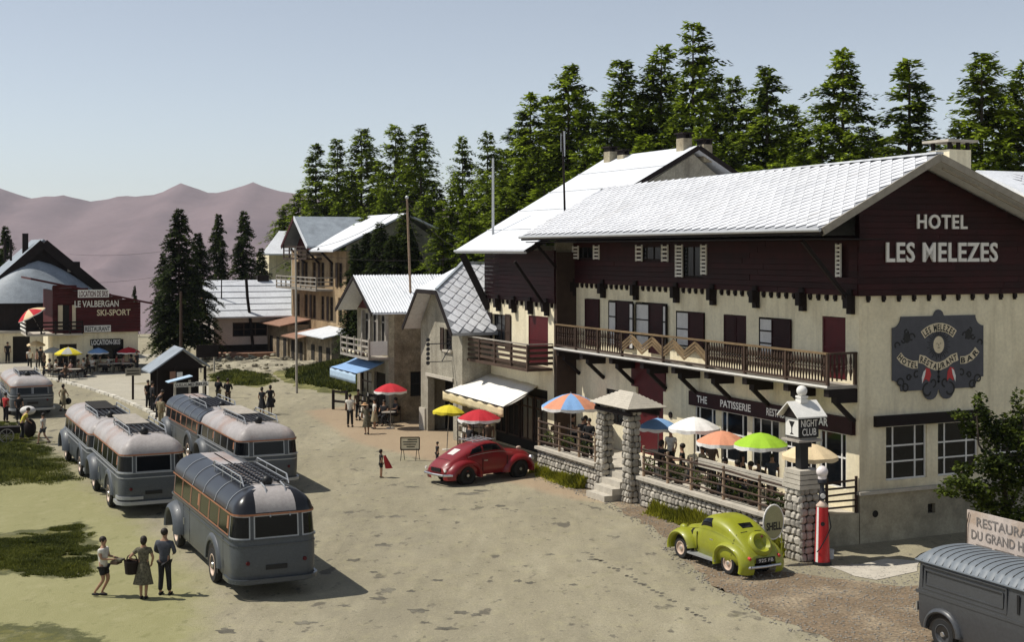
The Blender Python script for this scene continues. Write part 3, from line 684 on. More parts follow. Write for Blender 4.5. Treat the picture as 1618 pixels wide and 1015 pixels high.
# painted shield on the gable
def shield():
    c = onu(1481.5, -.05); s0, s1 = onu(1410, -.05), onu(1554, -.05); cx = (s0+s1)/2; W = (s1-s0)/2
    zt_, zb_ = zat(500, 42.6), zat(617, 42.6); zc = (zt_+zb_)/2; Hh = (zt_-zb_)/2; y = -.02
    px2m = (s1-s0)/144.0
    out = []
    def arc(cx_, cz, r, a0, a1, n=8): return [(cx_ + r*math.cos(R(a0+(a1-a0)*i/n)), cz + r*math.sin(R(a0+(a1-a0)*i/n))) for i in range(n+1)]
    r = .34
    out += arc(cx+W, zc+Hh, r, 180, 270)[0:]          # right top notch
    out += arc(cx+W, zc-Hh, r, 90, 180)
    out += [(cx+.62, zc-Hh)] + arc(cx+.33, zc-Hh-.02, .3, 0, -180, 8) + arc(cx-.33, zc-Hh-.02, .3, 0, -180, 8) + [(cx-.64, zc-Hh)]
    out += arc(cx-W, zc-Hh, r, 0, 90); out += arc(cx-W, zc+Hh, r, 270, 360)
    out += [(cx-.22, zc+Hh)] + arc(cx, zc+Hh+.0, .2, 170, 10, 6) + [(cx+.22, zc+Hh)]
    M['shield'] = mat('shield_paint', (.085,.085,.095), .8, .12, 3); M['shield_line'] = mat('shield_line', (.02,.02,.025), .8, .1, 3)
    mb = MB(); mb.prism([(a, y, b) for a, b in out], (0, -.03, 0)); sh = mb.build('painted_shield', M['shield'], hotel)
    yy = y - .036
    def ribbon(pts, w, m=M['cream'], name='ribbon', yy=yy):
        mb = MB()
        L = [Vector((a, yy, b)) for a, b in pts]
        for i, p in enumerate(L):
            t = (L[min(i+1, len(L)-1)] - L[max(i-1, 0)]).normalized(); n = Vector((-t.z, 0, t.x)); mb.v += [tuple(p + n*w/2), tuple(p - n*w/2)]
        for i in range(len(L)-1): mb.f.append((2*i, 2*i+1, 2*i+3, 2*i+2)); mb.m.append(0)
        return mb.build(name, m, sh)
    def letters(st, pts, h, wch):
        # glyph by glyph along a curve
        L = [Vector((a, 0, b)) for a, b in pts]; seg = [0]
        for a, b in zip(L[:-1], L[1:]): seg.append(seg[-1] + (b-a).length)
        wd = [text_geo(c, .05)[2] if c != ' ' else .5 for c in st]; tot = sum(wd) + .22*(len(st)-1); k = seg[-1]*.94/tot
        s = seg[-1]*.03; mb = MB()
        for c, wc in zip(st, wd):
            sc_ = s + wc*k/2; s += (wc + .22)*k
            if c == ' ': continue
            i = max(j for j in range(len(seg)-1) if seg[j] <= sc_); t = (L[i+1]-L[i]).normalized(); p = L[i] + t*(sc_-seg[i]); n = Vector((-t.z, 0, t.x))
            mb.text(c, (p.x - n.x*h/2, yy-.004, p.z - n.z*h/2), t, n, h, width=wc*k, bold=.05, depth=0)
        return mb.build('lettering', M['black'], sh)
    top = arc(cx, zc-.02, .92, 132, 48, 12); top = [(cx + (a-cx)*1.06, b+.0) for a, b in top]
    dz = zat(517, 42.6) - max(b for a, b in top); top = [(a, b+dz-.02) for a, b in top]
    ribbon(top, .27); letters('LES MELEZES', top, .2, .1)
    def P(px, py): return (onu(px, -.05), zat(py, 42.6))
    b1 = [P(*p) for p in ((1420,560),(1426,568),(1434,573),(1442,576),(1450,576))]; ribbon(b1, .24); letters('HOTEL', b1, .17, .1)
    b2 = [P(*p) for p in ((1452,567),(1460,569),(1469,576),(1478,580),(1486,580),(1495,576),(1504,569),(1513,566))]; ribbon(b2, .26); letters('RESTAURANT', b2, .18, .1)
    b3 = [P(*p) for p in ((1517,572),(1525,572),(1534,568),(1540,562),(1544,556))]; ribbon(b3, .24); letters('BAR', b3, .17, .1)
    for a, b in ((1403+18,1413+15),): pass
    sx, sz = P(1483, 546)
    mb = MB()
    for i in range(32):
        a = 2*math.pi*i/32; r0, r1 = .28, (.48 if i % 2 else .4); d = Vector((math.cos(a), 0, math.sin(a))); mb.bar(Vector((sx, yy, sz)) + d*r0, Vector((sx, yy, sz)) + d*r1, .018, .01, up=(0,1,0))
    mb.build('sun_rays', M['black'], sh)
    mb = MB(); mb.add([(sx + .22*math.cos(2*math.pi*i/24), yy-.002, sz + .27*math.sin(2*math.pi*i/24)) for i in range(24)], [tuple(range(24))]); mb.build('sun_face', M['cream'], sh)
    mb = MB()
    for dx in (-.07, .07): mb.box((sx+dx-.025, yy-.008, sz+.03), (sx+dx+.025, yy-.004, sz+.05))
    mb.box((sx-.01, yy-.008, sz-.04), (sx+.01, yy-.004, sz+.03)); mb.box((sx-.05, yy-.008, sz-.1), (sx+.05, yy-.004, sz-.08)); mb.build('sun_features', M['black'], sh)
    # dark scrolls and two red and white crests
    mb = MB()
    def scroll_into(mb, c, r, a0, a1, w=.035):
        n = 12; pts = [(c[0] + r*(1-.5*i/n)*math.cos(R(a0+(a1-a0)*i/n)), yy, c[1] + r*(1-.5*i/n)*math.sin(R(a0+(a1-a0)*i/n))) for i in range(n+1)]
        for p, q in zip(pts[:-1], pts[1:]): mb.bar(p, q, w, .008, up=(0,1,0))
    mb.build('scroll_line', M['black'], sh) if mb.v else None
    for px, py, r, a0, a1 in ((1440,533,.14,0,300),(1433,525,.1,90,420),(1428,537,.09,180,500),(1526,533,.14,180,-120),(1532,525,.1,90,-240),(1537,535,.09,0,-320),
                              (1422,603,.16,-60,300),(1430,612,.14,120,-240),(1436,596,.1,0,400),(1545,603,.16,240,-120),(1536,612,.14,60,420),(1531,596,.1,180,-220),
                              (1466,618,.24,90,340),(1500,618,.24,90,-160),(1474,606,.14,-90,180),(1493,606,.14,270,0),(1448,592,.12,60,330),(1519,592,.12,120,-150),(1417,545,.12,0,240),(1549,545,.12,180,-60)):
        mb = MB(); scroll_into(mb, P(px, py), r, a0, a1, .05); mb.build('scroll', M['black'], sh)
    mb = MB(); c_ = P(1483, 596); mb.bar((c_[0], yy, c_[1]+.25), (c_[0], yy, c_[1]-.2), .05, .008, up=(0,1,0))
    for dz in (.15, -.02, -.16): mb.ball((c_[0], yy, c_[1]+dz), .05, 8, 4)
    mb.build('stem_ornament', M['black'], sh)
    for a, b in ((1433,533),(1530,531)):
        mb = MB(); p = P(a, b); mb.add([(p[0] + (.13+.02*(i%2))*math.cos(2*math.pi*i/12), yy-.001, p[1] + .17*math.sin(2*math.pi*i/12)) for i in range(12)], [tuple(range(12))])
        mb.build('dark_blot', M['black'], sh)
    M['crest_red'] = mat('crest_red', (.5,.05,.05), .7, .1, 3)
    for a, sgn in ((1464, 1), (1502, -1)):
        x, z = P(a, 594); mb = MB()
        mb.add([(x-.17, yy-.003, z-.22), (x-.05, yy-.003, z-.1), (x+.1, yy-.003, z-.2), (x+.18, yy-.003, z+.02), (x+.12, yy-.003, z+.2), (x-.03, yy-.003, z+.24), (x-.13, yy-.003, z+.1)], [tuple(range(7))]); mb.build('red_crest', M['crest_red'], sh)
        mb = MB(); mb.add([(x-.19*sgn, yy-.006, z-.25), (x-.08*sgn, yy-.006, z-.02), (x-.03*sgn, yy-.006, z+.2), (x-.13*sgn, yy-.006, z+.13), (x-.2*sgn, yy-.006, z-.05)], [tuple(range(5)) if sgn > 0 else (4,3,2,1,0)]); mb.build('white_crest', M['white'], sh)
shield()
# ================================================================ TERRACE of the hotel
terr = thing('terrace', 'raised stone fronted terrace with pale coping and log rails along the hotel', 'terrace', C0, TH)
VT = -3.0; CZ = 1.08
ue0, ue1 = fx(985, VT), fx(962, VT)            # step opening between the two tall pillars
uend = 16.2
MB().box((VT+.3, .02, 0), (-.02, uend, .93)).build('floor', M['concrete'], terr)
mb = MB(); mb.box((VT+.04, -.5, 0), (VT+.3, onv(1012, VT), CZ-.12)); mb.build('wall', M['mortar'], terr)
mb = MB(); mb.box((VT+.04, onv(942, VT), 0), (VT+.3, uend, CZ-.12)); mb.build('wall', M['mortar'], terr)
MB().box((VT+.3, -.04, 0), (-.05, .02, .95)).build('end_wall', M['plaster_low'], terr)
for a, b in ((-.5, onv(1010, VT)), (onv(944, VT), uend)):
    u = a
    while u < b - .05:
        l = min(1.35, b-u); MB().box((VT-.14, u, CZ-.11), (VT+.36, u+l-.012, CZ)).build('coping', M['concrete'], terr); u += l
# wall stones
def stone_mesh(k):
    bm = bmesh.new(); bmesh.ops.create_cube(bm, size=1); bmesh.ops.bevel(bm, geom=bm.edges[:], offset=.24, segments=1, affect='EDGES')
    rr = random.Random(k)
    for v in bm.verts: v.co += Vector([rr.uniform(-.07,.07) for _ in range(3)])
    me = bpy.data.meshes.new('stone'); bm.to_mesh(me); bm.free(); me.materials.append(M['stone']); return me
STN = [stone_mesh(k) for k in range(6)]
def stones(par, a0, a1, z0, z1, place, w=.2, h=.17, lim=999, name='stone'):
    z = z0; n = 0
    while z < z1 - .05:
        hh = h*random.uniform(.85, 1.2); a = a0 - random.uniform(0, .1)
        while a < a1:
            ww = w*random.uniform(.7, 1.35)
            if a + ww > a0 + .05 and a < a1-.04:
                c0, c1 = max(a, a0-.02), min(a+ww, a1+.02)
                loc, ax = place((c0+c1)/2, z+hh/2)
                o = put(random.choice(STN), name, par, loc, (random.uniform(-.08,.08), random.uniform(-.08,.08), ax + random.uniform(-.1,.1)), ((.16), (c1-c0)*.93, hh*.93)); n += 1
            a += ww
        z += hh
    return n
for a, b, nm in ((-.45, onv(1012, VT), 1), (onv(942, VT), uend-.05, 2)):
    stones(terr, a, b, .02, CZ-.14, lambda s, z: ((VT+.05, s, z), 0), .26, .2)
# low end rails towards the pump, log posts and rails on the coping
def rails(name, label, pts, zb, n=3, hgt=1.0, pm='log', rm='brown', top=None):
    r = thing(name, label, 'railing', C0, TH)
    P = [Vector(p) for p in pts]
    for i, p in enumerate(P):
        MB().cyl((p.x, p.y, zb), (p.x, p.y, zb+hgt+.07), .055, .045, 8).build('post', M[pm], r)
    for a, b in zip(P[:-1], P[1:]):
        for k in range(n):
            z = zb + hgt*(.2 + .74*k/(n-1)); j = random.uniform(-.03,.03)
            MB().cyl((a.x-.03, a.y, z+j), (b.x-.03, b.y, z-j), .035 if k < n-1 else .045, .035, 6).build('rail', M[rm], r)
    return r
us = [onv(p, VT) for p in (1014, 1052, 1089, 1140, 1197, 1246)]
rails('log_railing', 'log railing on the terrace wall right of the entrance steps', [(VT+.08, u) for u in us], CZ, 4)
us = [onv(p, VT) for p in (849, 881, 912, 938)]
rails('log_railing', 'log railing on the terrace wall left of the entrance, behind the red car', [(VT+.08, u) for u in us], CZ, 4, 1.05)
rails('log_railing', 'short dark log railing closing the terrace end behind the fuel pump', [(VT+.5, .05), (-1.2, .05), (-.08, .05)], .95, 5, 1.05, 'brown', 'brown')
# flat topped inner rail seen as a pale plank under the parasols
r = thing('plank_screen', 'pale plank rail running behind the parasols on the terrace', 'railing', C0, TH)
u0, u1 = onv(1262, VT+.35), onv(1105, VT+.35)
u0 = max(u0, -.3)
for k in range(3): MB().box((VT+.3, u0, 1.86+k*.1), (VT+.36+.02*k, u1, 1.94+k*.1)).build('plank', M['concrete'], r)
for q in range(5):
    u = u0 + (u1-u0)*(q+.3)/5; MB().box((VT+.36, u, .93), (VT+.42, u+.07, 1.86)).build('post', M['brown'], r)
# stone pillars
def pillar(label, uc, w, z1, vc=VT+.15, grp='rough stone pillars of the hotel terrace'):
    p = thing('stone_pillar', label, 'pillar', L2W(vc, uc), TH)
    MB().box((-w/2+.04, -w/2+.04, 0), (w/2-.04, w/2-.04, z1)).build('core', M['mortar'], p)
    h = w/2
    stones(p, -h, h, 0, z1, lambda s, z: ((-h+.03, s, z), 0), .24, .22)
    stones(p, -h, h, 0, z1, lambda s, z: ((s, -h+.03, z), R(90)), .24, .22)
    return p
p1 = pillar('tall stone pillar left of the entrance steps under the small slatted canopy', onv(956, VT+.15), .46, 3.35)
p2 = pillar('tall stone pillar right of the entrance steps under the small slatted canopy', onv(998, VT+.15), .46, 3.35)
p3 = pillar('stone pillar with layered white cap under the night club lantern', -1.0+.05, .68, 2.1)
for k in range(4): MB().box((-.42+.015*k, -.42+.015*k, 2.1+k*.14), (.42-.015*k, .42-.015*k, 2.1+k*.14+.12)).build('cap', M['concrete'], p3)
# steps
st = thing('entrance_steps', 'pale stone steps rising between the two tall pillars', 'steps', C0, TH)
sa, sb = onv(985, VT)+.05, onv(960, VT)-.1
for k in range(4): MB().box((VT-.75+k*.32, sa-.0, 0), (VT+.35, sb+.35, .22*(k+1)+.004*k)).build('step', M['concrete'], st)
# canopy over the entrance
cp = thing('entrance_canopy', 'small hipped canopy of pale slats on two stone pillars at the hotel entrance', 'canopy', L2W(VT+.15, (onv(952, VT)+onv(998, VT))/2), TH)
hw, hl, z0, z1 = .5, 1.4, 3.38, 3.85
cs = [Vector((-hw,-hl,z0)), Vector((hw+.6,-hl,z0)), Vector((hw+.6,hl,z0)), Vector((-hw,hl,z0))]; ap = [Vector((.3,-.45,z1)), Vector((.3,.45,z1))]
MB().add(cs + ap, [(0,1,4),(1,2,5,4),(2,3,5),(3,0,4,5),(3,2,1,0)]).build('roof_deck', M['dark'], cp)
up = Vector((0,0,.03))
for k in range(8):
    t0 = k/8; 
    for (A_, B_, A2, B2) in ((cs[3], cs[0], ap[1], ap[0]), (cs[0], cs[1], ap[0], ap[0])):
        a = A_.lerp(A2, t0) + up; b = B_.lerp(B2, t0) + up; a2 = A_.lerp(A2, t0+.078) + up*1.8; b2 = B_.lerp(B2, t0+.078) + up*1.8
        mb = MB(); mb.add([a, b, b2, a2, a-up*.8, b-up*.8, b2-up, a2-up], [(0,1,2,3),(4,5,1,0),(7,6,5,4),(2,6,7,3)]); mb.build('slat', M['concrete'], cp)
for y in (-hl+.3, hl-.3): MB().box((-hw+.1, y-.06, z0-.14), (hw+.5, y+.06, z0)).build('beam', M['dark'], cp)
for x in (-hw+.2, hw+.3): MB().box((x-.06, -hl+.1, z0-.26), (x+.06, hl-.1, z0-.14)).build('beam', M['dark'], cp)

# lantern sign
ln = thing('lantern_sign', 'roofed lantern sign reading NIGHT CLUB on the stone pillar', 'sign', L2W(VT+.12, -.95, 2.66), TH)
MB().box((-.13,-.13,0), (.13,.13,.7)).box((-.2,-.2,.62),(.2,.2,.8)).build('post', M['black'], ln)
MB().box((-.34,-.34,.92), (.34,.34,1.5)).build('box', M['black'], ln)
MB().box((-.42,-.42,.8), (.42,.42,.86)).box((-.3,-.3,.86),(.3,.3,.92)).build('tray', M['grey_wood'], ln)
pn = MB().box((-.355,-.3,.95), (-.34,.3,1.47)).build('white_panel', M['white'], ln)
mb = MB(); mb.add([(-.36,.14,1.38),(-.36,-.14,1.38),(-.36,-.02,1.2),(-.36,-.02,1.05),(-.36,-.1,1.0),(-.36,.1,1.0),(-.36,.02,1.05),(-.36,.02,1.2)], [(0,1,2,7),(7,2,3,6),(6,3,4,5)]); mb.build('goblet', M['black'], pn)
for st_, z, wd in (('NIGHT', 1.24, .58), ('CLUB', .99, .5)):
    mb = MB(); mb.text(st_, (0,-.35,z), (1,0,0), (0,0,1), .2, width=wd, bold=.02, depth=0); mb.build('lettering', M['white'], ln)
mb = MB(); mb.prism([(-.52,-.5,1.5),(.52,-.5,1.5),(.52,0,1.92),(-.52,0,1.92)], (0,0,.04)); mb.prism([(-.52,.5,1.5),(.52,.5,1.5),(.52,0,1.92),(-.52,0,1.92)], (0,0,.04)); mb.build('roof', M['white'], ln)
mb = MB(); mb.prism([(-.4,-.38,1.5),(-.4,.38,1.5),(-.4,0,1.85)], (.8,0,0)); mb.build('gable', M['dark'], ln)
mb = MB(); mb.box((-.13,-.13,1.9),(.13,.13,2.0)); mb.box((-.1,-.1,2.0),(.1,.1,2.04)); mb.box((-.13,-.13,2.04),(.13,.13,2.1)); mb.build('finial_base', M['white'], ln)
MB().ball((0,0,2.24), .16, 14, 8).build('finial_ball', M['white'], ln, smooth=True)

# ================================================================ ANNEX behind the hotel
an = thing('annex_building', 'tall annex with white roof and dark boarded upper floor, left of the hotel facade', 'building', C0, TH)
VA = -.93; UA0, UA1 = 18.78, 25.8; ZA = 6.7
doorA = (onv(866, VA), onv(835, VA), 3.97, 6.1); winA = (onv(800, VA), onv(779, VA), 4.5, 6.0)
mb = MB(); wall(mb, 'x', VA, .3, UA0, UA1, 0, ZA, [doorA, winA, (19.4, 25.2, 0.02, 2.9)]); mb.build('front_wall', M['plaster'], an)
MB().box((VA+.5, UA0, 0), (12, UA1-.3, 8.9)).build('interior', M['interior'], an)
MB().box((VA, 18.5, 0), (-.0, 18.78, 8.9)).build('side_wall', M['brown'], an)
MB().box((VA+.3, UA1-.25, 0), (12.5, UA1, 9.2)).build('side_wall', M['plaster'], an)
shutter(an, 'x', VA, doorA[0], doorA[1], doorA[2]+.02, doorA[3], 'red', .03, name='door')
window(an, 'x', VA, *winA, (.5,), (.5,), 'dark', .05, .1)
shutter(an, 'x', VA, winA[1]+.02, winA[1]+.5, 4.45, 6.05, 'dark', -.06); shutter(an, 'x', VA, winA[0]-.55, winA[0]-.02, 4.45, 6.05, 'brown', -.06)
z = ZA
while z < 8.85:
    MB().box((VA-.09+random.uniform(-.01,.01), 18.6, z+.005), (VA, UA1+.1, z+rz-.004)).build('plank', M['boards'], an); z += rz
for u in (19.3, 20.9, 22.6, 24.3):
    bracket(an, VA-.02, u, 6.15, 1.6, 8.5)
u = 18.9
while u < UA1: put(tooth, 'dentil', an, (VA, u, ZA)); u += .5
eA = onv(828, -2.2, 395)[1]; rA = Vector((6.05, 18.25, 13.66)); U2 = 26.6
E0, E1 = Vector((-2.2, 18.9, 9.0)), Vector((-2.2, U2, 9.0)); R0, R1 = Vector((6.05, 18.25, 13.66)), Vector((6.05, U2, 13.66))
mb = MB(); slab(mb, [E0, R0, R1, E1], .16); mb.build('roof', M['roofw'], an)
mb = MB(); slab(mb, [R0, Vector((14.3,18.25,9.0)), Vector((14.3,U2,9.0)), R1], .16); mb.build('roof', M['roofw'], an)
ebA = (R1-E1).normalized(); mb = MB()
n_row = 5
for k in range(1, n_row):                   # metal sheet joints across the slope
    a = E0.lerp(R0, k/n_row) + Vector((0,0,.02)); b = E1.lerp(R1, k/n_row) + Vector((0,0,.02)); MB().bar(a, b, .05, .03).build('sheet_joint', M['roofw'], an)
mb = MB(); mb.prism([(VA,18.7,8.6),(12.6,18.7,8.6),(6.05,18.7,13.3),(VA+.1,18.7,9.4)], (0,.2,0)); mb.build('gable_wall', M['plaster_grey'], an)
mb = MB(); mb.bar(E0+Vector((0,-.02,-.08)), R0+Vector((0,-.02,-.08)), .05, .2); mb.build('bargeboard', M['dark'], an)
mb = MB(); mb.bar(R0+Vector((0,-.02,-.08)), Vector((14.3,18.23,8.92)), .05, .2); mb.build('bargeboard', M['dark'], an)
mb = MB(); mb.tube([E0+Vector((-.06,0,-.06)), E1+Vector((-.06,0,-.06))], .06, 8); mb.build('gutter', M['galv'], an)
q = MB(); q.bar((-2.0, 26.3, 8.8), (VA, 25.6, 6.2), .22, .3); q.build('eave_strut', M['dark'], an)
for px, u, hh, ww in ((1081, 19.3, .45, .46), (1113, 18.9, .5, .46), (965, 25.6, .4, .46), (985, 24.6, .1, .36)):
    v = onu(px, u); zz = 13.66 - abs(v-6.05)*.565 - .3
    MB().box((v-ww/2, u-.3, zz), (v+ww/2, u+.3, zz+hh+.3)).build('chimney', M['plaster_old'], an)
    o = MB().box((v-ww/2-.08, u-.38, zz+hh+.5), (v+ww/2+.08, u+.38, zz+hh+.56)).build('chimney_cap', M['dark'], an)
    for s in (-1, 1): MB().box((v+s*ww*.35-.05, u-.3, zz+hh+.3), (v+s*ww*.35+.05, u+.3, zz+hh+.5)).build('cap_leg', M['dark'], o)
# balcony of the annex
zb = 3.93; bA = -2.1
MB().box((bA-.05, 18.9, zb-.12), (VA, UA1+1.0, zb)).build('balcony', M['brown'], an)
ps = [18.95, 20.6, 22.3, 24.0, 25.6, 26.75]
for u in ps: MB().box((bA-.05, u-.05, zb), (bA+.05, u+.05, zb+1.0)).build('post', M['brown'], an)
for a, b in zip(ps[:-1], ps[1:]):
    for k in range(4): MB().box((bA-.02, a+.05, zb+.14+k*.23), (bA+.02, b-.05, zb+.26+k*.23)).build('rail_board', M['brown'], an)
    MB().box((bA-.05, a, zb+1.0), (bA+.06, b, zb+1.05)).build('handrail', M['grey_wood'], an)
for k in range(4): MB().box((bA, 18.88, zb+.14+k*.23), (VA, 18.92, zb+.26+k*.23)).build('rail_board', M['brown'], an)
MB().bar((bA,18.9,zb+1.03),(VA,18.9,zb+1.03), .08, .05).build('handrail', M['grey_wood'], an)
# awning over the shop of the annex
M['canvas'] = mat('white_canvas', (.8,.77,.7), .9, .06, 1.5, .1, 10)
M['canvas_cream'] = mat('cream_canvas', (.62,.52,.32), .9, .08, 1.5, .1, 10)
aw = thing('awning', 'large white canvas awning with cream valance over the shop beside the red car', 'awning', C0, TH)
A0, A1, B0, B1 = Vector((VA,20.4,3.05)), Vector((VA,26.3,3.2)), Vector((-3.5,18.4,2.42)), Vector((-3.5,25.0,2.5))
def cloth(fn, n, m_, name, mt, par, th=.015):
    mb = MB(); mb.grid(fn, n, m_); o = mb.build(name, mt, par, smooth=True); md = o.modifiers.new('s', 'SOLIDIFY'); md.thickness = th; return o
cloth(lambda i, j: A0.lerp(A1, j/14).lerp(B0.lerp(B1, j/14), i/8) - Vector((0,0,.12*math.sin(math.pi*i/8) + .02*math.sin(j*1.9))), 9, 15, 'canopy', M['canvas'], aw)
cloth(lambda i, j: B0.lerp(B1, j/30) + Vector((-.03*math.sin(j*1.3), 0, -.02-.13*i - (.03*abs(math.sin(j*1.05)) if i == 3 else 0))), 4, 31, 'valance', M['canvas_cream'], aw)
MB().tube([B0, B1], .03, 6).build('front_bar', M['dark'], aw); MB().tube([A0-Vector((0,0,.1)), B0], .025, 6).build('side_arm', M['iron'], aw)
# shop front and display stand under it
MB().box((VA+.2, 19.4, 0), (VA+.3, 25.2, 2.9)).build('shop_front', M['interior'], an)
for k in range(4): window(an, 'x', VA, 19.6+k*1.4, 20.8+k*1.4, .5, 2.5, (.5,), (.75,), 'brown', .07, .1)

# ================================================================ HALF HIPPED HOUSE
hh_ = thing('garage_house', 'grey roughcast house with diamond tiled half hipped roof and open garage', 'house', L2W(-2.4, 25.35), TH)
WD = 5.3; zg = 5.35
MB_ = MB(); wall(MB_, 'x', 0, .35, 0, WD, 0, zg, [(1.1, 4.35, 0, 2.75), (1.25, 2.15, 4.2, 5.2)]); MB_.build('gable_wall', M['plaster_grey'], hh_)
mb = MB(); mb.prism([(0,0,zg),(0,WD,zg),(0,3.7,7.0),(0,1.6,7.0)], (.35,0,0)); mb.build('gable_top', M['plaster_grey'], hh_)
MB().box((.35,0,0),(9,.3,zg)).box((.35,WD-.3,0),(9,WD,zg)).build('side_wall', M['plaster_grey'], hh_)
MB().box((1.2,.3,0),(9,WD-.3,zg)).build('interior', M['interior'], hh_)
MB().box((-.08,1.0,2.75),(.0,4.5,2.9)).build('door_lintel', M['concrete'], hh_)
MB().box((-.08,WD-.7,0),(.02,WD+.06,1.1)).build('plinth', M['concrete'], hh_)
window(hh_, 'x', 0, 1.25, 2.15, 4.2, 5.2, (.5,), (.5,), 'dark', .06, .12)
shutter(hh_, 'x', 0, 2.2, 2.6, 4.15, 5.25, 'brown', -.05); MB().box((-.1,1.15,4.1),(.0,2.25,4.2)).build('sill', M['concrete'], hh_)
ov = -.75; ey0, ey1 = -.55, WD+.6; rzz = 8.35; yc = WD/2; zk = 7.1
eh = 5.15
P0, P1 = Vector((ov, ey0, eh)), Vector((9.5, ey0, eh)); Q1 = Vector((9.5, yc, rzz)); Q0 = Vector((1.2, yc, rzz)); t_ = (zk-eh)/(rzz-eh); K0 = Vector((ov, ey0+(yc-ey0)*t_, zk)); K1 = Vector((ov, ey1-(ey1-yc)*t_, zk))
Z1 = Vector((ov, ey1, eh)); Z2 = Vector((9.5, ey1, eh))
def poly_slab(mb, pts, t=.13):
    n = len(pts); mb.add([p for p in pts] + [p - Vector((0,0,t)) for p in pts], [tuple(range(n)), tuple(range(2*n-1, n-1, -1))] + [(i, (i+1)%n, n+(i+1)%n, n+i) for i in range(n)])
for pts, nm in (([P0, P1, Q1, Q0, K0], 'roof_slope'), ([K0, Q0, K1], 'roof'), ([K1, Q0, Q1, Z2, Z1], 'roof')):
    mb = MB(); poly_slab(mb, pts); mb.build('roof', M['underroof' if nm == 'roof_slope' else 'roofw'], hh_)
ebh = (Vector((0, yc, rzz)) - Vector((0, ey0, eh))); lbh = ebh.length; ebh.normalize()
mb = MB(); diamond_tiles(mb, P0, Vector((1,0,0)), ebh, 10.2, lbh, .62, lambda a, b: b < lbh*t_ or a > (b/lbh - t_)/(1-t_)*1.95, .02); setkind(mb.build('roof_tiles', M['tile'], hh_), 'stuff')
for a, b in ((P0, K0), (K0, K1), (K1, Z1)): MB().bar(a+Vector((-.02,0,-.12)), b+Vector((-.02,0,-.12)), .05, .2).build('bargeboard', M['dark'], hh_)
MB().bar(K0+Vector((0,0,.04)), Q0+Vector((0,0,.04)), .14, .06).build('hip_cap', M['roofg'], hh_); MB().bar(Q0+Vector((0,0,.04)), Q1+Vector((0,0,.04)), .14, .06).build('ridge_cap', M['roofg'], hh_)
# wrought iron hanging sign on its gable
ws = thing('iron_hanging_sign', 'wrought iron bracket with a hanging chain like emblem on the garage house gable', 'sign', L2W(-2.4, 25.35+2.05), TH)
MB().bar((0,-.6,4.6),(-.05,-.6,4.6),.05,.05).tube([(0,-.75,4.55),(-1.3,-.75,4.55)], .025).tube([(0,-.75,3.7),(-1.3,-.75,3.7)], .02).tube([(0,-.75,4.5),(-.5,-.75,3.7)], .02).build('bracket', M['iron'], ws)
for k in range(6):
    MB().ball((-1.2,-.75,4.75-k*.22), .1, 8, 5, sc_=(1,.4,1)).build('ring', M['iron'], ws)
pole_b = None

# ================================================================ HOUSE WITH BLUE AWNING
hb = thing('balcony_house', 'stone house with corrugated white roof, three tall windows and small balcony above blue awning', 'house', L2W(-3.0, 33.7), TH)
W4 = 5.1
mb = MB(); wall(mb, 'x', 0, .3, 0, W4, 3.4, 5.8, [(.25, 1.25, 3.5, 5.6), (1.55, 2.55, 3.5, 5.6), (2.85, 3.85, 3.5, 5.6)]); mb.build('upper_front_wall', M['plaster_old'], hb)
mb = MB(); wall(mb, 'x', 0, .3, 0, W4, 0, 3.4, [(.5, 2.3, 0, 2.5), (2.7, 4.6, .5, 2.4)]); mb.build('lower_front_wall', M['plaster_grey'], hb)
mb = MB(); wall(mb, 'y', 0, .3, .3, 9, 0, 5.8, [(1.2, 2.3, 1.3, 2.6)]); mb.build('side_wall', M['stonewall'], hb)
MB().box((.6,.5,0),(9,W4,5.7)).build('interior', M['interior'], hb)
mb = MB(); mb.prism([(.02,0,5.8),(.02,W4,5.8),(.02,W4/2,7.2)], (.25,0,0)); mb.build('gable', M['redboards'], hb)
for a in (.25, 1.55, 2.85): window(hb, 'x', 0, a, a+1.0, 3.5, 5.6, (.5,), (.8,), 'grey_wood', .07, .05)
for u in (.12, 1.4, 2.7, 3.95): MB().box((-.14, u-.09, 3.5), (0, u+.09, 5.7)).build('white_post', M['grey_wood'], hb)
window(hb, 'y', 0, 1.2, 2.3, 1.3, 2.6, (.5,), (.5,), 'dark', .06, .1)
window(hb, 'x', 0, 2.7, 4.6, .5, 2.4, (.5,), (.7,), 'brown', .07, .1); MB().box((.15,.5,0),(.2,2.3,2.5)).build('doorway', M['interior'], hb)
def corr(mb, O, ea, la, eb_vec, pitch=.16, amp=.035):
    n = int(la/pitch*4); nn = ea.cross(eb_vec).normalized()
    if nn.z < 0: nn = -nn
    b = len(mb.v)
    for i in range(n+1):
        p = O + ea*(la*i/n) + nn*(amp*math.sin(i*math.pi/2)); mb.v += [tuple(p), tuple(p + eb_vec)]
    for i in range(n): mb.f.append((b+2*i, b+2*i+2, b+2*i+3, b+2*i+1)); mb.m.append(0)
ZR = 7.6; ovx = -1.1; s1 = Vector((0, W4/2+.5, ZR-5.72))
mb = MB(); slab(mb, [Vector((ovx,-.5,5.72)), Vector((9,-.5,5.72)), Vector((9,W4/2,ZR)), Vector((ovx,W4/2,ZR))], .06); slab(mb, [Vector((ovx,W4/2,ZR)), Vector((9,W4/2,ZR)), Vector((9,W4+.5,5.72)), Vector((ovx,W4+.5,5.72))], .06); mb.build('roof', M['roofw'], hb)
mb = MB(); corr(mb, Vector((ovx,-.52,5.77)), Vector((1,0,0)), 10.1, s1); setkind(mb.build('corrugated_sheets', M['roofw'], hb, smooth=True), 'stuff')
for a, b in (((ovx,-.5,5.66),(ovx,W4/2,ZR-.06)), ((ovx,W4/2,ZR-.06),(ovx,W4+.5,5.66))): MB().bar(a, b, .05, .2).build('bargeboard', M['dark'], hb)
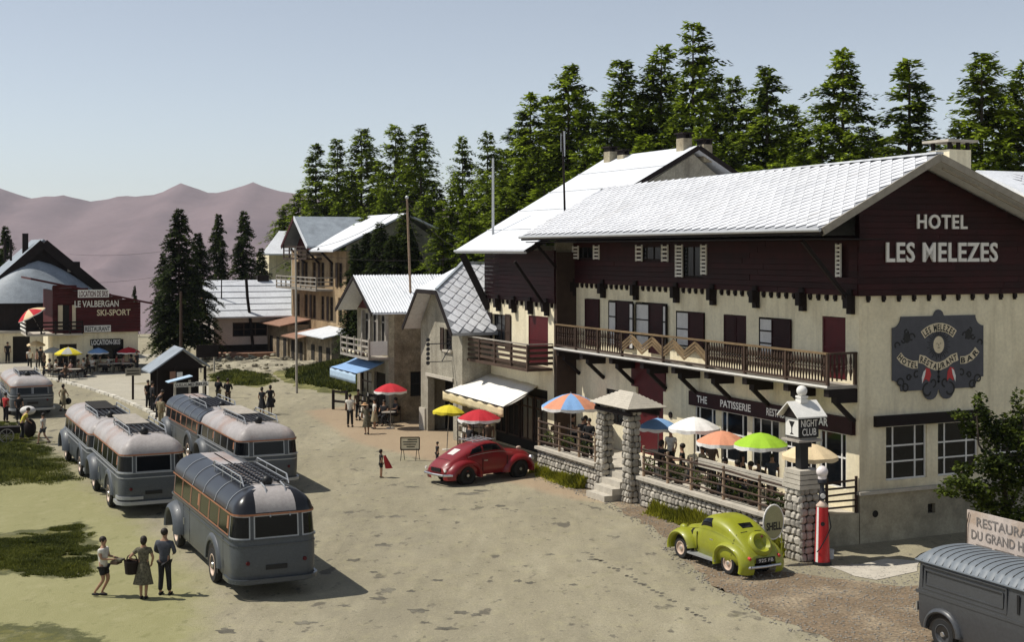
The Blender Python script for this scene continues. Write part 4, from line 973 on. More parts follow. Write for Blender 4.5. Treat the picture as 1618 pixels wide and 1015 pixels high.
# balcony
zb = 3.4
MB().box((-1.15,-.1,zb-.12),(0,4.6,zb)).build('balcony', M['grey_wood'], hb)
for u in (-.05, 1.1, 2.3, 3.5, 4.55): MB().box((-1.15,u-.05,zb),(-1.05,u+.05,zb+1.0)).build('post', M['grey_wood'], hb)
for u0_, u1_ in ((0,1.05),(1.15,2.25),(2.35,3.45),(3.55,4.5)):
    for k in range(3): MB().box((-1.13,u0_,zb+.2+k*.3),(-1.08,u1_,zb+.3+k*.3)).build('rail_board', M['grey_wood'], hb)
MB().box((-1.14,-.07,zb+.12),(-1.05+.95,-.03,zb+.85)).build('lattice_panel', M['white'], hb)
for k in range(14):
    u = .1 + k*.32; MB().ball((-1.05+random.uniform(-.05,.05),u,zb+.15), .14, 6, 4, sc_=(1,1,.9)).build('flower_pot', M['plaster'] if k % 2 else M['brown'], hb)
M['blue'] = mat('blue_canvas', (.22,.36,.58), .85, .08, 2, .1, 10)
M['bluepale'] = mat('pale_blue_canvas', (.38,.5,.62), .85, .08, 2, .1, 10)
ba = thing('awning', 'small blue awning with pale valance below the balcony of the stone house', 'awning', L2W(-3.0, 33.7), TH)
a0, a1, b0, b1 = Vector((-.02,.6,3.1)), Vector((-.02,4.9,3.1)), Vector((-1.75,0.2,2.6)), Vector((-1.75,4.6,2.6))
cloth(lambda i, j: a0.lerp(a1, j/8).lerp(b0.lerp(b1, j/8), i/5) - Vector((0,0,.07*math.sin(math.pi*i/5))), 6, 9, 'canopy', M['blue'], ba)
cloth(lambda i, j: b0.lerp(b1, j/20) + Vector((.02*math.sin(j*1.3), 0, -.02-.17*i)), 4, 21, 'valance', M['bluepale'], ba)
MB().tube([b0,b1], .025).build('front_bar', M['dark'], ba)

# ================================================================ TALL THREE STOREY HOUSE
th = thing('tall_house', 'tall three storey house with upper balconies and grey and white roofs', 'house', (-12.6, 103.5, 0), TH)
LH, DH = 14.9, 8.5
hs_ = [(1.0+k*2.3, 2.0+k*2.3, z, z+1.9) for k in range(6) for z in (.3, 3.4, 6.1)]
mb = MB(); wall(mb, 'x', 0, .3, 0, LH, 0, 8.9, hs_); mb.build('front_wall', M['plaster_warm'], th)
MB().box((.35,.3,0),(DH,LH-.2,8.8)).build('interior', M['interior'], th)
MB().box((.3,0,0),(DH,.3,9.0)).build('side_wall', M['plaster_grey'], th); MB().box((.0,LH,0),(DH,LH+.2,9.0)).build('side_wall', M['plaster_grey'], th)
for h in hs_: window(th, 'x', 0, *h, (.5,), (.6,), 'brown', .07, .12)
for k in range(5): shutter(th, 'x', 0, 2.0+k*2.3+.05, 2.0+k*2.3+.5, 3.4 if k%2 else 6.1, 5.3 if k%2 else 8.0, 'brown', -.06)
ovw = -1.2
mb = MB(); slab(mb, [Vector((ovw,-.4,9.0)), Vector((4.75,-.4,11.85)), Vector((4.75,8.5,11.85)), Vector((ovw,5.8,9.0))], .15); mb.build('roof', M['roofw'], th)
mb = MB(); slab(mb, [Vector((4.75,-.4,11.85)), Vector((DH+1,-.4,9.8)), Vector((DH+1,8.5,9.8)), Vector((4.75,8.5,11.85))], .15); mb.build('roof', M['roofw'], th)
mb = MB(); mb.prism([(.05,.0,9.0),(DH,.0,9.0),(4.75,.0,11.6),(.05,.0,9.3)], (0,.2,0)); mb.build('gable', M['plaster_grey'], th)
yk = 9.4
mb = MB(); slab(mb, [Vector((ovw-.2,5.6,9.3)), Vector((9,5.6,9.3)), Vector((9,yk,11.75)), Vector((ovw-.2,yk,11.75))], .15); mb.build('roof', M['roofg'], th)
mb = MB(); slab(mb, [Vector((ovw-.2,yk,11.75)), Vector((9,yk,11.75)), Vector((9,13.2,9.3)), Vector((ovw-.2,13.2,9.3))], .15); mb.build('roof', M['roofg'], th)
mb = MB(); mb.prism([(-.3,6.2,9.0),(-.3,12.8,9.0),(-.3,yk,11.4)], (.25,0,0)); mb.build('gable', M['redboards'], th)
MB().bar((ovw-.22,5.6,9.2),(ovw-.22,yk,11.65),.05,.3).build('bargeboard', M['roofw'], th); MB().bar((ovw-.22,yk,11.65),(ovw-.22,13.2,9.2),.05,.3).build('bargeboard', M['redboards'], th)
def simple_balcony(par, x, u0, u1, z, dep, m='brown', nr=3, hgt=.95, step=1.4):
    MB().box((x-dep,u0,z-.14),(x,u1,z)).build('balcony', M[m], par)
    n = max(1, int((u1-u0)/step))
    for k in range(n+1):
        u = u0 + .05 + (u1-u0-.1)*k/n; MB().box((x-dep,u-.05,z),(x-dep+.1,u+.05,z+hgt)).build('post', M[m], par)
    for k in range(nr): zz = z + hgt*(k+1)/nr; MB().box((x-dep-.01,u0,zz-.09),(x-dep+.04,u1,zz)).build('rail_board', M[m], par)
    for k in range(nr): zz = z + hgt*(k+1)/nr; MB().box((x-dep,u0-.01,zz-.09),(x,u0+.04,zz)).build('rail_board', M[m], par)
simple_balcony(th, 0, 3.3, 14.9, 5.9, 1.4, 'grey_wood'); simple_balcony(th, 0, 6.2, 13.0, 8.35, 1.3, 'brown')
for u in (3.4, 7, 11): MB().bar((-1.2,u,9.1),(0,u,7.9),.15,.15).build('strut', M['dark'], th)
# lean-to roofs along its foot
lt = thing('lean_to_shed', 'row of low sheds with rusty sheet roofs at the foot of the tall house', 'shed', (-12.6, 103.5, 0), TH)
for u0_, u1_, z in ((-2.5, 4.3, 3.0), (4.6, 9.0, 2.55), (9.3, 16.5, 3.3)):
    mb = MB(); slab(mb, [Vector((-2.6,u0_,z-.5)), Vector((0,u0_,z)), Vector((0,u1_,z)), Vector((-2.6,u1_,z-.5))], .08); mb.build('roof', M['roofw'] if z < 3.2 and u0_ < 4 else M['rust'], lt)
    MB().box((-1.9,u0_+.2,0),(-.05,u1_-.2,z-.45)).build('wall', M['stonewall'], lt)
    for k in range(3):
        uu = u0_ + .6 + k*(u1_-u0_-1)/3; MB().box((-1.94,uu,0),(-1.88,uu+.8,1.7)).build('opening', M['interior'], lt)

# ================================================================ LOW WHITE ROOFED HOUSE
lh = thing('low_house', 'low pale house with broad white roof behind the bare leaning trunk', 'house', (-25.2, 115, 0), TH)
hs_ = [(1.6, 4.6, 1.6, 2.8), (5.3, 6.1, .9, 2.9)]
mb = MB(); wall(mb, 'y', 0, .3, 0, 8.6, .9, 3.4, hs_); mb.build('front_wall', M['plaster_pink'], lh)
MB().box((0,-.05,0),(8.6,.28,.9)).build('plinth', M['interior'], lh)
mb = MB(); wall(mb, 'x', 0, .3, .3, 7, 0, 3.4, [(1.5,2.5,1.3,2.9),(4,5,1.3,2.6)]); mb.build('side_wall', M['plaster_pink'], lh)
MB().box((.3,.5,0),(8.6,7,3.4)).build('interior', M['interior'], lh)
window(lh, 'y', 0, *hs_[0], (.33,.66), (.5,), 'brown', .08, .1); window(lh, 'y', 0, *hs_[1], (), (), 'brown', .08, .1); window(lh, 'x', 0, 1.5,2.5,1.3,2.9, (.5,), (.5,), 'brown', .07, .1); window(lh, 'x', 0, 4,5,1.3,2.6, (.5,), (.5,), 'brown', .07, .1)
mb = MB(); slab(mb, [Vector((-.7,-.9,3.35)), Vector((9.6,-.9,3.35)), Vector((9.6,3.4,6.35)), Vector((-.7,3.4,6.35))], .12); slab(mb, [Vector((-.7,3.4,6.35)), Vector((9.6,3.4,6.35)), Vector((9.6,7.8,3.35)), Vector((-.7,7.8,3.35))], .12); mb.build('roof', M['roofw'], lh)
for k in range(1,6): MB().bar(Vector((-.7,-.9,3.38)).lerp(Vector((-.7,3.4,6.38)), k/6), Vector((9.6,-.9,3.38)).lerp(Vector((9.6,3.4,6.38)), k/6), .06, .03).build('roof_batten', M['roofw'], lh)
mb = MB(); mb.prism([(.05,0,3.4),(.05,7,3.4),(.05,3.4,5.9)], (.2,0,0)); mb.build('gable', M['dark'], lh)
MB().bar((-.7,-.9,3.25),(-.7,3.4,6.25),.05,.25).build('bargeboard', M['rust'], lh); MB().bar((-.7,3.4,6.25),(-.7,7.8,3.25),.05,.25).build('bargeboard', M['dark'], lh)
simple_balcony(lh, 0, .5, 4.5, 1.3, 1.1, 'dark'); MB().box((-1.4,-2.6,0),(8.4,-.05,.35)).build('terrace_slab', M['rust'], lh)
for k in range(5): MB().box((6.0+k*.02,-2.2+k*.3,.35),(8.2,-1.9+k*.3,.42+k*.1)).build('terrace_step', M['interior'], lh)
MB().box((4.6,3.2,6.2),(5.6,3.8,6.75)).build('chimney', M['dark'], lh)
rp = thing('roof_pole', 'thin dark mast standing on the white roof of the low house', 'mast', (xat(350,116.5), 116.5, 0), 0)
MB().cyl((0,0,3.9),(0,0,zat(443,116.5)),.07,.05,6).build('mast', M['dark'], rp)

# ================================================================ SMALL ROOF peeping out left of the tall house
pr = thing('distant_house', 'partly hidden house with a white eave left of the tall house', 'house', (xat(425,140), 140, 0), TH)
mb = MB(); slab(mb, [Vector((-1,-1,8.6)), Vector((6,-1,8.6)), Vector((6,3.5,11)), Vector((2,3.5,11))], .15); mb.build('roof', M['roofw'], pr); MB().box((0,0,0),(6,5,8.6)).build('wall', M['plaster'], pr)

# ================================================================ SKI SHOP CHALET, far left
vb = thing('ski_shop_chalet', 'dark red boarded ski shop and restaurant chalet with white ground floor', 'chalet', (-33.5, 99.2, 0), TH)
WV = 6.1; ZV = 2.9
hv = [(.5, 1.7, .3, 2.1), (2.85, 5.05, .9, 2.35)]
mb = MB(); wall(mb, 'y', 0, .3, 0, WV, 0, ZV, hv); mb.build('lower_wall', M['plaster'], vb)
MB().box((0,.3,0),(.3,6,ZV)).build('side_wall', M['plaster'], vb); MB().box((.3,.5,0),(WV,6,ZV+1.5)).build('interior', M['interior'], vb)
window(vb, 'y', 0, *hv[0], (.5,), (), 'brown', .07, .1); window(vb, 'y', 0, *hv[1], (.33,.66), (.7,), 'dark', .06, .1)
topz = lambda x: 6.8 - .27*x
z = ZV; rows_v = .22
while z < 6.4:
    xe = min(WV+.15, (6.8 - z - .15)/.27)
    if xe > .2:
        for s0, s1 in clip_row(.0, xe, z+.1, [(.35, 1.65, ZV+.2, 5.0)]):
            MB().box((s0,-.18,z+.005),(s1,0,z+rows_v-.006)).build('plank', M['redboards'], vb)
    z += rows_v
mb = MB(); mb.prism([(0,.02,ZV),(WV,.02,ZV),(WV,.02,topz(WV)-.2),(0,.02,6.3)], (0,.3,0)); mb.build('upper_wall', M['redboards'], vb)
MB().box((0,.0,ZV),(.2,6,6.0)).build('upper_side_wall', M['redboards'], vb)
for x0, x1, m in ((.38,.7,'cream'),(.72,1.15,'interior'),(1.16,1.36,'red'),(1.37,1.62,'cream')): MB().box((x0,-.1,ZV+.25),(x1,-.02,4.95)).build('shutter', M[m], vb)
mb = MB(); slab(mb, [Vector((-1.6,-1.0,7.0)), Vector((WV+.9,-1.0,topz(WV+.5)+.05)), Vector((WV+.9,6,topz(WV+.5)+.05)), Vector((-1.6,6,7.0))], .14); mb.build('roof', M['redboards'], vb)
MB().box((-1.9,-1.1,ZV-.12),(2.0,0,ZV)).box((-1.9,0,ZV-.12),(0,3,ZV)).build('balcony', M['concrete'], vb)
for k in range(3):
    MB().box((-1.9,-1.1,ZV+.22+k*.28),(2.0,-1.05,ZV+.34+k*.28)).build('rail_board', M['dark'] , vb); MB().box((-1.95,-1.1,ZV+.22+k*.28),(-1.9,3,ZV+.34+k*.28)).build('rail_board', M['white'], vb)
for x in (-1.88,-.9,.1,1.1,1.95): MB().box((x-.05,-1.12,ZV),(x+.05,-1.04,ZV+.95)).build('post', M['dark'], vb)
def sign_y(par, x0, x1, z0, z1, y, st, bm_, tm, pad=.1, name='sign_board', board=True):
    if board: o = MB().box((x0,y-.04,z0),(x1,y,z1)).build(name, M[bm_], par)
    else: o = par
    mb = MB(); mb.text(st, ((x0+x1)/2, y-.05, z0+(z1-z0)*pad), (1,0,0), (0,0,1), (z1-z0)*(1-2*pad), width=(x1-x0)*.93, bold=.03, depth=0); mb.build('lettering', M[tm], o)
def vx(px, y=-.2):                                     # local x on the chalet's front for a photograph column
    k = (px-CX)/F; b = Vector((-33.5,99.2,0)) + UX*y; return (k*b.y - b.x)/(VX.x - k*VX.y)
zz = lambda py: zat(py, 100.3)
sign_y(vb, vx(123,-1.1), vx(172,-1.1), zz(468.5)-.05, zz(457.5), -1.1, 'LOCATION DE SKIS', 'white', 'red', .14)
sign_y(vb, vx(115), vx(190), zz(485), zz(475), -.2, 'LE VALBERGAN', 'white', 'white', 0, board=False)
sign_y(vb, vx(151), vx(208), zz(499), zz(489.5), -.2, 'SKI-SPORT', 'white', 'cream', 0, board=False)
sign_y(vb, vx(133), vx(175), zz(525), zz(514.5), -.22, 'RESTAURANT', 'white', 'black', .16)
sign_y(vb, vx(143), vx(192), zz(546.5), zz(536.5), -.06, 'LOCATION-SKIS', 'black', 'white', .12)
# big old house behind it
bh = thing('big_old_house', 'large dark gabled house with grey bell shaped lower roof at the left edge', 'house', (xat(68,112), 112, 0), TH)
zs = lambda py, Y=112: zat(py, Y)
zA = zs(378)
mb = MB(); slab(mb, [Vector((-5.2,-.5,zs(470))), Vector((0,-.5,zA)), Vector((0,9,zA)), Vector((-5.2,9,zs(470)))], .2); mb.build('roof', M['roofg'], bh)
mb = MB(); slab(mb, [Vector((0,-.5,zA)), Vector((4.9,-.5,zs(459))), Vector((4.9,9,zs(459))), Vector((0,9,zA))], .2); mb.build('roof', M['roofg'], bh)
for s, e in ((-5.2, zs(470)), (4.9, zs(459))): MB().bar((0,-.55,zA-.35),(s,-.55,e-.35),.12,.75).build('bargeboard', M['dark'], bh)
mb = MB(); mb.prism([(-5,0,0),(4.6,0,0),(4.6,0,5),(0,0,zA-.4),(-5,0,5)], (0,.3,0)); mb.build('gable_wall', M['dark'], bh)
# bell roof
def bell(i, j):
    t = i/8; a = math.pi*(j/16); r = 5.4*(t**.85); rx = r; ry = 2.6*t
    return (rx*math.cos(a) - .4, -.3 - ry*math.sin(a), zs(412) - (zs(412)-zs(477))*(t**1.25))
mb = MB(); mb.grid(bell, 9, 17); mb.build('bell_roof', M['roofg'], bh, smooth=True)
mb = MB(); mb.grid(lambda i, j: (4.9*math.cos(math.pi*j/16)-.4, -.3-2.1*math.sin(math.pi*j/16), [zs(520), zs(478)][i]), 2, 17); mb.build('upper_wall', M['dark'], bh)
MB().box((-5.6,-3,zs(521)-.1),(3.6,-.3,zs(519))).build('string_course', M['concrete'], bh)
mb = MB(); wall(mb, 'y', -2.9, .3, -5.5, 3.5, 0, zs(521)-.1, [(-2.6,-1.3,0,2.1)]); mb.build('ground_wall', M['plaster'], bh); MB().box((-2.6,-2.7,0),(-1.3,-2.65,2.1)).build('doorway', M['interior'], bh)
MB().box((-1.3,3,zA-1.6),(-.85,3.5,zA+.5)).build('chimney', M['dark'], bh)
for x in (-2.9,-2.45): MB().cyl((x,.5,zs(412)),(x,.5,zs(378)),.1,.1,8).build('flue_pipe', M['dark'], bh)
MB().box((1.9,-.45,zs(430)),(2.15,-.2,zs(412))).build('flue_pipe', M['concrete'], bh)
MB().box((1.7,.5,zs(424)-1.2),(3.0,3,zs(414))).build('dormer', M['dark'], bh)

# ================================================================ KIOSK with direction boards
kY = 76.5; kp_ = (xat(288, kY), kY, 0)
ks = thing('wooden_kiosk', 'dark open timber kiosk with grey gable roof beside the buses', 'kiosk', kp_, TH); ks.scale = (.88, .88, .97)
za, ze = zat(547,kY), zat(584,kY)
mb = MB(); slab(mb, [Vector((-2.1,-.4,ze)), Vector((0,-.4,za)), Vector((0,2.6,za)), Vector((-2.1,2.6,ze))], .09); mb.build('roof', M['roofg'], ks)
mb = MB(); slab(mb, [Vector((0,-.4,za)), Vector((1.7,-.4,ze+.25)), Vector((1.7,2.6,ze+.25)), Vector((0,2.6,za))], .09); mb.build('roof', M['roofg'], ks)
mb = MB(); mb.prism([(-1.6,0,ze+.1),(1.5,0,ze+.1),(0,0,za-.15)], (0,.1,0)); mb.build('gable', M['dark'], ks)
for x, y in ((-1.5,0),(1.45,0),(-1.5,2.3),(1.45,2.3),(-.4,.0)): MB().box((x-.08,y-.08,0),(x+.08,y+.08,ze+.2)).build('post', M['dark'], ks)
MB().box((-1.5,2.2,0),(1.5,2.3,2.4)).build('back_panel', M['dark'], ks)
for x, z0, z1, m in ((-.8,1.55,2.25,'rust'),(-.36,1.75,2.2,'white'),(-.36,.9,1.25,'white')): MB().box((x,-.1,z0),(x+.36,-.07,z1)).build('poster', M[m], ks)
def seg_sign(par, x0, x1, z0, z1, y, st, bm_='concrete', tm='black'): sign_y(par, x0, x1, z0, z1, y, st, bm_, tm, .15)
db = thing('direction_boards', 'white direction boards on pale posts in front of the kiosk', 'sign', (xat(297,74), 74, 0), TH)
seg_sign(db, -.75, .35, 1.55, 1.78, -.05, 'GUILLAUMES', 'white'); seg_sign(db, .38, 1.1, 1.57, 1.8, -.05, 'BEUIL', 'white')
for x in (-.7, .1, .85): MB().box((x-.06,0,0),(x+.06,.1,1.9)).build('post', M['concrete'], db)
mb = MB(); slab(mb, [Vector((-1.1,-.3,1.85)), Vector((.2,-.3,2.15)), Vector((.2,.6,2.15)), Vector((-1.1,.6,1.85))], .04); mb.build('small_roof', M['bluepale'], db)
MB().box((-.62,.05,.1),(.05,.12,1.5)).build('panel', M['black'], db)
tp = thing('road_sign', 'small plate sign on a dark post at the kerb of the square', 'sign', G(210,632), TH)
MB().box((-.06,-.06,0),(.06,.06,1.9)).build('post', M['dark'], tp); MB().box((-.45,-.1,1.45),(.45,-.06,1.9)).build('plate', M['plaster_grey'], tp)
for k in range(2): MB().box((-.36,-.115,1.55+k*.16),(.36,-.105,1.6+k*.16)).build('faded_line', M['interior'], tp)
tp2 = thing('notice_board', 'dark notice board on two pale posts in front of the low house', 'sign', (xat(328,100), 100, 0), TH)
MB().box((-.8,-.05,1.1),(.8,.05,2.0)).build('board', M['dark'], tp2)
for x in (-.5,.5): MB().box((x-.06,0,0),(x+.06,.1,1.1)).build('post', M['concrete'], tp2)
# ================================================================ BUSES
M['busblue'] = mat('blue_grey_enamel', (.066,.074,.083), .5, .1, 1.5, coat=.12, spec=.4, obj=True, col2=(.05,.058,.068), c2=(.5,.7))
M['busblue2'] = mat('darker_blue_enamel', (.042,.05,.06), .38, .06, 1.5, coat=.3, spec=.5, obj=True)
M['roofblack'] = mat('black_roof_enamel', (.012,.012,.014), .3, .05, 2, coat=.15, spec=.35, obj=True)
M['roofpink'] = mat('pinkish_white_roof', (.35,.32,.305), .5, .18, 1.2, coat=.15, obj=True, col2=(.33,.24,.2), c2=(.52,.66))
M['peach'] = mat('orange_trim', (.34,.15,.08), .5, .1, 3, obj=True)
M['trim'] = mat('pale_trim', (.34,.35,.36), .35, .05, 3, metal=.3)
class Outline:
    """rounded-rectangle plan of a body, parametrised by arc length from the middle of the rear"""
    def __init__(s, w, y0, y1, r): s.w, s.y0, s.y1, s.r = w, y0, y1, r
    def pt(s, t, inset=0.0):
        w, r = s.w - inset, max(s.r - inset*.9, .02); y0, y1 = s.y0 + inset, s.y1 - inset
        r = min(r, w - .001) if w > .03 else max(w-.001, .001)
        sg = 1 if t >= 0 else -1; t = abs(t)*1.0
        a0 = s.w - s.r; a1 = a0 + s.r*math.pi/2; a2 = a1 + (s.y1 - s.y0 - 2*s.r); a3 = a2 + s.r*math.pi/2
        if t <= a0: x, y = (w - r)*t/a0, y0
        elif t <= a1: a = (t-a0)/(a1-a0)*math.pi/2; x, y = w - r + r*math.sin(a), y0 + r - r*math.cos(a)
        elif t <= a2: x, y = w, y0 + r + (y1 - y0 - 2*r)*(t-a1)/(a2-a1)
        elif t <= a3: a = (t-a2)/(a3-a2)*math.pi/2; x, y = w - r + r*math.cos(a), y1 - r + r*math.sin(a)
        else: x, y = (w - r)*(1 - (t-a3)/a0), y1
        return x*sg, y
    def total(s): return 2*(s.w - s.r) + s.r*math.pi + (s.y1 - s.y0 - 2*s.r)
    def corner(s): return s.w - s.r, s.w - s.r + s.r*math.pi/2
def patch(ol, t0, t1, z0, z1, off, n=8, lean=None, th=None, mb=None, m=0, nz_=2):
    mb = mb or MB()
    def fn(i, j):
        t = t0 + (t1-t0)*j/n; z = z0 + (z1-z0)*i/(nz_-1); x, y = ol.pt(t, (lean(z) if lean else 0) - off); return (x, y, z)
    mb.grid(fn, nz_, n+1, m); return mb
def wheel(par, x, y, r, w, side=-1, rim='rim', hub='steel'):
    wl = MB(); c0, c1 = Vector((x, y, r)), Vector((x + side*w, y, r))
    n = 24; prof = [(r*.62, 0), (r*.93, 0), (r, .25), (r, .75), (r*.93, 1), (r*.62, 1)]
    def fn(i, j):
        rr, t = prof[i]; a = 2*math.pi*j/n; return (x + side*w*t, y + rr*math.cos(a), r + rr*math.sin(a))
    wl.grid(fn, len(prof), n, closed=True); o = wl.build('wheel', M['tyre'], par, smooth=40)
    q = MB(); pr = [(r*.64, 1.0), (r*.58, 1.02), (r*.52, .8), (r*.3, .75), (r*.24, .9), (.001, .95)]
    def f2(i, j):
        rr, t = pr[i]; a = 2*math.pi*j/n; return (x + side*w*t, y + rr*math.cos(a), r + rr*math.sin(a))
    q.grid(f2, len(pr), n, closed=True); q.build('rim', M[rim], o, smooth=40)
    h = MB(); h.cyl((x+side*w*.9, y, r), (x+side*w*1.05, y, r), r*.18, r*.14, 12); h.build('hub_cap', M[hub], o, smooth=40)
    return o
def fender_arch(par, x, y, r, wid, thick, m, side=-1, a0=0, a1=180, n=16, name='fender'):
    """a swollen mudguard: half torus section round the wheel"""
    mb = MB(); sec = [(-.02, 0), (wid*.6, thick*.1), (wid, thick*.45), (wid, thick*.8), (wid*.6, thick*1.05), (-.02, thick*1.15)]
    sec = [(0, 0.0), (wid*.85, 0), (wid, thick*.35), (wid*.8, thick*.9), (wid*.3, thick*1.25), (-.03, thick*1.4)]
    def fn(i, j):
        a = R(a0 + (a1-a0)*i/n); dx, dr = sec[j]; rr = r + dr; return (x + side*dx, y + rr*math.cos(a)*1.08, r*.9 + rr*math.sin(a))
    mb.grid(fn, n+1, len(sec)); mb.add([fn(0, j) for j in range(len(sec))], [tuple(range(len(sec)))]); mb.add([fn(n, j) for j in range(len(sec))], [tuple(range(len(sec)))[::-1]])
    return mb.build(name, M[m], par, smooth=50)
def make_bus(name, label, loc, kind, rz=TH, L=8.2, hs=1.0, wd=1.12, nose=True):
    b = thing(name, label, 'bus', loc, rz, 'tour buses parked in the square')
    ol = Outline(wd, 0, L, .42); T = ol.total(); c0, c1 = ol.corner()
    zb, zbelt, zg, ztop = .36, 1.52*hs, 2.22*hs, 2.78*hs
    body = 'busblue'
    levels = [(zb, .10), (zb+.12, .03), (.9, 0), (1.3, 0), (zbelt-.03, .015), (zbelt, .02)]
    n = 150; ts = [-T + 2*T*j/n for j in range(n)]
    mb = MB(); mb.grid(lambda i, j: (*ol.pt(ts[j], levels[i][1]), levels[i][0]), len(levels), n, closed=True)
    mb.add([(*ol.pt(t, .1), zb) for t in ts], [tuple(range(n))]); mb.build('body', M[body], b, smooth=35)
    # window band carries the pillars, slightly leaning in
    lean = lambda z: .02 + .06*(z - zbelt)/(zg - zbelt)
    up = MB(); up.grid(lambda i, j: (*ol.pt(ts[j], lean(zbelt + (zg-zbelt)*i/2)), zbelt + (zg-zbelt)*i/2), 3, n, closed=True)
    up.build('window_band', M['busblue2' if kind == 'black' else 'busblue'], b, smooth=35)
    # rear windows: wide middle one and two curved corner ones
    def glass(t0, t1, z0, z1, nn=8, fr=True, frm='trim'):
        if fr:
            fm = MB(); e = .035
            for (a, c, d, f) in ((t0-e, t1+e, z0-e, z0), (t0-e, t1+e, z1, z1+e), (t0-e, t0, z0, z1), (t1, t1+e, z0, z1)):
                patch(ol, a, c, d, f, .018, nn if c-a > .2 else 1, lean, mb=fm)
            fo = fm.build('window_frame', M[frm], b)
            patch(ol, t0, t1, z0, z1, .008, nn, lean).build('pane', M['pane'], fo)
        else: patch(ol, t0, t1, z0, z1, .01, nn, lean).build('window', M['pane'], b)
    zw0, zw1 = zbelt+.07, zg-.1
    fr = 'peach' if kind == 'black' else 'trim'
    if kind == 'split': glass(-.78, -.05, zw0, zw1); glass(.05, .78, zw0, zw1)
    else: glass(-.56, .56, zw0, zw1, 4)
    if kind != 'split':
        for s in (-1, 1): glass(*sorted((s*(c0+.02), s*(c1+.1))), zw0, zw1)
    ns = 6 if L > 7 else 5; s0 = c1 + .22; s1_ = c1 + (L - .84) - .1; wl = (s1_-s0)/ns
    for k in range(ns):
        for s in (-1, 1):
            a, c = s0 + wl*k + .05, s0 + wl*(k+1) - .05; glass(*sorted((s*a, s*c)), zw0+.02, zw1+.04, 1, fr=(s < 0), frm=fr)
            if s < 0 and k in (0, 3):                     # half drawn curtains inside, seen through the glass
                patch(ol, *sorted((s*(a+.05), s*(a+.2))), zw0+.15, zw1-.05, .012, 1, lean).build('curtain', M['peach'], b)
    glass(*sorted((T-.9, T)), zw0, zw1, 4, False); glass(*sorted((-T, -T+.9)), zw0, zw1, 4, False)
    # belt mouldings
    for z, off in ((zbelt+.0, .03), (zbelt-.16, .015)):
        q = MB(); patch(ol, -T, T, z, z+.035, off, 120, None, mb=q); q.grid(lambda i, j: (*ol.pt(-T+2*T*j/120, -off*(1-i)), z+.035), 2, 121); q.build('belt_moulding', M['trim' if kind != 'black' else 'busblue2'], b)
    # roof dome
    K = 9; hgt = ztop - zg
    def dome(i, j):
        if i == 0: d = .04; z = zg - .06
        else: d = .05 + (wd-.06)*((i-1)/(K-1))**1.35*.98; z = zg + hgt*max(0, 1 - abs(1 - (d-.05)/(wd-.05))**2.7)**.62
        x, y = ol.pt(ts[j], d); return (x, y, z)
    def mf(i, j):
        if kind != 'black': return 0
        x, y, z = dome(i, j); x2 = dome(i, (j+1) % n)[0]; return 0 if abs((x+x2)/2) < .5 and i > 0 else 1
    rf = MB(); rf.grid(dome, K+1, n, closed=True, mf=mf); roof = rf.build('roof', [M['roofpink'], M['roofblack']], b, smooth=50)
    q = MB(); patch(ol, -T, T, zg-.07, zg-.02, -.02, 120, None, mb=q); q.build('gutter', M['peach'], b)
    if kind == 'black':
        for k in range(5):                               # pale ribs over the dark sides of the roof
            t = c1 + .55 + k*(L-1.9)/4.6
            for s in (-1, 1):
                pts = []
                for i in range(0, 8):
                    if i == 0: d, z = .03, zg-.03
                    else: d = .05 + (wd-.06)*((i-1)/(K-1))**1.35*.98; z = zg + hgt*max(0, 1 - abs(1 - (d-.05)/(wd-.05))**2.7)**.62
                    x, y = ol.pt(s*t, d); pts.append(Vector((x, t - c1 + .42, z+.008)))
                    if abs(x) < .5: break
                m_ = MB()
                for p, r_ in zip(pts[:-1], pts[1:]): m_.bar(p, r_, .035, .02)
                m_.build('roof_rib', M['trim'], roof)
    # rack
    rk = MB()
    y0, y1, xr = (1.0, 4.6, .62) if kind != 'split' else (1.4, 4.8, .55); zr_ = ztop + .14
    for x in (-xr, xr):
        rk.tube([(x*.98, y0, ztop-.02), (x, y0+.25, zr_+.06), (x, y1-.25, zr_+.06), (x*.98, y1, ztop-.02)], .018)
        rk.tube([(x, y0+.1, ztop+.05), (x, y1, ztop+.05)], .014)
        for k in range(4): yy = y0+.3+k*(y1-y0-.6)/3; rk.cyl((x, yy, ztop-.1), (x, yy, zr_+.06), .014, n=6)
    rack = rk.build('roof_rack', M['trim'], b)
    for k in range(13): yy = y0+.2+k*(y1-y0-.3)/12; MB().box((-xr, yy-.025, ztop+.02), (xr, yy+.025, ztop+.045)).build('rack_slat', M['iron'], rack)
    for k in range(7): xx = -xr+.08+k*(2*xr-.16)/6; MB().box((xx-.02, y0+.15, ztop+.047), (xx+.02, y1-.1, ztop+.067)).build('rack_slat', M['iron'], rack)
    MB().ball((.0 if kind == 'black' else -.15, y0-.05, ztop+.1), .15, 12, 8).build('roof_lamp', M['black'], b, smooth=True)
    if kind != 'black':
        MB().box((-.4,y0+2.2,ztop+.05),(.45,y1+1.6,ztop+.1)).build('tarpaulin', M['interior'] if kind == 'dark' else M['grey_wood'], b)
    # ladder on the rear
    if kind == 'black':
        ld = MB()
        for x in (-.16, .36): ld.tube([(x, .95, ztop+.06), (x, .55, ztop-.0), (x, .2, zg+.18), (x, .0, zg-.12)], .02)
        for k in range(5): t = k/4.6; ld.cyl((-.16, .8-.7*t, ztop+.0-.42*t), (.36, .8-.7*t, ztop+.0-.42*t), .014, n=6)
        ld.build('ladder', M['trim'], b)
    # wheels, mudguards, doors, bumper, lamps
    yr, yf = 2.35, 7.2*(L/8.2); rw = .47
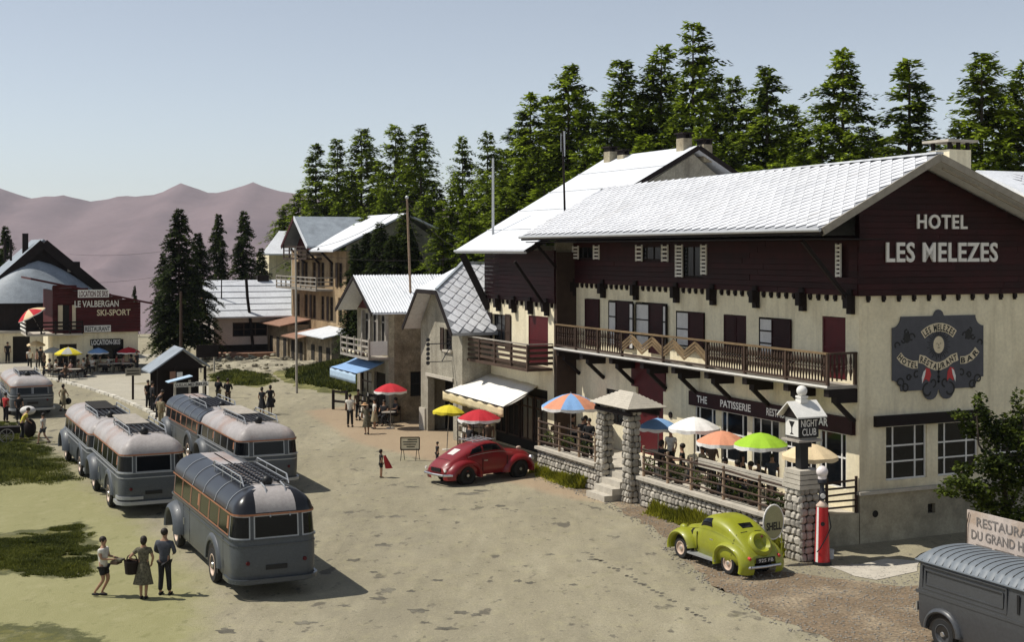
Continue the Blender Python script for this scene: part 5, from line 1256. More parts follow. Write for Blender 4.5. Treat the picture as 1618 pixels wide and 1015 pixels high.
    for s in (-1, 1):
        for y in (yr, yf):
            wheel(b, s*(wd-.2), y, rw, .22, s)
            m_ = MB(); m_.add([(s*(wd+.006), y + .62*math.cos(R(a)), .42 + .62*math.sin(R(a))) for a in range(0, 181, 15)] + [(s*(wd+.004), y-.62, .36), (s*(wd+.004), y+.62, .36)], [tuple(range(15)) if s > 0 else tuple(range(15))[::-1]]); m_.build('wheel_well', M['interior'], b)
            fender_arch(b, s*(wd-.01), y, .6, .08 if y == yr else .26, .15 if y == yr else .2, body, s)
    if nose:
        ho = Outline(.62, L-.5, L+1.15, .35); Tn = ho.total(); tn = [-Tn + 2*Tn*j/60 for j in range(60)]
        lv = [(.5, .05), (.9, 0), (1.3, .04), (1.45, .12), (1.52, .3)]
        hm = MB(); hm.grid(lambda i, j: (*ho.pt(tn[j], lv[i][1]), lv[i][0]), 5, 60, closed=True); hm.add([(*ho.pt(t, .3), 1.52) for t in tn], [tuple(range(60))]); hm.build('bonnet', M[body], b, smooth=40)
        for s in (-1, 1): MB().ball((s*.75, L+.75, 1.05), .15, 12, 8).build('headlight', M['steel'], b, smooth=True)
    q = MB(); patch(ol, -c1-.5, c1+.5, .42, .53, .07, 40, mb=q); q.grid(lambda i, j: (*ol.pt(-c1-.5+(2*c1+1)*j/40, -.07*(1-i)), .53), 2, 41); q.build('bumper', M['trim' if kind != 'black' else 'busblue2'], b)
    if kind == 'pink':
        q = MB(); patch(ol, -c1-.2, -c0+.35, .6, .7, .05, 20, mb=q); q.grid(lambda i, j: (*ol.pt(-c1-.2+(.55+c1-c0)*j/20, -.05*(1-i)), .7), 2, 21); q.build('bumper', M['trim'], b)
    MB().box((-.28,-.02,.75),(.28,.0,.87)).build('number_plate', M['black'], b)
    for x in (-.75, .75): MB().cyl((x,.02,.95),(x,-.03,.95), .06, .05, 10).build('tail_light', M['red'], b)
    for s in (-1, 1):
        for yy in (.75+.42, L-2.0, L-2.85):
            MB().box((s*wd-.004, yy-.008, .5), (s*wd+.004, yy+.008, zbelt-.02)).build('door_seam', M['black'], b)
        MB().cyl((s*(wd+.03), L-2.2, 1.1), (s*(wd+.03), L-2.2, .9), .015, n=6).build('door_handle', M['steel'], b)
    if kind == 'pink':
        for k in range(3): MB().box((-wd-.006, 3.3+k*1.0, .6), (-wd+.01, 4.1+k*1.0, 1.2)).build('luggage_flap', M['busblue2'], b)
    return b
def corner_place(px, py, z=.36, wd=1.12, back=0): p = G(px, py, z); return (p + VX*(wd*.93) + UX*back).to_2d().to_3d()
busA = make_bus('tour_bus', 'nearest blue grey bus, with black ribbed roof sides, roof ladder and luggage rack', corner_place(374, 930), 'black')
busB = make_bus('tour_bus', 'blue grey bus with pinkish white roof directly left of the nearest bus', corner_place(193, 803), 'pink', nose=False, L=6.7, hs=.96)
busC = make_bus('tour_bus', 'pale roofed bus with dark tarpaulin on its rack, furthest back in the left row', corner_place(143, 752), 'dark', L=7.6, hs=.88)
busD = make_bus('tour_bus', 'rearmost black ribbed roof bus next to the timber kiosk', corner_place(319, 728), 'black', L=7.8, hs=.86)
busE = make_bus('tour_bus', 'pale roofed bus ahead of the nearest bus on the right of the row', corner_place(381, 768), 'plain', L=6.7, wd=1.17, hs=.9)
busF = make_bus('tour_bus', 'bus with divided rear window cut by the left edge of the photograph', corner_place(19, 652), 'split', L=7.4, hs=.78)

# ================================================================ CARS
def catmull(P, t):
    n = len(P); k = min(int(t), n-2); f = t - k
    p0, p1, p2, p3 = P[max(k-1,0)], P[k], P[k+1], P[min(k+2, n-1)]
    return [.5*((2*b) + (-a+c)*f + (2*a-5*b+4*c-d)*f*f + (-a+3*b-3*c+d)*f**3) for a, b, c, d in zip(p0, p1, p2, p3)]
class CarBody:
    """stations: (y, half width, bottom, belt height, roof half width, top)"""
    def __init__(s, st): s.st = st
    def sec(s, t):
        y, w, zb, zl, wr, zt = catmull(s.st, t); wr = min(wr, w)
        P = [(w*.86, zb), (w*.99, zb + (zl-zb)*.35), (w*.98, zl - (zl-zb)*.12), (w*.93*.5+max(wr,.05)*.5 if wr > w*.5 else w*.8, zl + (zt-zl)*.35), (wr, zl + (zt-zl)*.72), (wr*.72, zt - (zt-zl)*.06), (wr*.35, zt-.004), (0, zt)]
        return y, P
    def pt(s, t, q, off=0, side=-1):
        y, P = s.sec(t); x, z = catmull(P, q*(len(P)-1)); e = .01
        x2, z2 = catmull(P, min(len(P)-1.001, q*(len(P)-1)+.05)); d = Vector((x2-x, z2-z)); n = Vector((d.y, -d.x)).normalized() if d.length > 1e-6 else Vector((0, 1))
        if n.x < 0 and q < .6: n = -n
        if q >= .6 and n.y < 0: n = -n
        return (side*max(0, x + n.x*off), y, z + n.y*off)
    def build(s, name, m, par, nt=48, nq=20):
        mb = MB()
        for side in (-1, 1): mb.grid(lambda i, j: s.pt((len(s.st)-1.001)*i/nt, .999*j/nq, 0, side), nt+1, nq+1)
        a = [s.pt(0, .999*j/nq, 0, -1) for j in range(nq+1)] + [s.pt(0, .999*j/nq, 0, 1) for j in range(nq, -1, -1)]; mb.add(a, [tuple(range(len(a)))])
        a = [s.pt(len(s.st)-1.001, .999*j/nq, 0, -1) for j in range(nq+1)] + [s.pt(len(s.st)-1.001, .999*j/nq, 0, 1) for j in range(nq, -1, -1)]; mb.add(a, [tuple(range(len(a)))])
        bm = bmesh.new(); me = mb.mesh('t', m); bm.from_mesh(me); bmesh.ops.remove_doubles(bm, verts=bm.verts[:], dist=.002); bmesh.ops.recalc_face_normals(bm, faces=bm.faces[:])
        me2 = bpy.data.meshes.new(name); bm.to_mesh(me2); bm.free(); me2.materials.append(m); me2.polygons.foreach_set('use_smooth', [True]*len(me2.polygons)); me2.set_sharp_from_angle(angle=R(45))
        return put(me2, name, par)
    def patch(s, name, m, par, corners, off=.012, side=-1, n=8):
        """corners (t,q) of a quad, bilinear"""
        (a, b, c, d) = corners; mb = MB()
        def fn(i, j):
            u, v = i/n, j/n; t = (a[0]*(1-u)+b[0]*u)*(1-v) + (d[0]*(1-u)+c[0]*u)*v; q = (a[1]*(1-u)+b[1]*u)*(1-v) + (d[1]*(1-u)+c[1]*u)*v
            return s.pt(t, q, off, side)
        mb.grid(fn, n+1, n+1); return mb.build(name, m, par, smooth=True)
def blob(name, m, par, c, r, n=20, k=12, flat=None):
    mb = MB(); mb.ball(c, 1, n, k, sc_=r); return mb.build(name, m, par, smooth=True)
# --- green coupe (rear towards the viewer)
M['lime'] = mat('lime_green_enamel', (.27,.285,.016), .42, .1, 2.5, coat=.2, spec=.4, obj=True, grain=.06, col2=(.22,.225,.03), c2=(.5,.75))
M['redcar'] = mat('crimson_enamel', (.20,.008,.011), .38, .1, 2, coat=.3, spec=.4, obj=True, grain=.05, col2=(.15,.012,.012), c2=(.5,.7))
M['greypaint'] = mat('grey_van_enamel', (.05,.053,.058), .4, .08, 1.5, coat=.3, spec=.45, obj=True)
M['greyroof'] = mat('grey_canvas_roof', (.15,.17,.19), .5, .1, 2, spec=.4, obj=True)
pr_, pf_ = G(1150, 908), G(1074, 882); hd = (pf_-pr_); rzc = math.atan2(hd.y, hd.x) - R(90)
hdn = hd.normalized(); rgt = Vector((hdn.y, -hdn.x, 0))
gc = thing('green_car', 'small lime green prewar coupe with spare wheel on its tail, parked by the terrace wall', 'car', pr_ + rgt*.62 - hdn*.75, rzc)
cb = CarBody([(-.08,.5,.42,.55,.34,.62),(.1,.62,.34,.68,.48,.86),(.5,.68,.3,.82,.54,1.16),(.92,.69,.3,.88,.57,1.38),(1.4,.68,.3,.92,.585,1.48),(1.85,.65,.3,.93,.56,1.45),(2.2,.6,.3,.94,.48,1.22),(2.42,.55,.3,.94,.34,1.05),(2.8,.46,.32,.86,.24,.98),(3.15,.38,.36,.78,.2,.92),(3.32,.3,.42,.68,.16,.8)])
cb.build('body', M['lime'], gc)
for s in (-1, 1):
    cb.patch('side_window', M['pane'], gc, ((4.15,.46),(5.65,.46),(5.3,.62),(4.3,.64)), .006, s)
    for y, rr, al, nm in ((.72,.42,(-15,200),'rear_fender'),(2.95,.40,(-10,170),'front_fender')):
        mb = MB(); n = 18
        def fn(i, j, y=y, rr=rr, s=s):
            a = R(al[0] + (al[1]-al[0])*i/n); sec = [(-.2,.0),(.1,.0),(.2,.02),(.22,.07),(.16,.12),(0,.17),(-.25,.18)]; dx, dr = sec[j]
            return (s*(.58 + dx*.85), y + (rr+dr)*math.cos(a)*1.12*(1.25 if (nm == 'rear_fender' and math.cos(a) < 0) else 1), .32 + (rr+dr)*math.sin(a))
        mb.grid(fn, n+1, 7); mb.build(nm, M['lime'], gc, smooth=60)
        wheel(gc, s*.5, y, .31, .16, s, 'rim', 'steel')
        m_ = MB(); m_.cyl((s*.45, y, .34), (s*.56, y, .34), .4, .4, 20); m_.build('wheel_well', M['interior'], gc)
    MB().box((s*.62-.13, 1.2, .26), (s*.62+.13, 2.5, .31)).build('running_board', M['trim'], gc)
    blob('headlight', M['lime'], gc, (s*.42, 3.1, .86), (.11,.15,.11))
    mb = MB(); mb.box((s*.64-.012, 1.28, .4), (s*.64+.012, 1.3, .92)); mb.box((s*.60-.012, 2.2, .4), (s*.60+.012, 2.22, .92)); mb.build('door_seam', M['dark'], gc)
    MB().box((s*.655-.015, 1.38, .82), (s*.655+.015, 1.52, .85)).build('door_handle', M['steel'], gc)
    cb.patch('louvre', M['dark'], gc, ((7.3,.25),(7.7,.25),(7.7,.42),(7.3,.42)), .006, s, 3)
for s in (-1, 1): cb.patch('rear_window', M['pane'], gc, ((2.35,.86),(2.8,.84),(2.8,.999),(2.35,.999)), .008, s); cb.patch('windscreen', M['pane'], gc, ((6.05,.8),(6.6,.8),(6.6,.999),(6.05,.999)), .008, s)
for s in (-1, 1):
    cb.patch('seam', M['dark'], gc, ((2.02,.05),(2.07,.05),(2.07,.9),(2.02,.9)), .004, s, 6)
    cb.patch('waist_moulding', M['lime'], gc, ((1.2,.4),(8.2,.4),(8.2,.425),(1.2,.425)), .014, s, 14)
MB().tube([(-.3,3.42,.5),(0,3.48,.5),(.3,3.42,.5)], .03).build('front_bumper', M['steel'], gc)
MB().cyl((0,.06,1.13),(0,.02,1.1),.03,.03,8).build('tail_lamp', M['red'], gc)
# spare wheel under a cover
sw = MB(); ctr = Vector((0, .17, .86)); nrm = Vector((0, -.83, .56)).normalized(); ax = Vector((1,0,0)); bx = nrm.cross(ax)
prof = [(.33,-.06),(.37,.0),(.35,.08),(.27,.12),(.2,.05),(.15,.0),(.08,.03),(.001,.05)]
sw.grid(lambda i, j: ctr + nrm*(prof[i][1]+.04) + (ax*math.cos(2*math.pi*j/28) + bx*math.sin(2*math.pi*j/28))*prof[i][0], len(prof), 28, closed=True); spw = sw.build('spare_wheel_cover', M['lime'], gc, smooth=60)
MB().bar((-.32,-.12,.5),(.32,-.12,.5),.02,.14).build('number_plate', M['black'], gc)
mb = MB(); mb.text('925 FB', (0,-.145,.455), (1,0,0), (0,0,1), .09, width=.5, bold=0, depth=0); mb.build('lettering', M['white'], gc)
MB().tube([(-.72,.12,.33),(-.5,-.12,.33),(0,-.16,.33),(.5,-.12,.33),(.72,.12,.33)], .045, 8).build('bumper', M['steel'], gc, smooth=60)
for s in (-1, 1): MB().cyl((s*.5,-.02,.58),(s*.5,-.1,.56),.045,.04,10).build('tail_light', M['crest_red'], gc)
# --- red fastback saloon
pr_, pf_ = G(737, 766), G(826, 754); hd = (pf_-pr_); hdn = hd.normalized(); rzc = math.atan2(hdn.y, hdn.x) - R(90); rgt = Vector((hdn.y, -hdn.x, 0))
rc = thing('red_car', 'crimson fastback saloon with roof rack, parked beside the white awning', 'car', pr_ - rgt*.66 - hdn*.85, rzc)
cb = CarBody([(-.1,.5,.42,.6,.32,.66),(.15,.68,.34,.74,.48,.9),(.6,.74,.3,.86,.54,1.12),(1.15,.76,.3,.93,.58,1.36),(1.75,.77,.3,.95,.6,1.5),(2.35,.76,.3,.96,.58,1.5),(2.75,.74,.3,.97,.5,1.32),(2.98,.7,.3,.97,.42,1.1),(3.5,.62,.32,.93,.38,1.06),(4.0,.52,.36,.86,.32,.98),(4.25,.42,.42,.74,.28,.84)])
cb.build('body', M['redcar'], rc)
for s in (-1, 1):
    cb.patch('side_window', M['pane'], rc, ((2.75,.46),(3.75,.46),(3.75,.64),(3.1,.62)), .006, s); cb.patch('side_window', M['pane'], rc, ((3.9,.46),(5.55,.46),(5.2,.64),(3.9,.64)), .006, s)
    for y, rr, nm, al in ((.85,.41,'rear_fender',(-12,192)),(3.45,.39,'front_fender',(-12,185))):
        mb = MB(); n = 20
        def fn(i, j, y=y, rr=rr, s=s, nm=nm):
            a = R(al[0] + (al[1]-al[0])*i/n); sec = [(-.3,.0),(.06,.0),(.13,.03),(.13,.08),(.05,.16),(-.12,.22),(-.35,.22)]; dx, dr = sec[j]
            st_ = 1.45 if (math.cos(a) < 0 and nm == 'front_fender') or (math.cos(a) < 0 and nm == 'rear_fender') else 1.25
            return (s*(.74 + dx), y + (rr+dr)*math.cos(a)*st_, .34 + (rr+dr)*math.sin(a)*.98)
        mb.grid(fn, n+1, 7); mb.build(nm, M['redcar'], rc, smooth=60)
        wheel(rc, s*.6, y, .35, .18, s, 'interior', 'steel')
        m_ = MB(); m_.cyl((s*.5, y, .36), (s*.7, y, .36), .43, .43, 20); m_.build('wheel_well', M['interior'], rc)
    blob('headlight', M['steel'], rc, (s*.62, 4.1, .72), (.12,.12,.12))
    MB().cyl((s*.62,-.1,.6),(s*.62,-.16,.6),.05,.05,10).build('tail_light', M['white'], rc)
    for y in (1.55, 2.75): MB().box((s*.775-.012, y, .4), (s*.775+.012, y+.02, .95)).build('door_seam', M['interior'], rc)
for s in (-1, 1): cb.patch('rear_window', M['curtain'], rc, ((1.9,.86),(2.6,.86),(2.6,.999),(1.9,.999)), .008, s); cb.patch('windscreen', M['pane'], rc, ((5.75,.8),(6.5,.8),(6.5,.999),(5.75,.999)), .008, s)
MB().tube([(-.8,.1,.42),(-.6,-.2,.42),(0,-.26,.42),(.6,-.2,.42),(.8,.1,.42)], .05, 8).build('bumper', M['steel'], rc, smooth=60)
MB().box((-.3,-.13,.52),(.3,-.1,.66)).build('number_plate', M['black'], rc)
blob('bonnet_mascot', M['rim'], rc, (0,3.95,1.06), (.07,.12,.07))
mb = MB()
for x in (-.45, .45): mb.tube([(x,1.3,1.56),(x,2.4,1.6)], .02)
for k in range(5): mb.tube([(-.45,1.35+k*.25,1.58),(.45,1.35+k*.25,1.58)], .014)
for x in (-.1,.15): mb.tube([(x,1.7,1.58),(x,1.7,1.78)], .02)
rr_ = mb.build('roof_rack', M['trim'], rc)
for s in (-1, 1):
    cb.patch('seam', M['interior'], rc, ((2.55,.05),(2.58,.05),(2.58,.62),(2.55,.62)), .004, s, 6); cb.patch('seam', M['interior'], rc, ((1.2,.62),(1.24,.62),(1.24,.999),(1.2,.999)), .005, s, 4)
    cb.patch('waist_moulding', M['steel'], rc, ((2.6,.41),(7.5,.41),(7.5,.422),(2.6,.422)), .012, s, 14); cb.patch('bonnet_seam', M['interior'], rc, ((7.1,.55),(9.6,.55),(9.6,.565),(7.1,.565)), .004, s, 8)
    MB().box((s*.79-.015,1.62,.84),(s*.79+.015,1.78,.87)).build('door_handle', M['steel'], rc)
# --- grey van with ribbed roof, bottom right
vr = G(1455, 1023); vloc = G(1447, 990, .34); vloc.z = 0
vn = thing('grey_van', 'dark grey delivery van with ribbed canvas roof cut by the lower right corner', 'van', vloc + VX*.88, TH + R(180))
# local: y forward (towards the viewer), its right side faces the road
LV = 4.3; ov_ = Outline(.86, 0, LV, .12); Tv = ov_.total()
lv = [(.34,.05),(.5,0),(1.2,-.01),(1.86,.03)]
tsv = [-Tv + 2*Tv*j/80 for j in range(80)]
mb = MB(); mb.grid(lambda i, j: (*ov_.pt(tsv[j], lv[i][1]), lv[i][0]), 4, 80, closed=True); mb.build('body', M['greypaint'], vn, smooth=40)
nr = 17
def vroof(i, j):
    x = -.88 + 1.76*j/16; y = -.03 + (LV-.6)*i/(nr*6); ph = (i % 6)/6.0
    z = 1.88 + .3*max(0, 1 - abs(x/.88)**2.6)**.6 * min(1, (.35 + i/9.0) if i < 6 else 1) + .022*abs(math.sin(math.pi*ph)); return (x, y, z)
mb = MB(); mb.grid(vroof, nr*6+1, 17); mb.build('ribbed_roof', M['greyroof'], vn, smooth=True)
for k in range(nr+1):
    y = -.03 + (LV-.6)*k/nr; pts = [(x_, y, 1.885 + .3*max(0, 1-abs(x_/.88)**2.6)**.6*(1 if k > 1 else .5+.25*k)) for x_ in [-.88+1.76*q/10 for q in range(11)]]; MB().tube(pts, .012, 5).build('roof_seam', M['interior'], vn)
for s in (-1, 1):
    MB().tube([(s*.875,-.02,1.88),(s*.875,LV,1.88)], .022).build('gutter', M['greyroof'], vn); MB().box((s*.87-.01,0,1.13),(s*.87+.012,LV,1.2)).build('belt_moulding', M['greypaint'], vn)
    for (y0_, y1_, z0_, z1_) in ((.2,2.75,1.27,1.8),): 
        mb = MB(); x = s*.862
        for a, b in (((x,y0_,z0_),(x,y1_,z0_)),((x,y1_,z0_),(x,y1_,z1_)),((x,y1_,z1_),(x,y0_,z1_)),((x,y0_,z1_),(x,y0_,z0_)),((x,y0_+.1,z0_+.1),(x,y1_-.1,z0_+.1)),((x,y1_-.1,z0_+.1),(x,y1_-.1,z1_-.1)),((x,y1_-.1,z1_-.1),(x,y0_+.1,z1_-.1)),((x,y0_+.1,z1_-.1),(x,y0_+.1,z0_+.1))): mb.bar(a, b, .03, .025)
        mb.build('panel_moulding', M['greypaint'], vn)
    MB().box((s*.868-.008,3.05,1.35),(s*.868+.008,3.12,1.75)).build('vent', M['black'], vn); MB().box((s*.868-.008,3.45,1.25),(s*.868+.008,4.2,1.72)).build('side_window', M['pane'], vn)
    MB().box((s*.868-.006,3.28,.45),(s*.868+.006,3.3,1.84)).build('door_seam', M['black'], vn)
    wheel(vn, s*.7, .85, .36, .18, s, 'greypaint', 'steel'); wheel(vn, s*.7, 3.9, .36, .18, s, 'greypaint', 'steel')
    for y in (.85, 3.9):
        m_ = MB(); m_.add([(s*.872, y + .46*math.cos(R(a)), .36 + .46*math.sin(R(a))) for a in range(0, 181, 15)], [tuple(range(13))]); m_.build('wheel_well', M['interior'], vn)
        fender_arch(vn, s*.85, y, .44, .1, .08, 'greypaint', s)
    MB().box((s*.8-.04,-.05,.7),(s*.8+.04,0,.9)).build('tail_light', M['steel'], vn)
# --- small pale car by the low house
pc = G(445, 558); fc = thing('pale_car', 'small pale car half hidden beside the low white roofed house', 'car', pc, TH + R(-70))
cb = CarBody([(-.1,.5,.42,.6,.32,.66),(.3,.7,.34,.8,.5,.95),(1.1,.74,.3,.92,.58,1.36),(1.9,.74,.3,.95,.58,1.42),(2.5,.72,.3,.96,.45,1.15),(3.2,.62,.32,.9,.36,1.0),(3.7,.42,.42,.74,.28,.8)])
cb.build('body', M['trim'], fc, 24, 12)
for s in (-1, 1):
    cb.patch('side_window', M['pane'], fc, ((1.4,.46),(3.4,.46),(3.1,.62),(1.7,.62)), .006, s, 4)
    for y in (.7, 3.0): wheel(fc, s*.58, y, .32, .16, s)
# ================================================================ PARASOLS, TABLES, CHAIRS
PC = {'red': (.45,.02,.03), 'blue': (.2,.36,.62), 'white': (.78,.76,.72), 'orange': (.62,.27,.16), 'green': (.3,.5,.03), 'cream': (.66,.52,.32), 'yellow': (.6,.5,.03), 'grey': (.35,.35,.32)}
for k, c in PC.items(): M['um_'+k] = mat('canvas_'+k, c, .85, .06, 3, .1, 12, obj=True)
def parasol(label, loc, top, rad, c1, c2, drop=None, n=8, tilt=(0, 0), val=.13, grp='parasols over the cafe tables'):
    drop = drop or rad*.42
    p = thing('parasol', label, 'parasol', loc, random.uniform(0, .7), grp); p.rotation_euler = (tilt[0], tilt[1], p.rotation_euler.z)
    MB().cyl((0,0,0),(0,0,top+.06),.022,.02,8).build('pole', M['grey_wood'], p); MB().cyl((0,0,0),(0,0,.06),.22,.2,12).build('foot', M['concrete'], p)
    for col, par_ in ((c1, 0), (c2, 1)):
        mb = MB()
        for k in range(n):
            if c1 == c2 and par_ == 1: continue
            if c1 != c2 and k % 2 != par_: continue
            for q in range(4):
                def pt(a, r): 
                    e = abs(((a*n/(2*math.pi)) % 1) - .5)*2; sag = .05*rad*(1-e)*r**2
                    rr = rad*r*(1 - .06*(1-e)*r); return (rr*math.cos(a), rr*math.sin(a), top - drop*r**1.6 - sag*.5)
                a0_, a1_ = 2*math.pi*(k + q/4)/n, 2*math.pi*(k+(q+1)/4)/n
                rs = [.02,.3,.55,.8,1.0]
                for i in range(4): mb.quad(pt(a0_, rs[i]), pt(a1_, rs[i]), pt(a1_, rs[i+1]), pt(a0_, rs[i+1]))
                A, B = pt(a0_, 1), pt(a1_, 1); e0 = .75 + .25*math.sin(math.pi*q/4*1); e1 = .75+.25*math.sin(math.pi*(q+1)/4)
                mb.quad(A, B, (B[0], B[1], B[2]-val*e1), (A[0], A[1], A[2]-val*e0), 1)
        if mb.v:
            vc = 'white' if c1 in ('red','orange','green','blue') else c1
            mb.build('canopy' if par_ == 0 else 'canopy_panel', [M['um_'+col], M['um_'+vc]], p)
    rb = MB()
    for k in range(n): a = 2*math.pi*k/n; rb.cyl((0,0,top-.35),(rad*.6*math.cos(a), rad*.6*math.sin(a), top-drop*.44-.03),.008,n=4)
    rb.build('ribs', M['dark'], p); return p
def at_terr(px, v): u = onv(px, v); return L2W(v, u, .93)
def para_at(label, px, pyt, v, wpx, c1, c2, **k):
    p = at_terr(px, v); Y = p.y; return parasol(label, p, zat(pyt, Y) - .93, wpx/2*Y/F*1.02, c1, c2, **k)
para_at('blue and orange parasol with white fringe on the terrace left of the entrance', 902, 622, -1.7, 95, 'orange', 'blue')
para_at('plain blue parasol nearest the right hand entrance pillar', 1040, 661, -1.3, 64, 'blue', 'blue')
para_at('plain white parasol between the blue and the orange ones', 1097, 659, -1.75, 80, 'white', 'white')
para_at('orange parasol with white fringe between the white and the green one', 1141, 681, -1.9, 80, 'orange', 'orange')
para_at('bright green parasol on the hotel terrace', 1202, 684, -1.8, 86, 'green', 'green')
para_at('cream parasol behind the lantern post at the terrace end', 1280, 701, -1.7, 88, 'cream', 'cream')
p = G(757, 738); parasol('red parasol with cream fringe under the edge of the white awning', p, zat(647, p.y), 34*p.y/F, 'red', 'red')
p = G(706, 712); parasol('tilted yellow parasol with white fringe left of the white awning', p, zat(641, p.y)+.02, 26*p.y/F, 'yellow', 'yellow', tilt=(.0, .07))
p = G(617, 678); parasol('red parasol with cream fringe beside the blue awning', p, zat(606, p.y), 27*p.y/F, 'red', 'red')
for px, yt, yb, wp, c1, c2, lb in ((57,539,590,28,'cream','cream','small cream parasol nearest the big old house'),(84,549,592,30,'grey','grey','greyish parasol left of the yellow one before the ski shop'),(108,549,596,44,'yellow','grey','yellow and grey parasol in front of the ski shop'),
                               (155,550,588,34,'blue','blue','blue parasol in front of the ski shop'),(203,549,587,36,'red','red','red parasol in front of the ski shop corner')):
    p = G(px, yb); parasol(lb, p, zat(yt, p.y), wp/2*p.y/F, c1, c2, val=.1)
p = Vector((xat(68, 98.2), 98.2, 2.9)); parasol('tilted red and cream parasol on the ski shop balcony', p, zat(484, 97.5)-2.9, 1.05, 'red', 'cream', tilt=(.0, -.5), val=.08)
# furniture
def cafe_table(label, loc, r=.36, grp='small cafe tables'):
    t = thing('cafe_table', label, 'table', loc, random.uniform(0, 1), grp)
    MB().cyl((0,0,.70),(0,0,.735),r,r,18).build('table_top', M['grey_wood'], t)
    for k in range(3): a = 2*math.pi*k/3; MB().cyl((.3*math.cos(a),.3*math.sin(a),0),(.05*math.cos(a),.05*math.sin(a),.7),.015,.015,6).build('leg', M['iron'], t)
    return t
def cafe_chair(label, loc, rz, grp='cafe chairs'):
    t = thing('cafe_chair', label, 'chair', loc, rz, grp)
    MB().box((-.2,-.2,.43),(.2,.2,.46)).build('seat', M['brown'], t); MB().box((-.2,-.21,.62),(.2,-.18,.85)).build('backrest', M['brown'], t)
    for x in (-.18,.18):
        MB().cyl((x,.18,0),(x,.18,.44),.014,n=6).build('leg', M['iron'], t); MB().cyl((x,-.19,0),(x,-.2,.85),.014,n=6).build('leg', M['iron'], t)
    return t

# ================================================================ PEOPLE
def skin_mesh(V, E, rad, mat_, lv=1, root=0):
    me = bpy.data.meshes.new('t'); me.from_pydata(V, E, []); o = bpy.data.objects.new('t', me); COL.objects.link(o)
    md = o.modifiers.new('s', 'SKIN'); md.use_smooth_shade = True
    ly = me.skin_vertices[0] if me.skin_vertices else None
    if ly is None:
        bpy.context.view_layer.objects.active = o; bpy.ops.mesh.customdata_skin_add(); ly = me.skin_vertices[0]
    for i, r in enumerate(rad): ly.data[i].radius = (r, r) if not hasattr(r, '__len__') else r
    for i in range(len(V)): ly.data[i].use_root = (i == root)
    if lv: sb = o.modifiers.new('b', 'SUBSURF'); sb.levels = lv; sb.render_levels = lv
    dg = bpy.context.evaluated_depsgraph_get(); out = bpy.data.meshes.new_from_object(o.evaluated_get(dg), depsgraph=dg)
    out.materials.clear(); out.materials.append(mat_); bpy.data.objects.remove(o); bpy.data.meshes.remove(me)
    out.polygons.foreach_set('use_smooth', [True]*len(out.polygons)); return out
POSE = {
 'stand': dict(hip=.93, lk=(-.1,.02,.5), la=(-.11,-.01,.08), rk=(.1,.02,.5), ra=(.12,.0,.08), le=(-.24,-.02,1.13), lh=(-.23,.08,.88), re=(.24,-.02,1.13), rh=(.23,.08,.88)),
 'walk': dict(hip=.92, lk=(-.09,.2,.52), la=(-.1,.22,.09), rk=(.09,-.04,.48), ra=(.1,-.34,.14), le=(-.25,-.14,1.14), lh=(-.24,-.05,.9), re=(.25,.1,1.14), rh=(.23,.26,.96)),
 'carry': dict(hip=.9, lk=(-.09,.12,.5), la=(-.1,-.1,.09), rk=(.09,.06,.49), ra=(.1,-.22,.12), le=(-.22,.06,1.12), lh=(-.12,.36,1.1), re=(.22,.06,1.12), rh=(.12,.36,1.1)),
 'akimbo': dict(hip=.93, lk=(-.08,.03,.5), la=(-.07,.0,.08), rk=(.08,.02,.5), ra=(.06,-.02,.08), le=(-.38,-.06,1.16), lh=(-.2,.06,1.02), re=(.26,-.02,1.14), rh=(.2,.1,.95)),
 'front': dict(hip=.93, lk=(-.1,.02,.5), la=(-.12,.0,.08), rk=(.1,.03,.5), ra=(.13,.02,.08), le=(-.27,.02,1.14), lh=(-.16,.2,1.04), re=(.27,.02,1.14), rh=(.16,.22,1.05)),
 'sit': dict(hip=.52, lk=(-.12,.42,.5), la=(-.12,.4,.08), rk=(.12,.44,.5), ra=(.13,.5,.08), le=(-.24,.06,.76), lh=(-.14,.3,.74), re=(.24,.06,.76), rh=(.12,.32,.74)),
 'lean': dict(hip=.9, lk=(-.09,.1,.5), la=(-.1,-.05,.08), rk=(.09,.04,.5), ra=(.1,.05,.08), le=(-.22,.25,1.0), lh=(-.15,.45,.85), re=(.22,.25,1.0), rh=(.15,.45,.85), bend=.28),
}
def V3(*a): return Vector(a)
BODY = {}
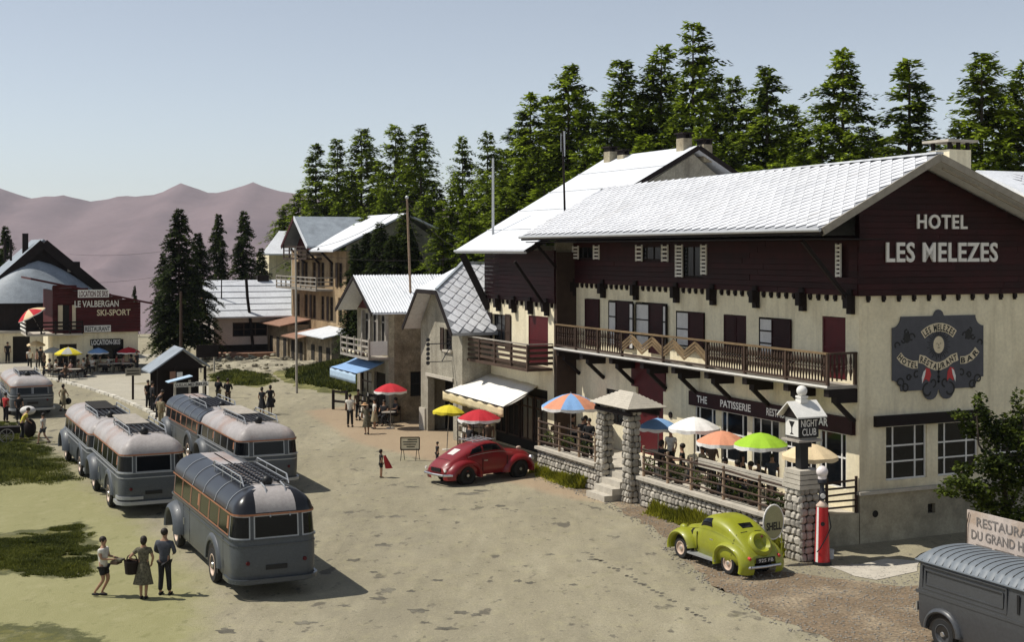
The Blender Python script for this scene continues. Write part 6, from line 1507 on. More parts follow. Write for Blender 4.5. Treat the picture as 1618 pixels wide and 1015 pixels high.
def body_mesh(pose, fem, detail):
    key = (pose, fem, detail)
    if key in BODY: return BODY[key]
    P = POSE[pose]; h = P['hip']; bd = P.get('bend', 0)
    def up(z, y=0): return (0, y + bd*(z)/.6, h + z*(1 - .12*(bd > 0)))
    sw = .17 if fem else .2
    V = [(0, 0, h)]; rad = [(.145, .11)]; E = []
    def a(p, r, par): V.append(tuple(p)); rad.append(r); E.append((par, len(V)-1)); return len(V)-1
    sp = a(up(.2), (.12 if fem else .135, .095), 0); ch = a(up(.4), (.15 if fem else .165, .105), sp); nk0 = a(up(.5), (.09, .075), ch); nk = a(up(.57, .01), .052, nk0)
    hd0 = a(up(.635, .015), (.07, .085), nk); hd1 = a(up(.71, .012), (.078, .095), hd0); hd2 = a(up(.775, .005), (.06, .07), hd1)
    if detail: a(up(.68, .115), .016, hd1)
    for s, e, hn, k, an in ((-1, P['le'], P['lh'], P['lk'], P['la']), (1, P['re'], P['rh'], P['rk'], P['ra'])):
        sh = a((s*sw, up(.44)[1], up(.44)[2]), .055, ch); el = a(e, .04, sh); wr = a(V3(*e).lerp(V3(*hn), .88), .027, el)
        d = (V3(*hn) - V3(*e)).normalized(); pal = a(V3(*hn) + d*.03, (.034, .022), wr)
        if detail:
            side = d.orthogonal().normalized()
            for q in (-1.5, -.5, .5, 1.5):
                f1 = a(V3(*hn) + d*.075 + side*q*.02, .010, pal); a(V3(*hn) + d*(.12 - abs(q-.3)*.012) + side*q*.023 + V3(0, .02, -.01), .008, f1)
            a(V3(*hn) + d*.04 + side*-.055, .010, pal)
        hp = a((s*.085, 0, h-.06), .088, 0); kn = a(k, .058, hp); ak = a(an, .038, kn); a((an[0], an[1]+.13, .04), (.036, .026), ak)
    m = skin_mesh(V, E, rad, M['skin'], 1); BODY[key] = m; return m
def limb_cloth(key, chains, mt):
    if key in BODY: return BODY[key]
    V, E, rad = [], [], []
    idx = {}
    for ch in chains:
        prev = None
        for p, r in ch:
            k = tuple(round(c, 4) for c in p)
            if k not in idx: idx[k] = len(V); V.append(tuple(p)); rad.append(r)
            if prev is not None: E.append((prev, idx[k]))
            prev = idx[k]
    BODY[key] = skin_mesh(V, E, rad, mt, 1); return BODY[key]
M['skin'] = mat('sunlit_skin', (.33,.19,.12), .6, .08, 6, obj=True)
M['hair'] = mat('dark_hair', (.02,.014,.01), .6, .2, 10, obj=True)
CL = {'dark': (.018,.018,.02), 'black': (.012,.012,.012), 'greyblue': (.06,.065,.08), 'white': (.6,.57,.5), 'khaki': (.25,.21,.13), 'red': (.4,.03,.03), 'yellow': (.5,.42,.06), 'brown': (.09,.06,.04), 'print': (.10,.09,.06), 'pink': (.5,.3,.26), 'blue': (.1,.15,.28)}
def clm(c):
    k = 'cloth_'+c
    if k not in M: M[k] = mat(k, CL[c], .85, .25 if c != 'print' else .8, 8 if c != 'print' else 18, .3, 20, obj=True)
    return M[k]
NP = 0
def person(label, loc, hgt, face, pose='stand', top='dark', bottom='dark', fem=False, skirt=False, shorts=False, sleeve='short', hat=None, detail=False, base=0.0, hair='hair', group=None):
    """face: direction the person looks to, degrees from +X anticlockwise"""
    P = POSE[pose]; h = P['hip']; bd = P.get('bend', 0); s0 = hgt/(1.72 if pose != 'sit' else 1.72)
    r = thing('person', label, 'person', loc, R(face-90), group, s0)
    def up(z, y=0): return (0, y + bd*(z)/.6, h + z*(1 - .12*(bd > 0)))
    put(body_mesh(pose, fem, detail), 'body', r)
    sw = .17 if fem else .2
    wst = up(.12); cht = up(.4); shn = up(.5)
    ch = [[((0,0,h-.11), (.165,.13)), (up(.2), (.14 if fem else .155,.115)), (up(.4), (.17 if fem else .19,.125)), (up(.49), (.11,.09))]]
    for s, e, hn in ((-1, P['le'], P['lh']), (1, P['re'], P['rh'])):
        c = [(up(.4), (.17 if fem else .19,.125)), ((s*sw, up(.44)[1], up(.44)[2]), .072), (tuple(V3(s*sw, up(.44)[1], up(.44)[2]).lerp(V3(*e), .55 if sleeve == 'short' else 1.0)), .06)]
        if sleeve == 'long': c.append((tuple(V3(*e).lerp(V3(*hn), .85)), .042))
        ch.append(c)
    me = limb_cloth(('top', pose, fem, sleeve), ch, M['skin']); t_ = me.copy(); t_.materials.clear(); t_.materials.append(clm(top)); put(t_, 'dress_bodice' if skirt and top == bottom else 'shirt', r)
    if skirt and pose != 'sit':
        mb = MB(); ph = random.uniform(0, 6)
        def sk(i, j):
            t = i/7; a = 2*math.pi*j/28; z = h + .1 - (h+.1-.42)*t; fl = 1 + .09*t*math.sin(5*a+ph); w = .145 + .125*t; return (w*fl*math.cos(a), w*.82*fl*math.sin(a) - .0, z)
        mb.grid(sk, 8, 28, closed=True); mb.build('skirt', clm(bottom), r, smooth=True)
    else:
        ch = []
        for s, k, an in ((-1, P['lk'], P['la']), (1, P['rk'], P['ra'])):
            hp = (s*.085, 0, h-.06); k, an = V3(*k), V3(*an)
            c = [((0,0,h+.05), (.16,.122)), (hp, .105)]
            if shorts or skirt: c.append((tuple(V3(*hp).lerp(k, .7)), .092))
            else: c += [(tuple(k), .078), (tuple(k.lerp(an, .95)), .068)]
            ch.append(c)
        me = limb_cloth(('bot', pose, bool(shorts or skirt)), ch, M['skin']); t_ = me.copy(); t_.materials.clear(); t_.materials.append(clm(bottom)); put(t_, 'trousers' if not (shorts or skirt) else ('shorts' if shorts else 'skirt'), r)
    for an in (P['la'], P['ra']):
        MB().ball((an[0], an[1]+.05, .035 if an[2] < .1 else an[2]-.05), 1, 10, 6, sc_=(.05,.14,.045)).build('shoe', clm('black'), r, smooth=True)
    hz = up(.725, -.012); mb = MB(); mb.ball(hz, 1, 14, 8, sc_=(.094,.108,.10)); 
    if fem: mb.ball((hz[0], hz[1]-.04, hz[2]-.05), 1, 12, 6, sc_=(.09,.08,.11))
    mb.build('hair', M[hair], r, smooth=True)
    if detail:
        for s in (-1, 1):
            MB().ball((s*.03, up(.69)[1]+.092, up(.69)[2]), .009, 6, 4).build('eye', M['black'], r); MB().ball((s*.084, up(.68)[1], up(.68)[2]), 1, 6, 4, sc_=(.012,.02,.03)).build('ear', M['skin'], r)
    if hat:
        MB().lathe([(.20,-.01),(.19,.0),(.1,.02),(.095,.09),(.05,.11),(.001,.11)], 18, (hz[0], hz[1], hz[2]+.04)).build('hat', hat, r, smooth=40)
    return r
# three people in the foreground
pb1 = person('boy in white shirt and dark shorts striding right with parcels in his arms', G(163,943), 1.56, -12, 'carry', 'white', 'dark', shorts=True, detail=True)
bx_ = thing('parcel_stack', 'dark parcels held in front of the boy on the meadow', 'parcels', G(163,943), R(-12-90)); bx_.scale = (.9,.9,.9)
MB().box((-.15,.3,.96),(.15,.52,1.05)).build('parcel', clm('brown'), bx_); MB().box((-.12,.33,1.052),(.13,.62,1.11)).build('parcel', clm('print'), bx_)
pb2 = person('woman in dark knee length dress seen from behind, basket on her left hip', G(227,947), 1.60, 97, 'akimbo', 'print', 'print', fem=True, skirt=True, detail=True)
bk = thing('wicker_basket', 'dark wicker basket hanging at the left hip of the woman', 'basket', G(227,947), R(7))
mb = MB()
for k in range(7):
    t = k/6; mb.grid(lambda i, j, t=t: (-.3 + (.17+.03*t)*math.cos(2*math.pi*j/18), .02+(.13+.02*t)*math.sin(2*math.pi*j/18), .66 + .3*t + (.045*i)), 2, 18, closed=True)
mb.lathe([(.15,0),(.19,.32),(.17,.32),(.14,.02)], 18, (-.3,.02,.65)); mb.build('basket_body', M['dark'], bk); MB().tube([(-.45,.02,.95),(-.4,.02,1.1),(-.3,.02,1.16),(-.2,.02,1.1),(-.15,.02,.95)], .018).build('basket_handle', M['brown'], bk)
pb3 = person('man in dark blue grey work clothes seen from behind, walking to the nearest bus', G(260,941), 1.72, 80, 'front', 'greyblue', 'dark', sleeve='long', detail=True)
# girl with a red towel
gr = person('small girl in dark sunsuit standing alone on the road', G(602,756), 1.12, 20, 'stand', 'dark', 'dark', shorts=True, fem=True)
rt = thing('red_towel', 'red towel hanging down behind the girl on the road', 'towel', G(602,756), 0)
def tw(i, j):
    t = i/8; a = -1.2 + 2.0*j/8; rr = .13 + .22*t; return (.03 + rr*math.cos(a)*1.25, -.02 + rr*.55*math.sin(a) + .02*math.sin(j*2+i), .9 - .5*t)
mb = MB(); mb.grid(tw, 9, 9); mb.build('cloth', M['cloth_red'] if 'cloth_red' in M else clm('red'), rt, smooth=True)
PP = [
 ('woman in dark dress, left of the pair standing on the road behind the buses', (414,656), 1.5, 70, 'stand', 'dark', 'dark', dict(fem=True, skirt=True)),
 ('woman carrying a dark bag, right of the pair standing on the road behind the buses', (427,655), 1.58, 110, 'akimbo', 'dark', 'dark', dict(fem=True, skirt=True)),
 ('man in dark jacket behind the rearmost bus, the left of two', (345,641), 1.65, 60, 'front', 'dark', 'khaki', dict(sleeve='long')),
 ('man with hands in front behind the rearmost bus, the right of two', (360,643), 1.6, 80, 'front', 'black', 'brown', dict(sleeve='long')),
 ('man in pale shirt and black trousers standing below the blue awning', (553,675), 1.66, 80, 'stand', 'white', 'black', {}),
 ('woman in straw hat and patterned dress below the blue awning', (580,687), 1.55, 120, 'lean', 'print', 'print', dict(fem=True, skirt=True, hat='straw')),
 ('woman in white blouse next to the woman with the straw hat', (592,678), 1.5, 200, 'stand', 'white', 'khaki', dict(fem=True, skirt=True)),
 ('small child in dark clothes standing behind the tail of the red car', (691,736), .98, 200, 'stand', 'dark', 'dark', {}),
 ('walker in pale clothes swinging a bag beside the cut off bus', (100,650), 1.5, 60, 'walk', 'khaki', 'khaki', dict(fem=True, skirt=True)),
 ('walker in pale top taking a long stride on the grass edge', (68,702), 1.42, 170, 'walk', 'white', 'greyblue', dict(shorts=True)),
 ('person in red shirt at the very left edge beside the cut off bus', (9,668), 1.55, 60, 'stand', 'red', 'dark', {}),
 ('person in yellow and white shirt bending over a sack near the left edge', (34,696), 1.62, 30, 'lean', 'yellow', 'dark', {}),
 ('person in black with head bent between the cut off bus and the grass', (30,668), 1.5, 90, 'stand', 'black', 'black', {}),
 ('man in dark jacket leaning at the left post of the kiosk', (241,652), 1.7, 40, 'stand', 'dark', 'dark', dict(sleeve='long')),
 ('man in grey cap bending forward in front of the kiosk', (247,664), 1.7, 10, 'lean', 'greyblue', 'dark', dict(sleeve='long')),
 ('person in khaki seen between the kiosk and the rearmost bus', (254,676), 1.6, 60, 'stand', 'khaki', 'khaki', dict(sleeve='long')),
 ('person in white shirt standing under the cream parasol', (47,584), 1.6, 300, 'stand', 'white', 'dark', {}),
 ('person in pink standing under the cream parasol beside the one in white', (58,586), 1.6, 200, 'stand', 'pink', 'dark', {}),
 ('dark figure in the doorway of the big old house', (12,574), 1.65, 300, 'stand', 'dark', 'dark', {}),
]
M['straw'] = mat('straw', (.55,.33,.17), .8, .15, 20)
for lb, (px, py), hg, fc_, po, t_, b_, kw in PP:
    kw = dict(kw)
    if kw.get('hat'): kw['hat'] = M['straw']
    person(lb, G(px, py), hg, fc_, po, t_, b_, **kw)
bg1 = thing('hand_bag', 'dark hand bag held by the right one of the two women on the road', 'bag', G(431,655), .5); MB().ball((0,0,.72), 1, 12, 8, sc_=(.17,.09,.15)).build('bag_body', M['black'], bg1, smooth=True); MB().tube([(-.1,0,.82),(0,0,.98),(.1,0,.82)], .012).build('strap', M['black'], bg1)
bg2 = thing('shopping_bag', 'dark bag swung by the walker beside the cut off bus', 'bag', G(108,650), .3); MB().ball((0,0,.55), 1, 12, 8, sc_=(.17,.1,.19)).build('bag_body', M['black'], bg2, smooth=True); MB().tube([(-.1,0,.68),(-.05,0,.86),(.06,0,.68)], .012).build('strap', M['black'], bg2)
sk_ = thing('sack', 'pale rounded sack carried at the left edge beside the cut off bus', 'sack', G(44,692), 0); MB().ball((0,0,1.3), 1, 14, 8, sc_=(.38,.28,.22)).build('sack_body', M['curtain'], sk_, smooth=True); MB().ball((.1,.0,.45), 1, 14, 8, sc_=(.3,.25,.45)).build('load', M['dark'], sk_, smooth=True)
mc = thing('hand_cart', 'small dark cart with spoked wheel beside the people at the left edge', 'cart', G(10,700), .4)
for y in (-.35,.35):
    q = MB(); q.grid(lambda i, j, y=y: (.33*math.cos(2*math.pi*j/20)*(1 if i else .88), y, .36+.33*math.sin(2*math.pi*j/20)*(1 if i else .88)), 2, 20, closed=True); wq = q.build('wheel', M['grey_wood'], mc)
    for k in range(4): a = math.pi*k/4; MB().bar((.3*math.cos(a),y,.36+.3*math.sin(a)),(-.3*math.cos(a),y,.36-.3*math.sin(a)),.02,.02,up=(0,1,0)).build('spoke', M['grey_wood'], wq)
MB().box((-.5,-.3,.45),(.6,.3,.75)).build('tray', M['dark'], mc)
# seated guests with chairs and tables
def seat_guest(lb, loc, face, top, bottom='dark', fem=False, hg=1.68, chair=True, grpc='cafe chairs'):
    person(lb, loc, hg, face, 'sit', top, bottom, fem=fem)
    if chair: cafe_chair('chair of the ' + lb, loc, R(face-90), grpc)
TG = [('woman in dark top seated under the plain blue parasol', 1046, -1.9, 20, 'dark', True), ('man in black seated between the blue and the white parasol', 1078, -1.7, 170, 'black', False),
      ('woman in black seated in front of the orange parasol pole', 1146, -2.2, 250, 'black', True), ('child in dark jumper seated just right of the woman in black', 1165, -2.1, 120, 'dark', False),
      ('man in dark suit seated under the green parasol', 1186, -1.9, 200, 'dark', False), ('woman in brown seated beside the man under the green parasol', 1199, -1.5, 230, 'brown', True)]
for lb, px, v, fc_, t_, fm_ in TG: seat_guest(lb, at_terr(px, v), fc_, t_, 'dark', fm_)
p = at_terr(931, -2.3); person('dark silhouette standing at the log rail left of the entrance pillar', p, 1.55, 240, 'front', 'black', 'black', sleeve='long')
p = at_terr(921, -1.8); person('dark clothed person beside the one at the rail left of the entrance', p, 1.4, 100, 'stand', 'dark', 'dark')
for k, (px, v, where) in enumerate(((915,-1.4,'under the blue and orange parasol'),(1033,-1.5,'under the plain blue parasol'),(1094,-1.5,'under the white parasol'),(1133,-1.6,'under the orange parasol'),(1208,-1.5,'under the green parasol'),(1268,-1.6,'under the cream parasol by the lantern'))):
    cafe_table('small round terrace table ' + where, at_terr(px, v))
for px, v, lb in ((1060,-2.3,'empty chair at the rail below the plain blue parasol'),(1110,-2.2,'empty chair at the rail below the white parasol'),(1228,-1.9,'empty chair right of the green parasol'),(880,-2.0,'empty chair left of the blue and orange parasol')):
    cafe_chair(lb, at_terr(px, v), random.uniform(0,6))
SG = [((88,597),'white','man in white shirt seated left of the yellow parasol'),((112,598),'pink','woman in pink seated below the yellow parasol'),((124,597),'khaki','woman in khaki seated at the right of the yellow parasol table'),((132,594),'white','child in white seated furthest right of the yellow parasol'),
      ((158,589),'khaki','man in khaki seated left of the blue parasol pole'),((172,589),'white','woman in white seated right of the blue parasol pole'),((195,588),'pink','man in pink shirt seated under the far red parasol'),((207,588),'greyblue','woman in blue grey seated under the far red parasol')]
for i, ((px, py), t_, lb) in enumerate(SG): seat_guest(lb, G(px, py), 20 if i % 2 == 0 else 170, t_, 'dark', 'woman' in lb, grpc='cafe chairs before the ski shop')
for px, py, lb in ((100,598,'table below the yellow parasol'),(118,600,'table in front of the woman in pink'),(165,591,'table below the blue parasol'),(183,590,'table between the blue and the far red parasol'),(201,590,'table below the far red parasol')): cafe_table(lb, G(px, py), .45, 'cafe tables before the ski shop')
# under the awnings: display stands, bench, post cards
for lb, px, py, w_h in (('dark wire stand of postcards and papers under the white awning', 735, 725, (1.7, 1.7)), ('dark stand with hanging goods under the blue awning', 575, 668, (1.6, 1.5))):
    p = G(px, py); t = thing('display_stand', lb, 'stand', p, TH)
    for x in (0, .5): MB().box((x,-w_h[0]/2,0),(x+.04,-w_h[0]/2+.04,w_h[1])).build('post', M['dark'], t); MB().box((x,w_h[0]/2,0),(x+.04,w_h[0]/2+.04,w_h[1])).build('post', M['dark'], t)
    for k in range(5): MB().box((.0,-w_h[0]/2,.2+k*.3),(.5,w_h[0]/2,.23+k*.3)).build('shelf', M['dark'], t)
    for k in range(5):
        for q in range(7):
            if random.random() < .75: yy = -w_h[0]/2+.1+q*(w_h[0]-.2)/7; MB().box((-.01,yy,.24+k*.3),(.02,yy+.16,.42+k*.3)).build('postcard', clm(random.choice(['khaki','brown','white','print','dark','print'])), t)
p = G(537, 648); bn = thing('low_fence', 'short dark wooden barrier left of the blue awning', 'barrier', p, TH + R(-60))
for x in (-.5,.5): MB().box((x-.06,-.06,0),(x+.06,.06,1.1)).build('post', M['dark'], bn)
for z in (.4,.95): MB().box((-.5,-.03,z),(.5,.03,z+.12)).build('rail', M['dark'], bn)

# ================================================================ SIGNS, PUMP, POLES
p = G(648, 728); af = thing('trestle_sign', 'pale notice board on thin trestle legs standing on the road', 'sign', p, R(2))
MB().box((-.38,-.04,.48),(.38,.0,.97)).build('board', M['plaster'], af)
mb = MB()
for a, b in (((-.4,-.05,.46),(.4,-.05,.46)),((-.4,-.05,.99),(.4,-.05,.99)),((-.4,-.05,.46),(-.4,-.05,.99)),((.4,-.05,.46),(.4,-.05,.99))): mb.bar(a, b, .04, .04)
mb.build('frame', M['dark'], af)
for x in (-.32,.32): MB().bar((x-.03,-.05,.5),(x-.08,-.16,0),.02,.02).build('leg', M['dark'], af); MB().bar((x+.03,0,.5),(x+.08,.16,0),.02,.02).build('leg', M['dark'], af)
for k, (a, b) in enumerate(((-.1,.3),(-.3,.3),(-.28,.25),(-.15,.2))): MB().box((a,-.048,.87-k*.1),(b,-.042,.91-k*.1)).build('faded_line', M['interior'], af)
# fuel pump
M['pumpred'] = mat('pump_red', (.45,.015,.02), .35, .08, 3, coat=.4)
p = G(1299, 893); fp = thing('fuel_pump', 'round red and white fuel pump with white globe lamp beside the end pillar', 'fuel pump', p, 0)
def sector(r0, r1, z0, z1, a0, a1, m, name, n=12):
    mb = MB(); mb.grid(lambda i, j: ((r0+(r1-r0)*i/4)*math.cos(R(a0+(a1-a0)*j/n)), (r0+(r1-r0)*i/4)*math.sin(R(a0+(a1-a0)*j/n)), z0+(z1-z0)*i/4), 5, n+1); return mb.build(name, m, fp, smooth=True)
sector(.22,.17,.1,1.66,-135,65,M['pumpred'],'red_half'); sector(.22,.17,.1,1.66,-160,-135,M['white'],'white_stripe',4); sector(.22,.17,.1,1.66,65,200,M['pumpred'],'red_back')
MB().cyl((0,0,0),(0,0,.1),.27,.26,20).build('plinth', M['black'], fp); MB().lathe([(.17,1.66),(.175,1.7),(.08,1.8),(.05,1.84)], 20).build('dome', M['rim'], fp, smooth=True)
MB().lathe([(.05,1.84),(.09,1.87),(.09,2.1),(.06,2.14),(.06,2.3),(.13,2.34),(.13,2.44),(.08,2.5)], 16).build('stem', M['iron'], fp, smooth=40)
MB().cyl((0,-.09,1.98),(0,-.12,1.98),.07,.07,16).build('dial', M['white'], fp)
M['globe'] = mat('globe_glass', (.75,.68,.66), .25, .05, 3, coat=.3); gl = MB(); gl.ball((0,0,2.66), .17, 18, 12); gl.cyl((0,0,2.44),(0,0,2.54),.12,.12,16); gl.build('globe', M['globe'], fp, smooth=50)
MB().tube([(.17,-.08,1.5),(.22,-.14,1.1),(.05,-.25,.8),(-.12,-.24,.5),(-.18,-.16,.4)], .016).build('hose', M['black'], fp)
MB().cyl((-.02,-.185,1.2),(-.03,-.21,1.2),.06,.06,14).build('badge', M['black'], fp)
cn = thing('small_can', 'small pale can on the ground behind the fuel pump', 'can', G(1311, 884), 0); MB().cyl((0,0,0),(0,0,.28),.11,.13,14).build('can_body', M['curtain'], cn)
# round fuel company sign behind the green car
p = G(1222, 893); rs_ = thing('round_sign', 'round yellowish sign reading SHELL in a white ring, behind the green car', 'sign', p, R(28))
M['signface'] = mat('olive_sign_face', (.33,.32,.17), .5, .1, 3)
q = MB(); q.add([(.34*math.cos(2*math.pi*i/28), -.02, 1.22+.47*math.sin(2*math.pi*i/28)) for i in range(28)] + [(.34*math.cos(2*math.pi*i/28), .02, 1.22+.47*math.sin(2*math.pi*i/28)) for i in range(28)], [tuple(range(28)), tuple(range(55,27,-1))]); q.build('disc', M['signface'], rs_)
MB().tube([(.36*math.cos(2*math.pi*i/28), 0, 1.22+.49*math.sin(2*math.pi*i/28)) for i in range(29)], .025).build('ring', M['white'], rs_)
mb = MB(); mb.text('SHELL', (0,-.03,1.0), (1,0,0), (0,0,1), .22, width=.54, bold=.04, depth=0); mb.build('lettering', M['black'], rs_)
MB().cyl((.3,0,0),(.3,0,.9),.02,.02,8).build('post', M['lime'], rs_); MB().cyl((-.3,0,0),(-.3,0,.9),.02,.02,8).build('post', M['lime'], rs_)
# restaurant board behind the van
p0, p1 = Vector((xat(1528,32.9), 32.9, 0)), None
rb_ = thing('restaurant_board', 'weathered white board lettered RESTAURANT standing behind the grey van', 'sign', p0, TH + R(-90))
zt0, zb0 = zat(806, 32.9), zat(868, 32.9)
M['oldboard'] = mat('weathered_white_board', (.5,.43,.38), .85, .15, 3, .2, 12, col2=(.4,.3,.22), c2=(.5,.7)); M['faded'] = mat('faded_black_lettering', (.19,.17,.155), .85, .3, 8)
mb = MB(); mb.prism([(0,0,zb0-.25),(3.2,0,zb0-.25),(3.2,0,zt0),(0,0,zt0)], (0,.04,0)); mb.build('board', M['oldboard'], rb_)
for st_, z, h_, x0, x1 in (('RESTAURANT', zt0-.34, .22, .32, 2.35), ('DU GRAND HOTEL', zt0-.66, .22, .15, 2.45)):
    q = MB(); q.text(st_, ((x0+x1)/2, -.012, z), (1,0,0), (0,0,1), h_, width=x1-x0, bold=.015, depth=0); q.build('lettering', M['faded'], rb_)
for k, (a, b) in enumerate(((.3,.8),(.9,1.5),(1.6,2.3))): MB().box((a,-.012,zt0-.8),(b,-.008,zt0-.77)).build('faded_line', M['faded'], rb_)
for x in (.1, 3.0): MB().box((x,.04,0),(x+.08,.12,zb0)).build('post', M['dark'], rb_)
MB().tube([(.1,-.03,zt0-.05),(.02,-.03,zt0-.35),(.0,-.03,zb0)], .01).build('rope', M['dark'], rb_)
# poles and masts
def pole(name, label, p, q, r0, r1, m='log', cat='pole', extra=None):
    p, q = Vector(p), Vector(q); t = thing(name, label, cat, p, 0); MB().cyl((0,0,0), q-p, r0, r1, 8).build('shaft', M[m], t, smooth=50)
    if extra: extra(t, q-p)
    return t
b = G(469, 622); pole('street_pole', 'slim pale pole standing in front of the tall house', b, (xat(467, b.y), b.y, zat(392, b.y)), .08, .06, 'grey_wood')
b = G(656, 662)
def fl(t, q): MB().ball(q, .1, 8, 6).build('finial', M['galv'], t); MB().box((q.x-.35,-.04,q.z-.25),(q.x+.35,.04,q.z-.18)).build('cross_arm', M['dark'], t)
pole('utility_pole', 'tall leaning wooden pole between the garage house and the balcony house', b, (xat(643, b.y), b.y, zat(312, b.y)), .08, .055, 'log', 'pole', fl)
b = G(286, 628); pole('wooden_post', 'mossy wooden post rising behind the kiosk roof', b, (b.x, b.y, zat(461, b.y)), .11, .08, 'brown', 'post')
pp = [G(401, 562), None]; Yb = pp[0].y
lt_ = thing('bare_trunk', 'bare dark leaning trunk in front of the low white roofed house', 'tree trunk', pp[0], 0)
MB().tube([(0,0,0),(xat(396,Yb)-pp[0].x,0,zat(510,Yb)),(xat(391,Yb)-pp[0].x,0,zat(470,Yb)),(xat(389,Yb)-pp[0].x,0,zat(440,Yb))], .13, 7).build('trunk', M['dark'], lt_)
def ant(t, q):
    MB().box((-.12,-.03,q.z-1.1),(.0,.03,q.z)).box((-.2,-.02,q.z-.9),(-.17,.02,q.z-.1)).build('aerial', M['galv'], t)
Yp = 64.0; pole('aerial_mast', 'thin silvery mast at the far eave of the annex roof', (xat(779,Yp), Yp, 9.6), (xat(779,Yp), Yp, zat(250,Yp)), .06, .05, 'galv', 'mast')
Yp = 59.5; pole('aerial_mast', 'dark mast with comb like aerial on the annex roof behind the hotel', (xat(893,Yp), Yp, 10.0), (xat(889,Yp), Yp, zat(207,Yp)), .05, .04, 'dark', 'mast', ant)
def wire(label, a, b, sag, r=.012):
    n = 14; pts = [Vector(a).lerp(Vector(b), i/n) - Vector((0,0,sag*4*(i/n)*(1-i/n))) for i in range(n+1)]
    t = thing('power_line', label, 'wire', (0,0,0)); MB().tube(pts, r, 4).build('wire', M['dark'], t)
wire('upper overhead wire from the far chalet roof to the big spruce', (xat(110,112), 112, zat(402,112)), (xat(260,112), 112, zat(397,112)), .2)
wire('lower overhead wire sloping to the big spruce behind the ski shop', (xat(145,110), 110, zat(447,110)), (xat(245,110), 110, zat(438,110)), .1)
wire('overhead wire running between the tall house and the annex eave', (xat(470,86), 86, zat(398,86)), (xat(722,64), 64, zat(408,64)), .3)

wire('wire from the leaning pole to the slim pale pole', (xat(643,74), 74, zat(322,74)), (xat(467,85), 85, zat(394,85)), .6)
wire('upper wire from the leaning pole to the annex eave', (xat(646,74), 74, zat(322,74)), (xat(722,66), 66, zat(392,66)), .3)
wire('lower wire from the leaning pole to the garage house gable', (xat(645,74), 74, zat(340,74)), (xat(690,66), 66, zat(452,66)), .2)
wire('wire from the slim pale pole to the ridge of the low house', (xat(467,85), 85, zat(402,85)), (xat(350,116), 116, zat(446,116)), .5)
wire('wire from the leaning pole to the ridge of the corrugated roof', (xat(644,74), 74, zat(330,74)), (xat(570,73), 73, zat(439,73)), .3)
# ================================================================ TREES
def leafmat(name, c1, c2):
    m = bpy.data.materials.new(name); m.use_nodes = True; nt = m.node_tree; b = nt.nodes['Principled BSDF']; b.inputs['Roughness'].default_value = .75; b.inputs['Specular IOR Level'].default_value = .15
    g = nt.nodes.new('ShaderNodeNewGeometry'); t = nt.nodes.new('ShaderNodeTexNoise'); t.inputs['Scale'].default_value = .45; t.inputs['Detail'].default_value = 3
    nt.links.new(g.outputs['Position'], t.inputs['Vector'])
    a = nt.nodes.new('ShaderNodeMath'); a.operation = 'ADD'; nt.links.new(t.outputs['Fac'], a.inputs[0])
    mu = nt.nodes.new('ShaderNodeMath'); mu.operation = 'MULTIPLY'; mu.inputs[1].default_value = .45; nt.links.new(g.outputs['Random Per Island'], mu.inputs[0]); nt.links.new(mu.outputs[0], a.inputs[1])
    r = nt.nodes.new('ShaderNodeMapRange'); r.inputs['From Min'].default_value = .53; r.inputs['From Max'].default_value = 1.05; nt.links.new(a.outputs[0], r.inputs['Value'])
    mx = nt.nodes.new('ShaderNodeMix'); mx.data_type = 'RGBA'; mx.inputs[6].default_value = (*c1, 1); mx.inputs[7].default_value = (*c2, 1)
    nt.links.new(r.outputs[0], mx.inputs[0]); nt.links.new(mx.outputs[2], b.inputs['Base Color'])
    tr = nt.nodes.new('ShaderNodeBsdfTranslucent'); nt.links.new(mx.outputs[2], tr.inputs['Color'])
    ms = nt.nodes.new('ShaderNodeMixShader'); ms.inputs[0].default_value = .3; o = nt.nodes['Material Output']
    nt.links.new(b.outputs[0], ms.inputs[1]); nt.links.new(tr.outputs[0], ms.inputs[2]); nt.links.new(ms.outputs[0], o.inputs['Surface']); return m
M['larch'] = leafmat('larch_needles', (.013,.026,.004), (.34,.44,.025)); M['spruce'] = leafmat('spruce_needles', (.008,.015,.005), (.07,.10,.014)); M['leaf'] = leafmat('bush_leaves', (.012,.02,.005), (.13,.17,.02)); M['grassm'] = leafmat('grass_blades', (.03,.042,.01), (.17,.18,.03)); M['wallplant'] = leafmat('wall_foot_leaves', (.05,.065,.01), (.6,.58,.06))
M['bark'] = mat('bark', (.07,.055,.04), .95, .3, 6, .6, 20, obj=True)
